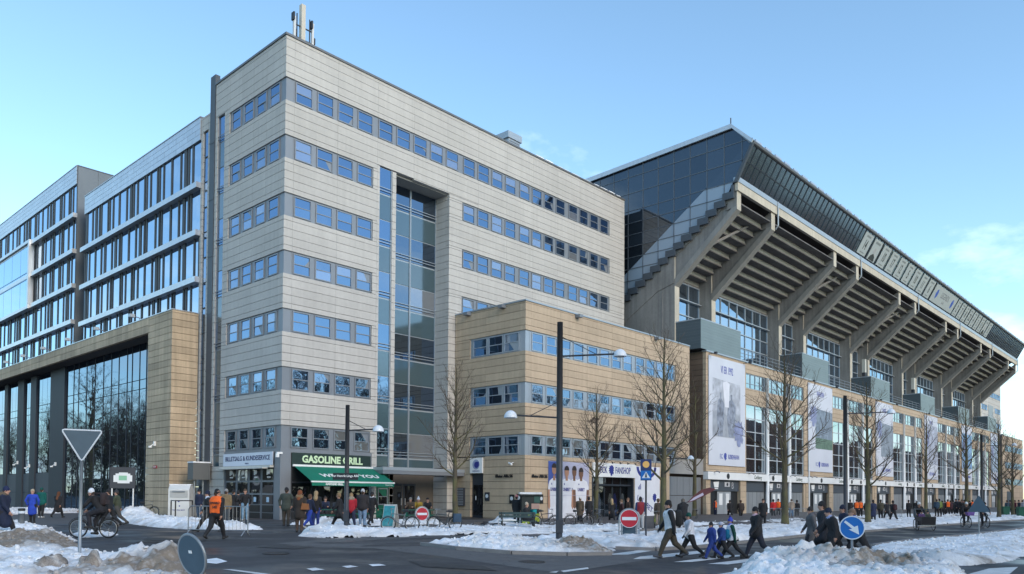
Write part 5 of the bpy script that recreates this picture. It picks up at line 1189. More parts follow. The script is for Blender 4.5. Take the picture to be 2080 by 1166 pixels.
# back of a yield sign, left foreground
k = depth(at(161, 1148))/FPX
t = post_sign(161, 1148, 'back of a triangular yield sign on a grey post at the left snow bank')
MB().path([(0, 0, -.3), (0, 0, (1148-876)*k)], .038, 10).build('post', POST, t, smooth=True)
s = (209-136)*k; z0 = (1148-937)*k
MB().prism([(x, z+z0) for x, z in tri(s, False)], 1, -.075, -.045).build('sign_plate', SIGNB, t)
MB().path([(x, -.06, z+z0) for x, z in tri(s, False)], .022, 6, closed=True).build('rim', RETRO, t)
c = MB(); [c.box(-.06, .06, -.05, .05, z0+q, z0+q+.05) for q in (s*.3, s*.62)]; c.build('clamp', POST, t)
# leaning round sign back, foreground
t = thing('road_sign', 'leaning round sign seen from behind at the dirty snow heap', 'road sign', at(414, 1215), heading(28)); k = depth(at(414, 1215))/FPX
q = thing_r = (1166-1080)*k*.53
t.rotation_euler = (R(13), 0, heading(56))
rr = 43*k
MB().disc((0, -.06, (1215-1122)*k), rr, 1, .03, 40).build('sign_plate', SIGNB, t); MB().ring((0, -.06, (1215-1122)*k), rr, .022, 1, 40, 8).build('rim', POST, t, smooth=True)
MB().path([(0, 0, -.4), (0, 0, (1215-1110)*k)], .038, 10).build('post', POST, t, smooth=True)
MB().box(-.05, .03, -.082, -.075, (1215-1118)*k, (1215-1112)*k).build('sticker', WHITE, t)
# blue arrow sign
k = depth(at(1731, 1150))/FPX; t = post_sign(1731, 1150, 'round blue keep-right sign with white arrow at the snow heap')
zc_ = (1150-1072)*k; rr = 23*k; MB().path([(0, 0, -.3), (0, 0, zc_)], .036, 10).build('post', POST, t, smooth=True)
MB().disc((0, -.06, zc_), rr, 1, .02, 40).build('sign_plate', BLUE, t); MB().ring((0, -.062, zc_), rr, .018, 1, 40, 6).build('rim', RETRO, t, smooth=True)
a = [(-.62, .52), (-.48, .66), (.12, .06), (.12, .36), (.42, -.62), (.62, -.62), (.62, -.58), (-.36, -.22), (-.02, -.1)]
A0 = [(-.55, .67), (-.68, .5), (.02, -.1), (-.28, -.16), (.6, -.62), (.5, .22), (.2, .08)]
MB().prism([(x*rr*.95, zc_+z*rr*.95) for x, z in A0], 1, -.082, -.071).build('arrow', RETRO, t)
# triangular sign back, right
k = depth(at(1989, 1091))/FPX; t = post_sign(1989, 1091, 'back of a triangular warning sign standing in the snowy island')
MB().path([(0, 0, -.2), (0, 0, (1091-1015)*k)], .034, 8).build('post', POST, t); s = 40*k
MB().prism([(x, z+(1091-1040)*k) for x, z in tri(s, True)], 1, -.07, -.045).build('sign_plate', SIGNB, t)
# no-entry signs in hoops
def noentry(px, py, w, zc_px, label, ang, plate2=False):
    k = depth(at(px, py))/FPX; t = thing('road_sign', label, 'road sign', at(px, py), heading(ang)); r = w*k*.5; zc = (py-zc_px)*k; hw = r*1.12
    P = [(-hw, 0, -.1), (-hw, 0, zc)]+[(hw*math.cos(q), 0, zc+hw*math.sin(q)) for q in [math.pi*(1-j/10) for j in range(1, 10)]]+[(hw, 0, zc), (hw, 0, -.1)]
    MB().path(P, .03, 8).build('hoop', POST, t, smooth=True)
    MB().disc((0, 0, zc), r, 1, .03, 40).build('sign_plate', RED, t); MB().ring((0, -.0, zc), r, .02, 1, 40, 6).build('rim', RETRO, t, smooth=True)
    MB().box(-r*.8, r*.8, -.022, -.015, zc-r*.18, zc+r*.18).build('bar', RETRO, t)
    if plate2:
        MB().box(-r*.75, r*.75, .25, .28, .25, zc+r*.2).build('back_plate', SIGNB, t); [MB().path([(x, .3, -.1), (x, .3, zc)], .028, 6).build('leg', POST, t) for x in (-r*.85, r*.85)]
noentry(1278, 1098, 36, 1053.5, 'red no-entry sign in a grey hoop beside the crossing', 82, True)
noentry(857, 1075, 26, 1044, 'red no-entry sign in a grey hoop beside the parked bicycles', 118)
# crossing sign
k = depth(at(1312, 1100))/FPX; t = post_sign(1312, 1100, 'blue pedestrian crossing sign with an amber lamp above it')
MB().path([(0, 0, -.2), (0, 0, (1100-935)*k)], .04, 10).build('post', LAMPM, t, smooth=True)
h = 22*k/2; z1 = (1100-933)*k; z0 = (1100-976)*k
MB().box(-h, h, -.12, -.06, z0, z1).build('sign_box', M('sign_navy', (.015, .03, .12), .4), t)
MB().disc((0, -.125, z1-h*.95), h*.62, 1, .02, 24).build('amber_lamp', M('amber', (.75, .42, .12), .4), t)
MB().box(-h*.94, h*.94, -.132, -.122, z0+.03, z0+h*1.8).build('blue_plate', BLUE, t)
MB().prism([(-h*.75, z0+.1), (h*.75, z0+.1), (0, z0+h*1.65)], 1, -.142, -.134).build('white_triangle', RETRO, t)
b = MB(); b.disc((0, -.146, z0+h*1.2), h*.12, 1, .008, 10); b.prism([(-h*.16, z0+h*.55), (h*.16, z0+h*.55), (h*.12, z0+h*1.08), (-h*.12, z0+h*1.08)], 1, -.15, -.143); b.prism([(-h*.35, z0+.13), (-h*.2, z0+.13), (h*.1, z0+h*.6), (-h*.12, z0+h*.6)], 1, -.15, -.143); b.prism([(h*.2, z0+.13), (h*.36, z0+.13), (h*.14, z0+h*.6), (-.04*h, z0+h*.6)], 1, -.15, -.143); b.build('walking_figure', BLACK, t)
# clothing container
g = at(367, 1052); t = thing('clothing_bank', 'white clothing collection container beside the stone portal', 'container', g, heading(100)); k = depth(g)/FPX
W, D, Hh = 1.25, 1.2, (1052-985)*k
MB().prism([(-D/2, 0), (D/2, 0), (D/2, Hh*.86), (D*.2, Hh), (-D*.2, Hh), (-D/2, Hh*.86)], 0, -W/2, W/2).build('body', M('container_white', (.62, .62, .60), .5, var=.06, scale=2), t)
MB().box(-W*.42, W*.42, -D/2-.03, -D/2, Hh*.62, Hh*.83).build('hatch', M('container_grey', (.4, .4, .39), .5), t); MB().box(-W*.3, W*.3, -D/2-.09, -D/2-.03, Hh*.78, Hh*.82).build('hatch_handle', GREYM, t)
MB().box(-W/2-.02, W/2+.02, -D*.22, D*.22, Hh-.01, Hh+.05).build('snow_cap', SNOW, t)
for (x, z, s) in ((0, Hh*.5, .12), (.05, Hh*.36, .1)): MB().prism([(x-s*.5, z), (x+s*.3, z-s*.4), (x+s*.5, z+s*.3), (x-s*.1, z+s*.6)], 1, -D/2-.012, -D/2-.002).build('printed_mark', NAVY, t)
lettering(t, 'TØJ OG SKO', .13, NAVY, (0, -D/2-.004, Hh*.24), bold=.002); lettering(t, 'TØJ', .17, NAVY, (-W/2-.004, 0, Hh*.5), (R(90), 0, R(-90)), bold=.004); lettering(t, 'OG SKO', .17, NAVY, (-W/2-.004, 0, Hh*.4), (R(90), 0, R(-90)), bold=.004)
# black rail by the container
t = thing('black_rail', 'low black steel rail before the white clothing container', 'railing', at(347, 1055), heading(90)); k = depth(at(347, 1055))/FPX; w = 46*k
[MB().path([(x, y, 0), (x, y, 1.15)], .04, 6).build('post', BLACK, t) for x, y in ((0, 0), (w*.48, -.9), (w, -.2))]
m = MB(); m.path([(0, 0, 1.13), (w*.48, -.9, 1.13)], .035, 6); m.path([(w*.48, -.9, 1.13), (w*1.0, -.2, 1.13)], .035, 6); m.build('rail', BLACK, t)
# crowd barriers
def barrier(a, b, label, H=1.1, group=None):
    A, B = np.array(a), np.array(b); L = np.linalg.norm((B-A)[:2]); rz = math.atan2(B[1]-A[1], B[0]-A[0])
    t = thing('crowd_barrier', label, 'barrier', tuple(A), rz, group)
    m = MB(); m.path([(0, 0, .12), (0, 0, H-.12), (.12, 0, H), (L-.12, 0, H), (L, 0, H-.12), (L, 0, .12)], .022, 6); m.path([(0, 0, .2), (L, 0, .2)], .02, 6); m.build('frame', POST, t)
    n = int(L/.16)
    me = MB().path([(0, 0, .2), (0, 0, H)], .009, 4).mesh('bar', POST)
    for i in range(1, n): ob('bar', me, t, (L*i/n, 0, 0))
    f = MB(); [f.path([(x, -.28, 0), (x, 0, .22), (x, .28, 0)], .02, 5) for x in (.1, L-.1)]; f.build('foot', POST, t)
barrier(gnd(382, 1086), gnd(503, 1089), 'grey crowd barrier behind the orange-vested steward')
barrier(gnd(1556, 1062), gnd(1606, 1061), 'grey crowd barrier at the second stadium gate', 1.1); barrier(gnd(1612, 1061), gnd(1640, 1060), 'short grey crowd barrier beside the white pole', 1.1)
barrier(gnd(1796, 1054), gnd(1832, 1053), 'grey crowd barrier before the far stadium gates', 1.1)
# bollard
t = thing('bollard', 'grey bollard with black cap in the dirty snow bank', 'bollard', at(43, 1077), 0); k = depth(at(43, 1077))/FPX; h = (1077-1037)*k
MB().path([(0, 0, -.1), (0, 0, h)], .12, 14).build('shaft', M('bollard_grey', (.11, .12, .13), .6), t, smooth=True); MB().path([(0, 0, h), (0, 0, h+.08), (0, 0, h+.1)], [.135, .135, .06], 14).build('cap', BLACK, t); MB().path([(0, 0, h-.12), (0, 0, h-.02)], .124, 14).build('band', RETRO, t)
# stadium map sign
g = gnd(248, 1049); k = depth(g)/FPX; t = thing('map_sign', 'dark stadium map sign on two white posts by the hall front', 'sign', tuple(g), heading(100)); w = 48*k; z1 = (1049-949)*k; z0 = (1049-992)*k
MB().box(-w/2, w/2, -.05, .0, z0, z1).build('panel', M('map_dark', (.05, .05, .058), .5), t)
P = [(-.36, .3), (-.36, .62), (-.28, .62), (-.28, .7), (-.15, .7), (-.15, .75), (.2, .75), (.2, .7), (.3, .7), (.3, .62), (.38, .62), (.38, .32), (.28, .32), (.28, .24), (-.2, .24), (-.2, .3)]
MB().prism([(x*w, z0+z*(z1-z0)) for x, z in P], 1, -.062, -.051).build('map_outline', WHITE, t); MB().prism([(x*w, z0+z*(z1-z0)) for x, z in ((-.15, .38), (.17, .38), (.17, .6), (-.15, .6))], 1, -.07, -.063).build('map_pitch', M('map_green', (.25, .5, .33), .6), t)
for x in (-w*.42, w*.42): MB().path([(x, 0, -.1), (x, 0, z1)], .045, 8).build('post', WHITE, t)
# picnic tables
GRN = M('table_green', (.0, .085, .05), .5)
def picnic(px, py, ang, label):
    t = thing('picnic_table', label, 'table', at(px, py), heading(ang))
    for i in range(4): pbox('table_plank', t, GRN, -.9, .9, -.36+.18*i, -.2+.18*i, .72, .76)
    for y in (-.75, .55):
        for i in range(1): pbox('seat_plank', t, GRN, -.9, .9, y, y+.2, .43, .47)
    for x in (-.65, .65):
        m = MB(); m.path([(x, -.62, 0), (x, -.22, .72)], .035, 5); m.path([(x, .62, 0), (x, .22, .72)], .035, 5); m.box(x-.03, x+.03, -.75, .75, .38, .43); m.build('leg_frame', GRN, t)
picnic(664, 1063, 92, 'green picnic table under the grill awning'); picnic(752, 1059, 95, 'green picnic table by the kiosk window'); picnic(850, 1062, 90, 'green picnic table behind the hooped no-entry sign')
# bench
t = thing('park_bench', 'dark green park bench with snow on its seat', 'bench', at(1052, 1076), heading(97)); BG = M('bench_green', (.02, .05, .055), .5)
for i in range(3): pbox('seat_slat', t, BG, -.95, .95, -.2+.15*i, -.08+.15*i, .42, .455)
for i in range(2): pbox('back_slat', t, BG, -.95, .95, .3, .335, .6+.16*i, .73+.16*i)
for x in (-.82, .82): m = MB(); m.path([(x, -.22, 0), (x, -.2, .42), (x, .26, .42), (x, .3, .9)], .03, 6); m.path([(x, .22, 0), (x, .24, .42)], .03, 6); m.path([(x, -.2, .42), (x, -.24, .62), (x, .28, .64)], .022, 5); m.build('leg', M('bench_iron', (.012, .016, .018), .5), t)
MB().prism([(-.9, .456), (-.1, .456), (-.12, .52), (-.4, .55), (-.8, .52)], 1, -.18, .22).build('seat_snow', SNOW, t)
# information kiosk / bins
t = thing('street_kiosk', 'dark green kiosk box with posters and snow on its roof', 'kiosk', at(1076, 1070), heading(95)); KG = M('kiosk_green', (.012, .018, .016), .6)
MB().box(-.48, .48, -.35, .35, 0, 1.75).build('body', KG, t); MB().box(-.68, .68, -.48, .48, 1.75, 1.82).build('roof', KG, t); MB().box(-.6, .62, -.42, .42, 1.82, 1.93).build('roof_snow', SNOW, t)
for (x0, x1, z0, z1, c) in ((.18, .5, .3, .75, (.55, .6, .05)), (-.45, -.05, .2, .75, (.35, .45, .03)), (.05, .5, 1.0, 1.3, (.4, .25, .2)), (.2, .52, 1.35, 1.7, (.03, .09, .07))): MB().box(x0, x1, -.365, -.35, z0, z1).build('poster', M('kiosk_%d' % int(c[0]*1000+c[1]*10), c, .6), t)
# a-board
t = thing('sandwich_board', 'turquoise sandwich board beside the parked bicycle', 'sign', at(793, 1073), heading(70)); TQ = M('board_turquoise', (.04, .28, .32), .6, var=.3, scale=6)
for s in (-1, 1): MB().prism([(s*.32, 0), (s*.29, 0), (s*.02, 1.15), (s*.05, 1.15)], 0, -.33, .33).build('board_leaf', M('aboard_frame', (.5, .5, .48), .5), t)
MB().prism([(-.325, .12), (-.31, .12), (-.075, 1.08), (-.09, 1.08)], 0, -.28, .28).build('print_sheet', TQ, t)
# green bins far right
for px, py in ((2042, 1050), (2074, 1052)):
    t = thing('wheeled_bin', 'dark green wheeled bin beside the far thick tree', 'bin', at(px, py), heading(80), 'green bins at the far end'); MB().prism([(-.28, .1), (.28, .1), (.34, 1.05), (-.34, 1.05)], 1, -.35, .35).build('body', GRN, t); MB().box(-.37, .37, -.4, .38, 1.05, 1.12).build('lid', GRN, t); MB().path([(-.3, .3, .1), (.3, .3, .1)], .1, 10).build('wheel', BLACK, t)
# utility cabinet on a post next to the portal
g = plane(430, 955, 1, 9.0); t = thing('wall_cabinet', 'grey metal cabinet with a snow cap on posts beside the ticket office', 'cabinet', (g[0]-.9, 9.0, 0)); k = (g-CAM)@AX[2]/FPX
zA, zB = g[2]-(975-955)*k, g[2]+(955-946)*k
MB().box(-.6, .6, -.4, .4, zA, zB+.15).build('case', M('cabinet_grey', (.12, .125, .125), .5), t); MB().box(-.62, .62, -.42, .42, zB+.15, zB+.24).build('snow_cap', SNOW, t); [MB().path([(x, 0, -.1), (x, 0, zA)], .05, 6).build('post', POST, t) for x in (-.3, .3)]
# wall notices on the annex
for (y, z, c) in ((-5.9, 1.0, BLACK), (-6.55, 1.05, BLACK), (-2.95-.55, 1.15, DARKM)):
    t = thing('wall_notice', 'small dark notice board on the annex side wall', 'sign', (14.44, y, z), 0, 'notices on the annex side wall'); MB().box(0, .05, -.22, .22, 0, .62).build('plate', c, t); MB().disc((-.004, 0, .35), .14, 0, .01, 12).build('symbol', RETRO, t)
t = thing('wall_notice', 'small dark notice on the annex front beside the player poster', 'sign', (16.2, -7.12, 1.0)); MB().box(-.2, .2, 0, .05, 0, .65).build('plate', BLACK, t); MB().disc((0, -.004, .35), .13, 1, .01, 12).build('symbol', RETRO, t)
t = thing('security_camera', 'white bullet camera on the annex side wall above the address letters', 'camera', (14.4, -6.0, 3.75)); c = MB(); c.path([(.08, 0, .1), (-.2, 0, .0)], .03, 6); c.path([(-.15, .2, .06), (-.35, -.25, -.06)], .07, 8); c.build('body', WHITE, t)
for (x, y, a) in ((14.42, -5.0, 0), (14.42, -1.5, 0), (20.2, -7.1, 1), (31.0, -7.1, 1)):
    t = thing('parapet_floodlight', 'small grey floodlight under the annex roof edge', 'lamp', (x, y, 14.85), 0, 'floodlights on the annex parapet'); m = MB(); m.box(-.35 if not a else -.2, .1 if not a else .2, -.2 if not a else -.4, .2 if not a else .1, -.1, .12); m.build('lamp_head', GREYM, t)
# ------------------------------------------------------------------ people: one blended surface per figure
def surface_net(F, org, h):
    s = F < 0; nx, ny, nz = F.shape
    c = np.zeros((nx-1, ny-1, nz-1)); P = np.zeros((nx-1, ny-1, nz-1, 3))
    cor = [(i, j, k) for i in (0, 1) for j in (0, 1) for k in (0, 1)]
    for a in range(8):
        for b in range(a+1, 8):
            A, B = cor[a], cor[b]
            if sum(abs(A[q]-B[q]) for q in range(3)) != 1: continue
            fa = F[A[0]:nx-1+A[0], A[1]:ny-1+A[1], A[2]:nz-1+A[2]]; fb = F[B[0]:nx-1+B[0], B[1]:ny-1+B[1], B[2]:nz-1+B[2]]
            x = (fa < 0) != (fb < 0); t = np.where(x, fa/np.where(x, fa-fb, 1), 0)
            c += x
            for q in range(3): P[..., q] += np.where(x, A[q]+t*(B[q]-A[q]), 0)
    act = c > 0; idx = -np.ones(c.shape, int); idx[act] = np.arange(act.sum())
    gi = np.stack(np.nonzero(act), -1); V = (gi+P[act]/c[act][:, None])*h+org
    faces = []
    for ax in range(3):
        u, v = (ax+1) % 3, (ax+2) % 3
        sl0 = [slice(None)]*3; sl1 = [slice(None)]*3; sl0[ax] = slice(0, -1); sl1[ax] = slice(1, None)
        x = s[tuple(sl0)] != s[tuple(sl1)]; flip = s[tuple(sl0)]
        I = np.stack(np.nonzero(x), -1)
        ok = (I[:, u] > 0) & (I[:, v] > 0) & (I[:, u] < F.shape[u]-1) & (I[:, v] < F.shape[v]-1); I = I[ok]
        fl = flip[tuple(I.T)]; q = []
        for du, dv in ((-1, -1), (0, -1), (0, 0), (-1, 0)):
            J = I.copy(); J[:, u] += du; J[:, v] += dv; q.append(idx[tuple(J.T)])
        Q = np.stack(q, -1); Q[~fl] = Q[~fl][:, ::-1]; faces.append(Q)
    return V, np.concatenate(faces)
CL = {}
def cloth(c, rough=.85):
    k = 'cloth_%02x%02x%02x' % tuple(int(min(q, 1)*255) for q in c)
    return M(k, c, rough, var=.3, scale=4, fine=.1, bump=.9)
SKINM = M('skin', (.45, .25, .18), .6, var=.06, scale=12); EYEM = M('eye_dark', (.02, .015, .012), .4); LIPM = M('lip', (.28, .09, .08), .6)
def rot2(v, a): return np.array([v[0], v[1]*math.cos(a)-v[2]*math.sin(a), v[1]*math.sin(a)+v[2]*math.cos(a)])
def person(px, py, h=1.74, head=90, pose='stand', top=(.02, .02, .025), legs=(.02, .02, .025), shoe=(.03, .03, .03), hat=None, hair=(.05, .03, .02), coat=0.0, label='', hood=None,
           scarf=None, bulk=1.0, longhair=0, phase=1, glove=None, sleeve=None, lean=0.0, loc=None, stripe=None, group=None, bobble=None, res=None, look=0.0, armpose=None, hipz=None, vest=None, name='person'):
    """local frame: +Y forward, +X right, Z up, metres"""
    S_ = h/1.75; mats = []; bulk *= 1.1; prims = []
    def mi(c):
        m = c if not isinstance(c, tuple) else cloth(c)
        if m not in mats: mats.append(m)
        return mats.index(m)
    def cap(a, b, ra, rb, m, ell=None): prims.append((np.array(a, float)*S_, np.array(b, float)*S_, ra*S_, rb*S_, mi(m), ell))
    mT, mL, mS = top, legs, shoe; skin = SKINM; gl = glove if glove else skin; sl = sleeve if sleeve else top
    sit = pose in ('sit', 'ride'); hz = .93; B = bulk
    # leg angles: thigh from vertical (forward +), knee flexion
    if pose == 'walk': LA = [(26*phase, 6 if phase > 0 else 34), (-22*phase, 34 if phase > 0 else 6)]; LA = [(28, 8), (-20, 30)] if phase > 0 else [(-20, 30), (28, 8)]
    elif pose == 'stride': LA = [(36, 10), (-30, 18)] if phase > 0 else [(-30, 18), (36, 10)]
    elif pose == 'sit': LA = [(86, 84), (82, 78)]
    elif pose == 'ride': LA = [(72, 82), (38, 40)] if phase > 0 else [(38, 40), (72, 82)]
    else: LA = [(3, 4), (-3, 5)]
    foot_pts = []; ankles = []
    hipc = np.array([0, 0, hz])
    for s, (th, kn) in zip((-1, 1), LA):
        a = np.array([s*.095, 0, hz-.03]); t = R(th); kz = a+np.array([s*.015, math.sin(t)*.44, -math.cos(t)*.44]); q = R(th-kn)
        an = kz+np.array([0, math.sin(q)*.42, -math.cos(q)*.42]); fa = R(th-kn)*.55 if pose in ('walk', 'stride') else 0
        toe = an+np.array([s*.03, math.cos(fa)*.17, math.sin(fa)*.17-.035]); heel = an+np.array([0, -.05, -.035])
        cap(a, kz, .106*B**.5, .078*B**.3, mL); cap(kz, an, .078*B**.3, .056, mL); cap(heel, toe, .046, .04, mS); cap(an, heel, .05, .045, mS)
        foot_pts += [toe-np.array([0, 0, .042]), heel-np.array([0, 0, .047])]; ankles.append(an)
    zmin = min(q[2] for q in foot_pts)
    ln = R(lean+(4 if pose in ('walk', 'stride') else 0)+(34 if pose == 'ride' else 0)+(6 if pose == 'sit' else 0))
    def up(v): return hipc+rot2(np.array(v, float)-hipc, -ln)
    E = 1.28
    B = bulk**.75; cap(up((0, 0, .93)), up((0, 0, 1.10)), .122*B, .118*B, mT, E); cap(up((0, 0, 1.10)), up((0, .01, 1.33)), .118*B, .136*B, mT, E+.04); cap(up((-.135, 0, 1.41)), up((.135, 0, 1.41)), .076*B, .076*B, mT)
    cap((0, 0, .9), (0, 0, .94), .118*B, .12*B, mT if coat or B > 1.05 else mL, E)
    if coat:
        dv = np.array([0, .06 if pose != 'stand' else 0, 0])
        cap(up((0, 0, 1.0)), np.array([0, 0, 1.0-coat*.55])+dv*.5, .122*B, .138*B, mT, E); cap(np.array([0, 0, 1.0-coat*.55])+dv*.5, np.array([0, 0, .97-coat])+dv, .138*B, .146*B, mT, E)
    if vest: cap(up((0, 0, 1.02)), up((0, .005, 1.34)), .134*B, .15*B, vest, E+.04); cap(up((-.11, 0, 1.42)), up((.11, 0, 1.42)), .085*B, .085*B, vest)
    # arms
    if armpose == 'pockets': AA = [(8, -30, 30, .1), (8, -30, 30, .1)]
    elif armpose == 'phone': AA = [(20, 85, 10, 0), (15, 80, 10, 0)]
    elif armpose == 'up': AA = [(10, 20, 10, 0), (60, 60, 0, 0)]
    elif pose == 'ride': AA = [(16, 12, 14, 0), (16, 12, 14, 0)]
    elif pose == 'sit': AA = [(28, 60, 8, 0), (28, 60, 8, 0)]
    elif pose in ('walk', 'stride'): AA = [(-18, 10, 8, 0), (15, 18, 8, 0)] if phase > 0 else [(15, 18, 8, 0), (-18, 10, 8, 0)]
    else: AA = [(2, 12, 9, 0), (-2, 14, 9, 0)]
    hands = []
    for s, (sw, el, ab, _) in zip((-1, 1), AA):
        sh = up((s*.185*B**.5, 0, 1.41)); t = R(sw)+ln*.6; d = np.array([s*math.sin(R(ab)), math.sin(t), -math.cos(t)]); d /= np.linalg.norm(d); eb = sh+d*.29
        t2 = t+R(el); d2 = np.array([-s*math.sin(R(ab))*.4, math.sin(t2), -math.cos(t2)]); d2 /= np.linalg.norm(d2); wr = eb+d2*.25
        cap(sh, eb, .07*B**.6, .055*B**.6, sl); cap(eb, wr, .055*B**.6, .042*B**.5, sl); cap(wr, wr+d2*.085, .034, .038, gl); hands.append((wr, d2, s))
    # neck, head
    nk = up((0, .015, 1.45)); hc = up((0, .03, 1.635)); 
    if pose == 'ride': hc = nk+np.array([0, .10, .17])
    cap(nk, hc-np.array([0, 0, .06]), .058, .055, skin); cap(hc-np.array([0, -.012, .06]), hc+np.array([0, -.01, .035]), .072, .094, skin)
    lk = R(look); fw = np.array([-math.sin(lk), math.cos(lk), 0]); rt = np.array([math.cos(lk), math.sin(lk), 0])
    cap(hc+fw*.09+np.array([0, 0, -.005]), hc+fw*.108+np.array([0, 0, -.03]), .014, .018, skin)
    if hat: cap(hc+np.array([0, 0, .045])-fw*.012, hc+np.array([0, 0, .075])-fw*.02, .102, .09, hat)
    elif hair is not None: cap(hc+np.array([0, 0, .052])-fw*.014, hc+np.array([0, 0, -.01])-fw*.042, .1, .092, hair)
    if bobble: cap(hc+np.array([0, 0, .19]), hc+np.array([0, 0, .195]), .045, .045, bobble)
    if hat and hair is not None and longhair == 0: cap(hc-fw*.06+np.array([0, 0, -.02]), hc-fw*.05+np.array([0, 0, -.05]), .07, .06, hair)
    if longhair: cap(hc-fw*.04+np.array([0, 0, .03]), up((0, -.1, 1.62-longhair)), .1, .09, hair); 
    if hood: cap(up((-.07, -.08, 1.5)), up((.07, -.08, 1.5)), .085, .085, hood); cap(up((-.09, .0, 1.49)), up((.09, .0, 1.49)), .075, .075, hood)
    if scarf: cap(nk+np.array([-.05, .02, .02]), nk+np.array([.05, .02, .02]), .085, .085, scarf)
    # sample
    pts = np.array([q for p in prims for q in (p[0], p[1])]); rmax = .26*S_; lo = pts.min(0)-rmax; hi = pts.max(0)+rmax
    g = gnd(px, py) if loc is None else np.array(loc); dep = float((g-CAM)@AX[2]); hh = res or (.021 if dep < 30 else (.027 if dep < 50 else .035)); hh *= S_**.5
    ax = [np.arange(lo[i], hi[i]+hh, hh) for i in range(3)]; G = np.stack(np.meshgrid(*ax, indexing='ij'), -1)
    def sd(p, Q):
        a, b, ra, rb, m, ell = p; ba = b-a; L2 = ba@ba+1e-9; t = np.clip(((Q-a)@ba)/L2, 0, 1); v = Q-(a+t[..., None]*ba)
        if ell: v = v*np.array([1/ell, 1, 1]); return (np.linalg.norm(v, axis=-1)-(ra+(rb-ra)*t))
        return np.linalg.norm(v, axis=-1)-(ra+(rb-ra)*t)
    F = np.full(G.shape[:3], 9.0); kk = .022*S_
    for p in prims:
        a = np.minimum(p[0], p[1])-rmax-.05; b = np.maximum(p[0], p[1])+rmax+.05
        sl_ = tuple(slice(max(0, np.searchsorted(ax[i], a[i])-1), np.searchsorted(ax[i], b[i])+1) for i in range(3))
        d = sd(p, G[sl_]); f = F[sl_]; hmix = np.clip(.5+.5*(f-d)/kk, 0, 1); F[sl_] = f*(1-hmix)+d*hmix-kk*hmix*(1-hmix)
    V, Q = surface_net(F, lo, hh)
    cen = V[Q].mean(1); D = np.stack([sd(p, cen) for p in prims], -1); fm = np.array([p[4] for p in prims])[D.argmin(1)]
    verts = V.tolist(); faces = Q.tolist(); fm = fm.tolist()
    mb = MB(); mb.v = [tuple(q) for q in verts]; mb.f = [tuple(q) for q in faces]; mb.m = fm
    if dep < 60:
        me_, ml_, mg = mi(EYEM), mi(LIPM), mi(gl)
        def octa(c, r3, m):
            c = np.array(c)*S_; r3 = np.array(r3)*S_; mb.add([c+np.array(q)*r3 for q in ((1, 0, 0), (-1, 0, 0), (0, 1, 0), (0, -1, 0), (0, 0, 1), (0, 0, -1))], [(0, 2, 4), (2, 1, 4), (1, 3, 4), (3, 0, 4), (2, 0, 5), (1, 2, 5), (3, 1, 5), (0, 3, 5)], m)
        for s in (-1, 1): octa(hc+fw*.085+rt*s*.034+np.array([0, 0, .008]), (.012, .012, .008), me_); octa(hc+rt*s*.093+np.array([0, 0, -.015]), (.014, .02, .03), mi(skin))
        octa(hc+fw*.082+np.array([0, 0, -.062]), (.024, .014, .008), ml_)
        for wr, d, s in hands:
            side = np.cross(d, np.array([1., 0, 0])); side /= np.linalg.norm(side)+1e-9; bk = np.cross(side, d); p0 = wr+d*.1
            for i, L in enumerate((.066, .075, .07, .055)):
                o = p0+side*(.027-.018*i); k1 = o+d*L*.55-bk*s*.008; mb.path([o*S_, k1*S_, (k1+d*L*.42-bk*s*.03)*S_], [.0095*S_, .0085*S_, .006*S_], 4, mg)
            o = wr+d*.045+side*.034; k1 = o+side*.022+d*.03; mb.path([o*S_, k1*S_, (k1+d*.03-bk*s*.012)*S_], [.011*S_, .01*S_, .007*S_], 4, mg)
    off = -zmin*S_ if hipz is None else hipz-hz*S_
    for i, q in enumerate(mb.v): mb.v[i] = (q[0], q[1], q[2]+off)
    o = mb.build(name, mats, None, tuple(g), True, heading(head)); tag(o, label, 'person', group)
    o['hz'] = off
    INFO[o.name] = dict(S=S_, off=off, up=up, hc=hc, hands=hands, head=head, g=g)
    return o
INFO = {}
def pt(o, v):        # local body point -> world
    i = INFO[o.name]; q = np.array(v, float)*i['S']; q[2] += i['off']; a = heading(i['head']); g = i['g']
    return (g[0]+q[0]*math.cos(a)-q[1]*math.sin(a), g[1]+q[0]*math.sin(a)+q[1]*math.cos(a), g[2]+q[2])
def backpack(o, col, label, w=.15, hgt=.24, z=1.22):
    i = INFO[o.name]; c = i['up']((0, -.25, z)); p = pt(o, c); t = thing('backpack', label, 'backpack', p, heading(i['head'])); s = i['S']
    v = []; f = []; nu, nv = 14, 9
    for a in range(nv+1):
        for b in range(nu):
            th = math.pi*a/nv; ph = 2*math.pi*b/nu; sg = lambda q, e: math.copysign(abs(q)**e, q)
            v.append((s*w*sg(math.cos(ph), .6)*sg(math.sin(th), .5), s*.11*sg(math.sin(ph), .6)*sg(math.sin(th), .5), s*hgt*sg(math.cos(th), .6)))
    for a in range(nv):
        for b in range(nu): f.append((a*nu+b, (a+1)*nu+b, (a+1)*nu+(b+1) % nu, a*nu+(b+1) % nu))
    m = MB(); m.add(v, f); m.build('bag_body', cloth(col), t, smooth=True)
    m = MB(); m.box(-w*.7*s, w*.7*s, -.145*s, -.1*s, -hgt*.75*s, -.02*s); m.build('front_pocket', cloth(tuple(q*1.3+.005 for q in col)), t)
    for sx in (-1, 1): MB().path([(sx*.1*s, .08*s, hgt*.8*s), (sx*.12*s, .22*s, hgt*.95*s), (sx*.13*s, .42*s, hgt*.5*s), (sx*.14*s, .33*s, -hgt*.5*s), (sx*.12*s, .1*s, -hgt*.8*s)], .018*s, 5).build('strap', cloth(col), t)
    return t
BK = (.014, .014, .017); NV = (.012, .018, .045); OR = (.85, .14, .02)
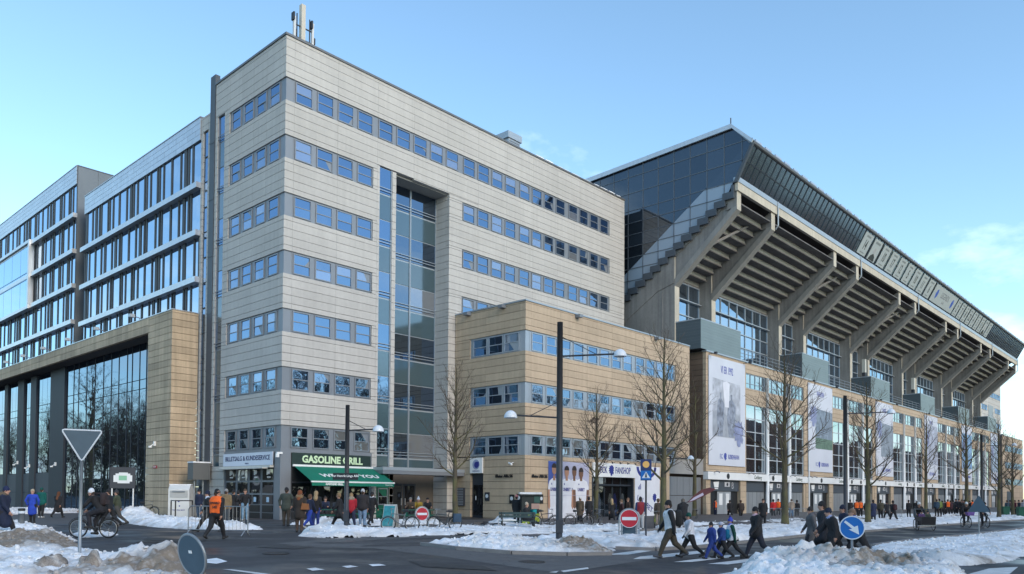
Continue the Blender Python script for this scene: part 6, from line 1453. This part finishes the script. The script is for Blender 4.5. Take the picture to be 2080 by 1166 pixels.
def crowd():
    P = person
    P(6, 1093, 1.8, 10, 'walk', NV, (.015, .015, .02), hat=(.012, .02, .07), coat=.42, bulk=1.22, armpose=None, hood=(.12, .09, .06), label='bearded person in long navy coat and navy beanie at the dirty snow bank')
    P(65, 1062, 1.68, 275, 'stand', (.02, .06, .42), BK, hair=(.35, .28, .2), coat=.45, bulk=1.15, armpose='pockets', label='person in long bright blue coat facing the street')
    P(83, 1052, 1.78, 92, 'stand', (.0, .085, .075), BK, shoe=(.5, .5, .5), coat=.1, bulk=1.32, hat=(.0, .07, .06), label='person in wide teal jacket and black trousers seen from behind')
    P(117, 1052, 1.64, 85, 'walk', BK, BK, hair=(.12, .045, .02), longhair=.34, coat=.42, bulk=1.12, phase=-1, label='person with long brown hair in black coat walking to the hall')
    P(222, 1070, 1.76, 185, 'walk', BK, BK, hat=BK, bulk=1.15, label='person in black jacket and cap behind the cyclist')
    P(238, 1067, 1.74, 190, 'walk', (.05, .06, .035), (.07, .065, .06), hat=(.03, .03, .035), bulk=1.18, phase=-1, label='person in olive padded jacket and grey trousers beside the cyclist')
    P(404, 1056, 1.74, 250, 'stand', NV, (.06, .1, .16), hat=BK, coat=.1, bulk=1.15, label='person in dark navy hooded jacket beside the white container')
    P(424, 1080, 1.76, 200, 'stride', BK, BK, hat=NV, scarf=(.5, .55, .65), bulk=1.12, label='person with pale scarf striding behind the crowd barrier')
    s = P(438, 1096, 1.76, 80, 'walk', BK, BK, hat=BK, bulk=1.28, vest=OR, look=-40, phase=-1, label='steward in black with an orange vest in front of the barrier')
    i = INFO[s.name]; lettering(s, 'STEWARD', .105, BLACK, tuple(np.array(i['up']((0, -.215, 1.28)))*i['S']+np.array([0, 0, i['off']])), bold=.003); lettering(s, '542', .12, BLACK, tuple(np.array(i['up']((.05, -.2, 1.14)))*i['S']+np.array([0, 0, i['off']])), bold=.003)
    P(458, 1066, 1.74, 90, 'stand', (.20, .14, .075), (.05, .06, .07), hat=(.25, .25, .25), bulk=1.3, coat=.08, label='person in tan puffer jacket queueing at the ticket doors')
    P(473, 1058, 1.72, 60, 'stand', BK, BK, hat=BK, coat=.12, label='person in black at the ticket doors behind the tan puffer', armpose='phone')
    P(483, 1056, 1.7, 100, 'stand', (.03, .03, .035), BK, hair=BK, coat=.15, label='person in dark grey coat at the ticket window')
    P(497, 1058, 1.78, 300, 'stand', BK, (.18, .30, .42), shoe=(.4, .4, .4), hair=(.08, .05, .03), armpose='pockets', label='person in black striped jacket and light blue jeans')
    P(581, 1069, 1.82, 88, 'stand', (.045, .055, .045), (.05, .04, .03), hat=BK, coat=.14, bulk=1.28, armpose='pockets', label='person in dark olive coat and black beanie outside the corner pillar')
    P(608, 1081, 1.7, 88, 'stand', (.03, .022, .018), (.07, .045, .035), hair=(.20, .06, .02), longhair=.22, hood=(.22, .14, .07), coat=.3, bulk=1.3, label='person in dark brown coat with fur hood and tan handbag')
    t = thing('handbag', 'tan leather handbag hanging from the brown coated person', 'handbag', tuple(gnd(607, 1081)+np.array([.1, -.3, .95])), heading(88)); MB().prism([(-.17, 0), (.17, 0), (.14, .24), (-.12, .26)], 1, -.08, .04).build('bag_body', M('tan_leather', (.25, .09, .025), .5), t); MB().path([(-.12, 0, .24), (-.2, .1, .55), (-.14, .2, .62)], .012, 5).build('strap', MATS['tan_leather'], t)
    P(627, 1074, 1.6, 60, 'walk', NV, (.02, .05, .3), shoe=(.6, .6, .6), hair=(.12, .06, .03), bulk=1.1, label='youngster in navy jacket and bright blue trousers')
    P(641, 1073, 1.68, 95, 'stand', BK, (.02, .04, .2), shoe=(.6, .6, .6), hair=(.35, .24, .13), longhair=.25, coat=.12, label='person with long blond hair in black beside the youngster')
    P(690, 1074, 1.74, 175, 'stride', BK, BK, hair=(.22, .14, .07), coat=.25, label='person in black coat striding past the lamp post', phase=-1)
    P(713, 1072, 1.68, 110, 'walk', (.36, .012, .025), (.015, .02, .05), hair=(.25, .16, .08), hood=(.25, .2, .15), bulk=1.18, coat=.06, label='person in red jacket with fur hood beside the lamp post')
    P(736, 1070, 1.8, 88, 'stand', (.025, .022, .025), (.16, .25, .38), hat=(.45, .45, .47), bulk=1.35, coat=.08, label='person in black puffer jacket and light jeans at the grill')
    P(754, 1068, 1.74, 70, 'walk', BK, BK, hat=BK, scarf=(.6, .6, .62), bulk=1.1, label='person with white scarf and black tracksuit by the kiosk')
    def sitp(px, py, hd, **k):
        g = gnd(px, py); return P(px, py, 1.72, hd, 'sit', loc=tuple(g), hipz=.60, **k)
    sitp(661, 1057.5, 275, top=NV, hair=(.05, .03, .02), label='seated person in navy jersey at the table under the awning')
    sitp(834, 1057, 265, top=(.07, .045, .03), hat=(.2, .18, .16), label='seated person in brown with a grey beanie at the green table', bulk=1.15)
    sitp(850, 1056.5, 268, top=(.35, .22, .03), hat=(.6, .6, .65), bobble=(.6, .6, .65), label='seated child in yellow with white bobble hat at the green table')
    sitp(868, 1057, 280, top=BK, hair=BK, label='seated person in black with dark hair at the green table')
    P(1049, 1068, 1.7, 80, 'stand', BK, BK, hat=(.45, .17, .16), coat=.2, label='person in black with a pink cap behind the kiosk')
    g = gnd(1066, 1074); P(1066, 1074, 1.72, 350, 'sit', loc=(g[0], g[1], g[2]), hipz=.57, top=(.02, .02, .022), hat=(.45, .36, .27), bulk=1.25, label='person with beige beanie sitting on the park bench')
    t = thing('shopping_bag', 'turquoise shopping bag on the lap of the bench sitter', 'bag', (g[0]+.35, g[1]-.25, g[2]+.72), heading(20)); MB().prism([(-.26, 0), (.26, .06), (.3, .3), (-.12, .28)], 1, -.1, .1).build('bag_body', M('turquoise_bag', (.0, .28, .30), .5), t)
    P(1178, 1066, 1.7, 60, 'stand', (.10, .07, .045), BK, hat=(.6, .58, .55), coat=.35, bulk=1.15, label='person in long brown coat and white hat before the player poster')
    P(1196, 1063, 1.7, 100, 'stand', BK, BK, hair=BK, coat=.2, label='person in black beside the brown coat at the poster')
    P(1243, 1064, 1.7, 95, 'walk', BK, BK, hair=(.35, .25, .14), longhair=.22, coat=.4, shoe=(.12, .06, .03), label='blond person in long black coat at the fan shop door')
    P(1264, 1064, 1.72, 175, 'stride', (.05, .02, .022), NV, hair=(.2, .13, .08), scarf=(.4, .3, .28), coat=.12, label='person with pale scarf striding out of the fan shop')
    P(1276, 1062, 1.7, 200, 'stand', (.07, .04, .03), BK, hair=(.2, .12, .08), label='person in brown jacket just outside the fan shop door')
    P(1301, 1076, 1.78, 95, 'stand', (.22, .02, .03), (.42, .42, .43), hat=BK, bulk=1.2, sleeve=(.015, .04, .12), label='person in red and blue jacket with pale grey trousers')
    P(1337, 1070, 1.72, 100, 'stand', (.06, .045, .035), (.3, .24, .2), hair=(.1, .06, .03), coat=.1, label='person in brown half hidden by the tall tree')
    f = P(1388, 1078, 1.84, 95, 'walk', BK, BK, hair=(.12, .1, .08), coat=.12, bulk=1.5, armpose='up', label='broad person in black coat carrying the feather flag', hood=(.02, .02, .02))
    # crossing group
    a = P(1362, 1134, 1.8, 178, 'walk', (.62, .63, .66), (.055, .045, .032), shoe=(.06, .065, .08), hat=BK, sleeve=BK, glove=BK, scarf=BK, label='walker in white shirt over black with black beanie and backpack', bulk=1.42)
    backpack(a, (.013, .014, .015), 'black backpack worn by the walker in the white shirt', .16, .26)
    P(1402, 1133, 1.42, 180, 'walk', (.62, .63, .68), BK, hat=(.0, .055, .04), glove=BK, phase=-1, bulk=1.4, label='young walker in white jersey and dark green beanie')
    BL = (.02, .045, .22)
    P(1447, 1136, 1.16, 182, 'walk', BL, BL, shoe=BK, hat=(.02, .02, .025), glove=NV, bulk=1.6, label='small child in blue patterned snowsuit and dark hat')
    c = P(1467, 1135, 1.16, 178, 'walk', (.015, .05, .2), BK, hat=(.45, .47, .6), glove=NV, phase=-1, bulk=1.5, label='small child in blue jacket and white and blue hat')
    backpack(c, (.0, .12, .22), 'teal child backpack worn on the blue jacket', .15, .24, 1.18)
    P(1487, 1135, 1.34, 176, 'stride', (.6, .62, .68), BK, hat=(.04, .06, .42), bobble=(.03, .02, .12), sleeve=(.0, .045, .03), glove=(.0, .04, .03), coat=.02, bulk=1.4, label='child in white shirt with green sleeves and bobble hat', scarf=(.1, .12, .4))
    P(1538, 1134, 1.66, 185, 'walk', BK, (.014, .016, .03), hat=BK, hair=(.1, .05, .03), scarf=(.55, .36, .42), glove=(.03, .03, .04), bulk=1.4, phase=-1, coat=.06, label='walker in black jacket with a pale pink scarf')
    # gates
    P(1550, 1068, 1.8, 265, 'stand', BK, BK, hair=(.06, .04, .03), coat=.25, bulk=1.3, label='person in black coat facing the road before the gates')
    P(1453, 1053, 1.72, 330, 'stand', NV, NV, hat=BK, vest=OR, label='steward in orange vest at the first gate')
    P(1483, 1054, 1.7, 92, 'walk', BK, BK, hat=BK, coat=.2, bulk=1.2, armpose=None, label='person in black walking in at the first gate')
    P(1505, 1056, 1.72, 88, 'walk', (.045, .03, .025), BK, hair=(.06, .03, .02), coat=.15, bulk=1.25, phase=-1, label='person in dark brown coat beside the first gate')
    P(1571, 1055, 1.72, 100, 'stand', (.5, .02, .025), BK, hair=BK, bulk=1.2, label='person in bright red jacket at the second gate')
    P(1581, 1053, 1.74, 260, 'stand', BK, BK, hat=BK, vest=OR, label='steward in orange vest beside the red jacket')
    P(1608, 1055, 1.74, 90, 'stand', (.36, .28, .22), (.14, .22, .33), hair=(.08, .05, .03), hood=(.4, .33, .27), bulk=1.2, label='person in beige jacket and jeans at the second gate')
    P(1619, 1055, 1.66, 92, 'stand', BK, BK, hat=BK, label='person in black beside the beige jacket')
    # right crossing group
    P(1650, 1127, 1.68, 172, 'walk', (.10, .095, .10), BK, shoe=(.45, .4, .36), hair=(.3, .18, .07), hat=(.03, .025, .025), coat=.38, bulk=1.3, hood=(.11, .1, .11), label='walker in grey coat with black headband behind the snow heap')
    P(1674, 1134, 1.88, 175, 'walk', (.02, .022, .03), BK, hat=BK, coat=.3, bulk=1.25, phase=-1, label='tall walker in dark coat and black fur hat')
    P(1697, 1140, 1.76, 180, 'stride', BK, BK, hat=(.012, .018, .04), hair=(.3, .28, .26), scarf=(.3, .33, .5), coat=.12, bulk=1.3, lean=12, label='walker in black with navy cap leaning forward')
    P(1716, 1126, 1.76, 178, 'walk', NV, BK, hat=(.012, .016, .035), bulk=1.15, phase=-1, label='walker in navy jacket and cap half hidden between the two leaning walkers')
    P(1745, 1142, 1.76, 182, 'stride', (.022, .025, .026), BK, hair=(.2, .12, .08), bulk=1.4, lean=12, phase=-1, scarf=(.05, .1, .4), label='walker in black jacket with short hair behind the arrow sign')
    # far pavement
    Q = [(1740, 1053, OR, 'steward in orange vest left of the two at the third gate'), (1748, 1053, OR, 'second steward in orange vest at the third gate'), (1727, 1053, BK, 'person in black left of the orange stewards'), (1761, 1055, BK, 'person in black right of the orange stewards')]
    for x, y, c, l in Q: P(x, y, 1.72, 270 if c is OR else 90, 'stand', BK, BK, hat=BK, vest=c if c is OR else None, label=l)
    P(1774, 1061, 1.74, 100, 'stand', (.015, .022, .06), BK, hat=BK, coat=.4, bulk=1.2, label='person in long navy coat beside the gate tree')
    P(1789, 1056, 1.74, 90, 'stand', (.06, .055, .035), BK, hat=BK, bulk=1.2, label='person in olive jacket at the gate barrier')
    P(1802, 1057, 1.72, 95, 'walk', BK, BK, hat=BK, coat=.15, label='person in black coat left of the backpack walker')
    a = P(1815, 1061, 1.78, 95, 'walk', BK, BK, hat=BK, bulk=1.1, label='walker in black seen from behind with dark red backpack'); backpack(a, (.05, .015, .018), 'dark red backpack of the walker towards the gates')
    P(1846, 1052, 1.7, 92, 'stand', BK, BK, hat=BK, coat=.1, label='person in black behind the gate barrier'); P(1862, 1052, 1.7, 92, 'stand', BK, BK, hat=(.6, .6, .6), bulk=1.3, label='person in black with a white cap behind the barrier')
    rnd = random.Random(5)
    cols = [((.03, .06, .1), 'blue grey'), ((.16, .22, .06), 'lime green'), ((.04, .03, .03), 'dark brown'), (BK, 'black'), (OR, 'orange'), ((.05, .02, .03), 'maroon'), (OR, 'orange'), (BK, 'black'), ((.03, .03, .04), 'charcoal'), (BK, 'black'), (OR, 'orange'), ((.02, .03, .06), 'navy'), (BK, 'black'), (OR, 'orange')]
    for i, (c, nm) in enumerate(cols):
        P(1903+5.6*i, 1049.5-.045*5.6*i+rnd.uniform(-1, 1.2), rnd.uniform(1.62, 1.84), rnd.choice([80, 100, 260, 180]), 'stand', BK if c is OR else c, BK, vest=c if c is OR and i != 6 else None, hat=BK if rnd.random() < .6 else None, coat=rnd.choice([0, .1, .2]), bulk=1.15, label='distant person in %s jacket in the queue at the far gates' % nm, group='queue at the far gates')
    for i, (x, c, nm) in enumerate(((2046, (.03, .06, .09), 'blue grey'), (2052, (.07, .05, .05), 'brown'), (2062, (.12, .02, .04), 'crimson'), (2070, (.03, .03, .05), 'dark'), (2077, (.35, .36, .38), 'pale grey'))):
        P(x, 1047.5-.06*(x-2046), 1.72, rnd.choice([90, 180, 0]), 'stand', c, BK, hat=BK if i % 2 else None, label='distant person in %s jacket before the far annex' % nm, group='people at the far end')
crowd()
# feather flag
g = gnd(1388, 1078); k = depth(g)/FPX; t = thing('feather_flag', 'dark red and white printed feather flag carried on a pole', 'flag', tuple(g+np.array([.2, .1, 1.35])), heading(90))
MB().path([(0, 0, 0), (.15, 0, .25), (1.6, 0, 1.05)], .014, 6).build('pole', BLACK, t)
F = [(.2, .24), (.45, .30), (.9, .48), (1.45, .78), (1.85, 1.02), (1.5, 1.12), (1.0, .98), (.55, .62)]
MB().prism(F, 1, -.012, .012).build('flag_cloth', M('flag_red', (.10, .025, .03), .7, var=.3, scale=4), t); MB().prism([(.3, .30), (.6, .40), (1.15, .68), (1.1, .82), (.6, .55)], 1, -.016, .016).build('flag_print', M('flag_print', (.45, .4, .5), .7), t)
# ------------------------------------------------------------------ bicycles: local +Y forward
TYRE = M('tyre', (.012, .012, .013), .8); RIM = M('rim', (.35, .36, .37), .3, .8)
WHM = {}
def wheel(parent, y, r=.34, x=0.0):
    if r not in WHM: WHM[r] = (MB().ring((0, 0, 0), r-.024, .024, 0, 32, 6).mesh('tyre', TYRE, True), MB().ring((0, 0, 0), r-.055, .014, 0, 32, 5).mesh('rim', RIM, True))
    o = ob('wheel', WHM[r][0], parent, (x, y, r)); ob('rim', WHM[r][1], o)
    s = MB()
    for i in range(14):
        q = 2*math.pi*i/14; s.path([(0, 0, 0), (0, (r-.05)*math.cos(q), (r-.05)*math.sin(q))], .0022, 3, cap=False)
    s.path([(-.04, 0, 0), (.04, 0, 0)], .02, 6); s.build('spokes', RIM, o)
def bike(loc, rz, label, col=(.02, .02, .022), tilt=0.0, basket=None, name='bicycle', step=False, guard=True):
    t = thing(name, label, 'bicycle', loc, rz); t.rotation_euler = (0, tilt, rz)
    wheel(t, -.52); wheel(t, .54); fm = M('bike_%02x%02x%02x' % tuple(int(q*255) for q in col), col, .35)
    bb = (0, -.06, .29); hd = (0, .40, .80); hd2 = (0, .44, .62); st = (0, -.22, .84); ra = (0, -.52, .34)
    f = MB(); f.path([bb, st], .022, 6); f.path([bb, hd2], .024, 6); f.path([(0, -.16, .56) if step else (0, -.2, .74), hd], .022, 6); f.path([hd, hd2], .02, 6)
    for s in (-1, 1): f.path([ra, (s*.045, -.3, .305), bb], .01, 5); f.path([(s*.05, -.52, .34), (0, -.19, .68)], .008, 5); f.path([hd2, (s*.05, .49, .5), (s*.05, .54, .34)], .011, 5)
    f.build('frame', fm, t)
    h = MB(); h.path([hd, (0, .39, .95), (0, .42, 1.0)], .013, 6); h.path([(-.28, .3, 1.02), (-.22, .40, 1.02), (0, .44, 1.0), (.22, .40, 1.02), (.28, .3, 1.02)], .012, 6); h.build('handlebar', RIM, t)
    s = MB(); s.path([(0, -.36, .93), (0, -.22, .935), (0, -.06, .92)], [.075, .07, .022], 8); s.path([st, (0, -.22, .92)], .014, 6); s.build('saddle', BLACK, t)
    c = MB(); c.ring((.03, -.06, .29), .09, .008, 0, 18, 5); c.path([(.06, -.06, .29), (.07, .06, .18)], .01, 5); c.path([(-.06, -.06, .29), (-.07, -.18, .40)], .01, 5); c.box(.07, .15, .03, .1, .165, .19); c.box(-.15, -.07, -.22, -.15, .39, .415); c.build('crank', M('crank_metal', (.2, .2, .2), .4, .7), t)
    if guard:
        for y in (-.52, .54): MB().path([(0, y+.37*math.cos(q), .34+.37*math.sin(q)) for q in [R(20)+R(150)*j/9 for j in range(10)]], .014, 5).build('mudguard', fm, t)
        r = MB(); r.box(-.07, .07, -.78, -.32, .745, .76); r.path([(-.06, -.7, .75), (-.05, -.53, .36)], .006, 4); r.path([(.06, -.7, .75), (.05, -.53, .36)], .006, 4); r.path([(.08, -.5, .33), (.2, -.42, .02)], .009, 4); r.build('rack', BLACK, t)
    if basket:
        b = MB(); b.prism([(-.2, .82), (.2, .82), (.24, 1.06), (-.24, 1.06)], 1, .5, .82); b.build('basket', cloth(basket), t)
    return t
def rider(px, py, hd, label, top, hat, b, **k):
    g = gnd(px, py); p = person(px, py, 1.76, hd, 'ride', top, (.016, .016, .022), hat=hat, loc=tuple(g), hipz=1.0, label=label, bulk=1.12, **k); return p
def bikes():
    g = gnd(190, 1093); t = bike(tuple(g), heading(180), 'black city bicycle ridden past the yield sign', tilt=.0); p = rider(190, 1093, 180, 'cyclist in black with white helmet riding past the yield sign', BK, (.6, .62, .66), t); f = heading(180)
    p.location = (g[0]+.28*math.sin(f), g[1]-.28*math.cos(f), g[2]); INFO[p.name]['g'] = np.array(p.location); backpack(p, (.03, .02, .022), 'dark backpack worn by the cyclist in black', .15, .23, 1.2)
    def bk(px, py, h, lab, **k): return bike(tuple(gnd(px, py)), heading(h), lab, **k)
    bk(813, 1080, 182, 'grey bicycle parked in the snow beside the sandwich board', col=(.12, .13, .14), tilt=.06)
    t = bk(903, 1079, 205, 'bicycle with navy pannier parked beside the hooped sign', col=(.02, .03, .035)); MB().box(-.22, -.06, -.75, -.38, .42, .82).build('pannier', cloth((.03, .06, .10)), t)
    t = bk(990, 1073, 10, 'bicycle lying on its side in the snow', col=(.02, .02, .02)); t.rotation_euler = (0, R(78), heading(10)); t.location.z += .12
    bk(1107, 1072, 5, 'black bicycle leaning behind the kiosk', col=(.015, .016, .02), basket=None, tilt=-.08)
    bk(1176, 1070, 2, 'dark bicycle parked before the player poster', col=(.03, .03, .035), tilt=.06, step=True); bk(1212, 1068, 60, 'bicycle parked beside the nest tree', col=(.08, .08, .085), tilt=.05)
    bk(1330, 1073, 80, 'bicycle with yellow panel behind the crossing sign', col=(.3, .32, .02)); bk(1415, 1062, 75, 'bicycle parked by the slender tree', col=(.06, .06, .06)); bk(296, 1050, 0, 'bicycle half buried in snow by the hall glass', col=(.03, .03, .03))
    for (px, py, nm, top, hat, bas) in ((1962, 1071, 'cyclist in black with white cap and a purple basket', BK, (.6, .6, .6), (.16, .09, .3)), (1999, 1071, 'cyclist in black behind the triangular sign', BK, BK, None)):
        g = gnd(px, py); bike(tuple(g), heading(262), 'black bicycle ridden by the '+nm, basket=bas); p = rider(px, py, 262, nm, top, hat, None); f = heading(262); p.location = (g[0]+.28*math.sin(f), g[1]-.28*math.cos(f), g[2])
    # cargo tricycle coming this way
    g = gnd(1873, 1077); hd = 262; t = thing('cargo_tricycle', 'black cargo tricycle with a box and folding hood on the road', 'tricycle', tuple(g), heading(hd)); BX = M('cargo_box', (.02, .02, .023), .5)
    for s in (-1, 1): wheel(t, .55, .3, s*.47)
    wheel(t, -1.15, .34)
    MB().prism([(.05, .32), (1.05, .32), (1.15, .85), (-.05, .85)], 0, -.4, .4).build('cargo_box', BX, t); MB().box(-.46, .46, 1.08, 1.14, .3, .36).build('bumper', RIM, t)
    hood = MB(); hood.path([(-.42, 0, .85), (-.42, -.1, 1.3), (.42, -.1, 1.3), (.42, 0, .85)], .03, 6); hood.prism([(-.25, .85), (.25, .85), (-.05, 1.35), (-.2, 1.35)], 0, -.42, -.38); hood.prism([(-.25, .85), (.25, .85), (-.05, 1.35), (-.2, 1.35)], 0, .38, .42); hood.build('hood', M('hood_grey', (.08, .09, .1), .7), t)
    fr = MB(); fr.path([(0, 0, .4), (0, -.5, .35), (0, -1.15, .34)], .025, 6); fr.path([(0, -.75, .4), (0, -.85, .95)], .02, 6); fr.path([(-.35, -.05, 1.08), (.35, -.05, 1.08)], .015, 6); fr.box(-.1, .1, -1.0, -.72, .93, .97); fr.build('frame', BLACK, t)
    p = rider(1873, 1077, hd, 'rider with white helmet on the cargo tricycle', BK, (.62, .62, .62), None); f = heading(hd); p.location = (g[0]+.85*math.sin(f), g[1]-.85*math.cos(f), g[2])
    for dx, c, l in ((-.18, (.05, .06, .04), 'child in olive sitting in the cargo tricycle box'), (.17, (.10, .05, .14), 'child in purple sitting in the cargo tricycle box')):
        q = person(1873, 1077, 1.15, hd, 'sit', c, BK, hat=BK, loc=(g[0]-.35*math.sin(f)+dx*math.cos(f), g[1]+.35*math.cos(f)+dx*math.sin(f), g[2]), hipz=.66, label=l, bulk=1.2)
bikes()
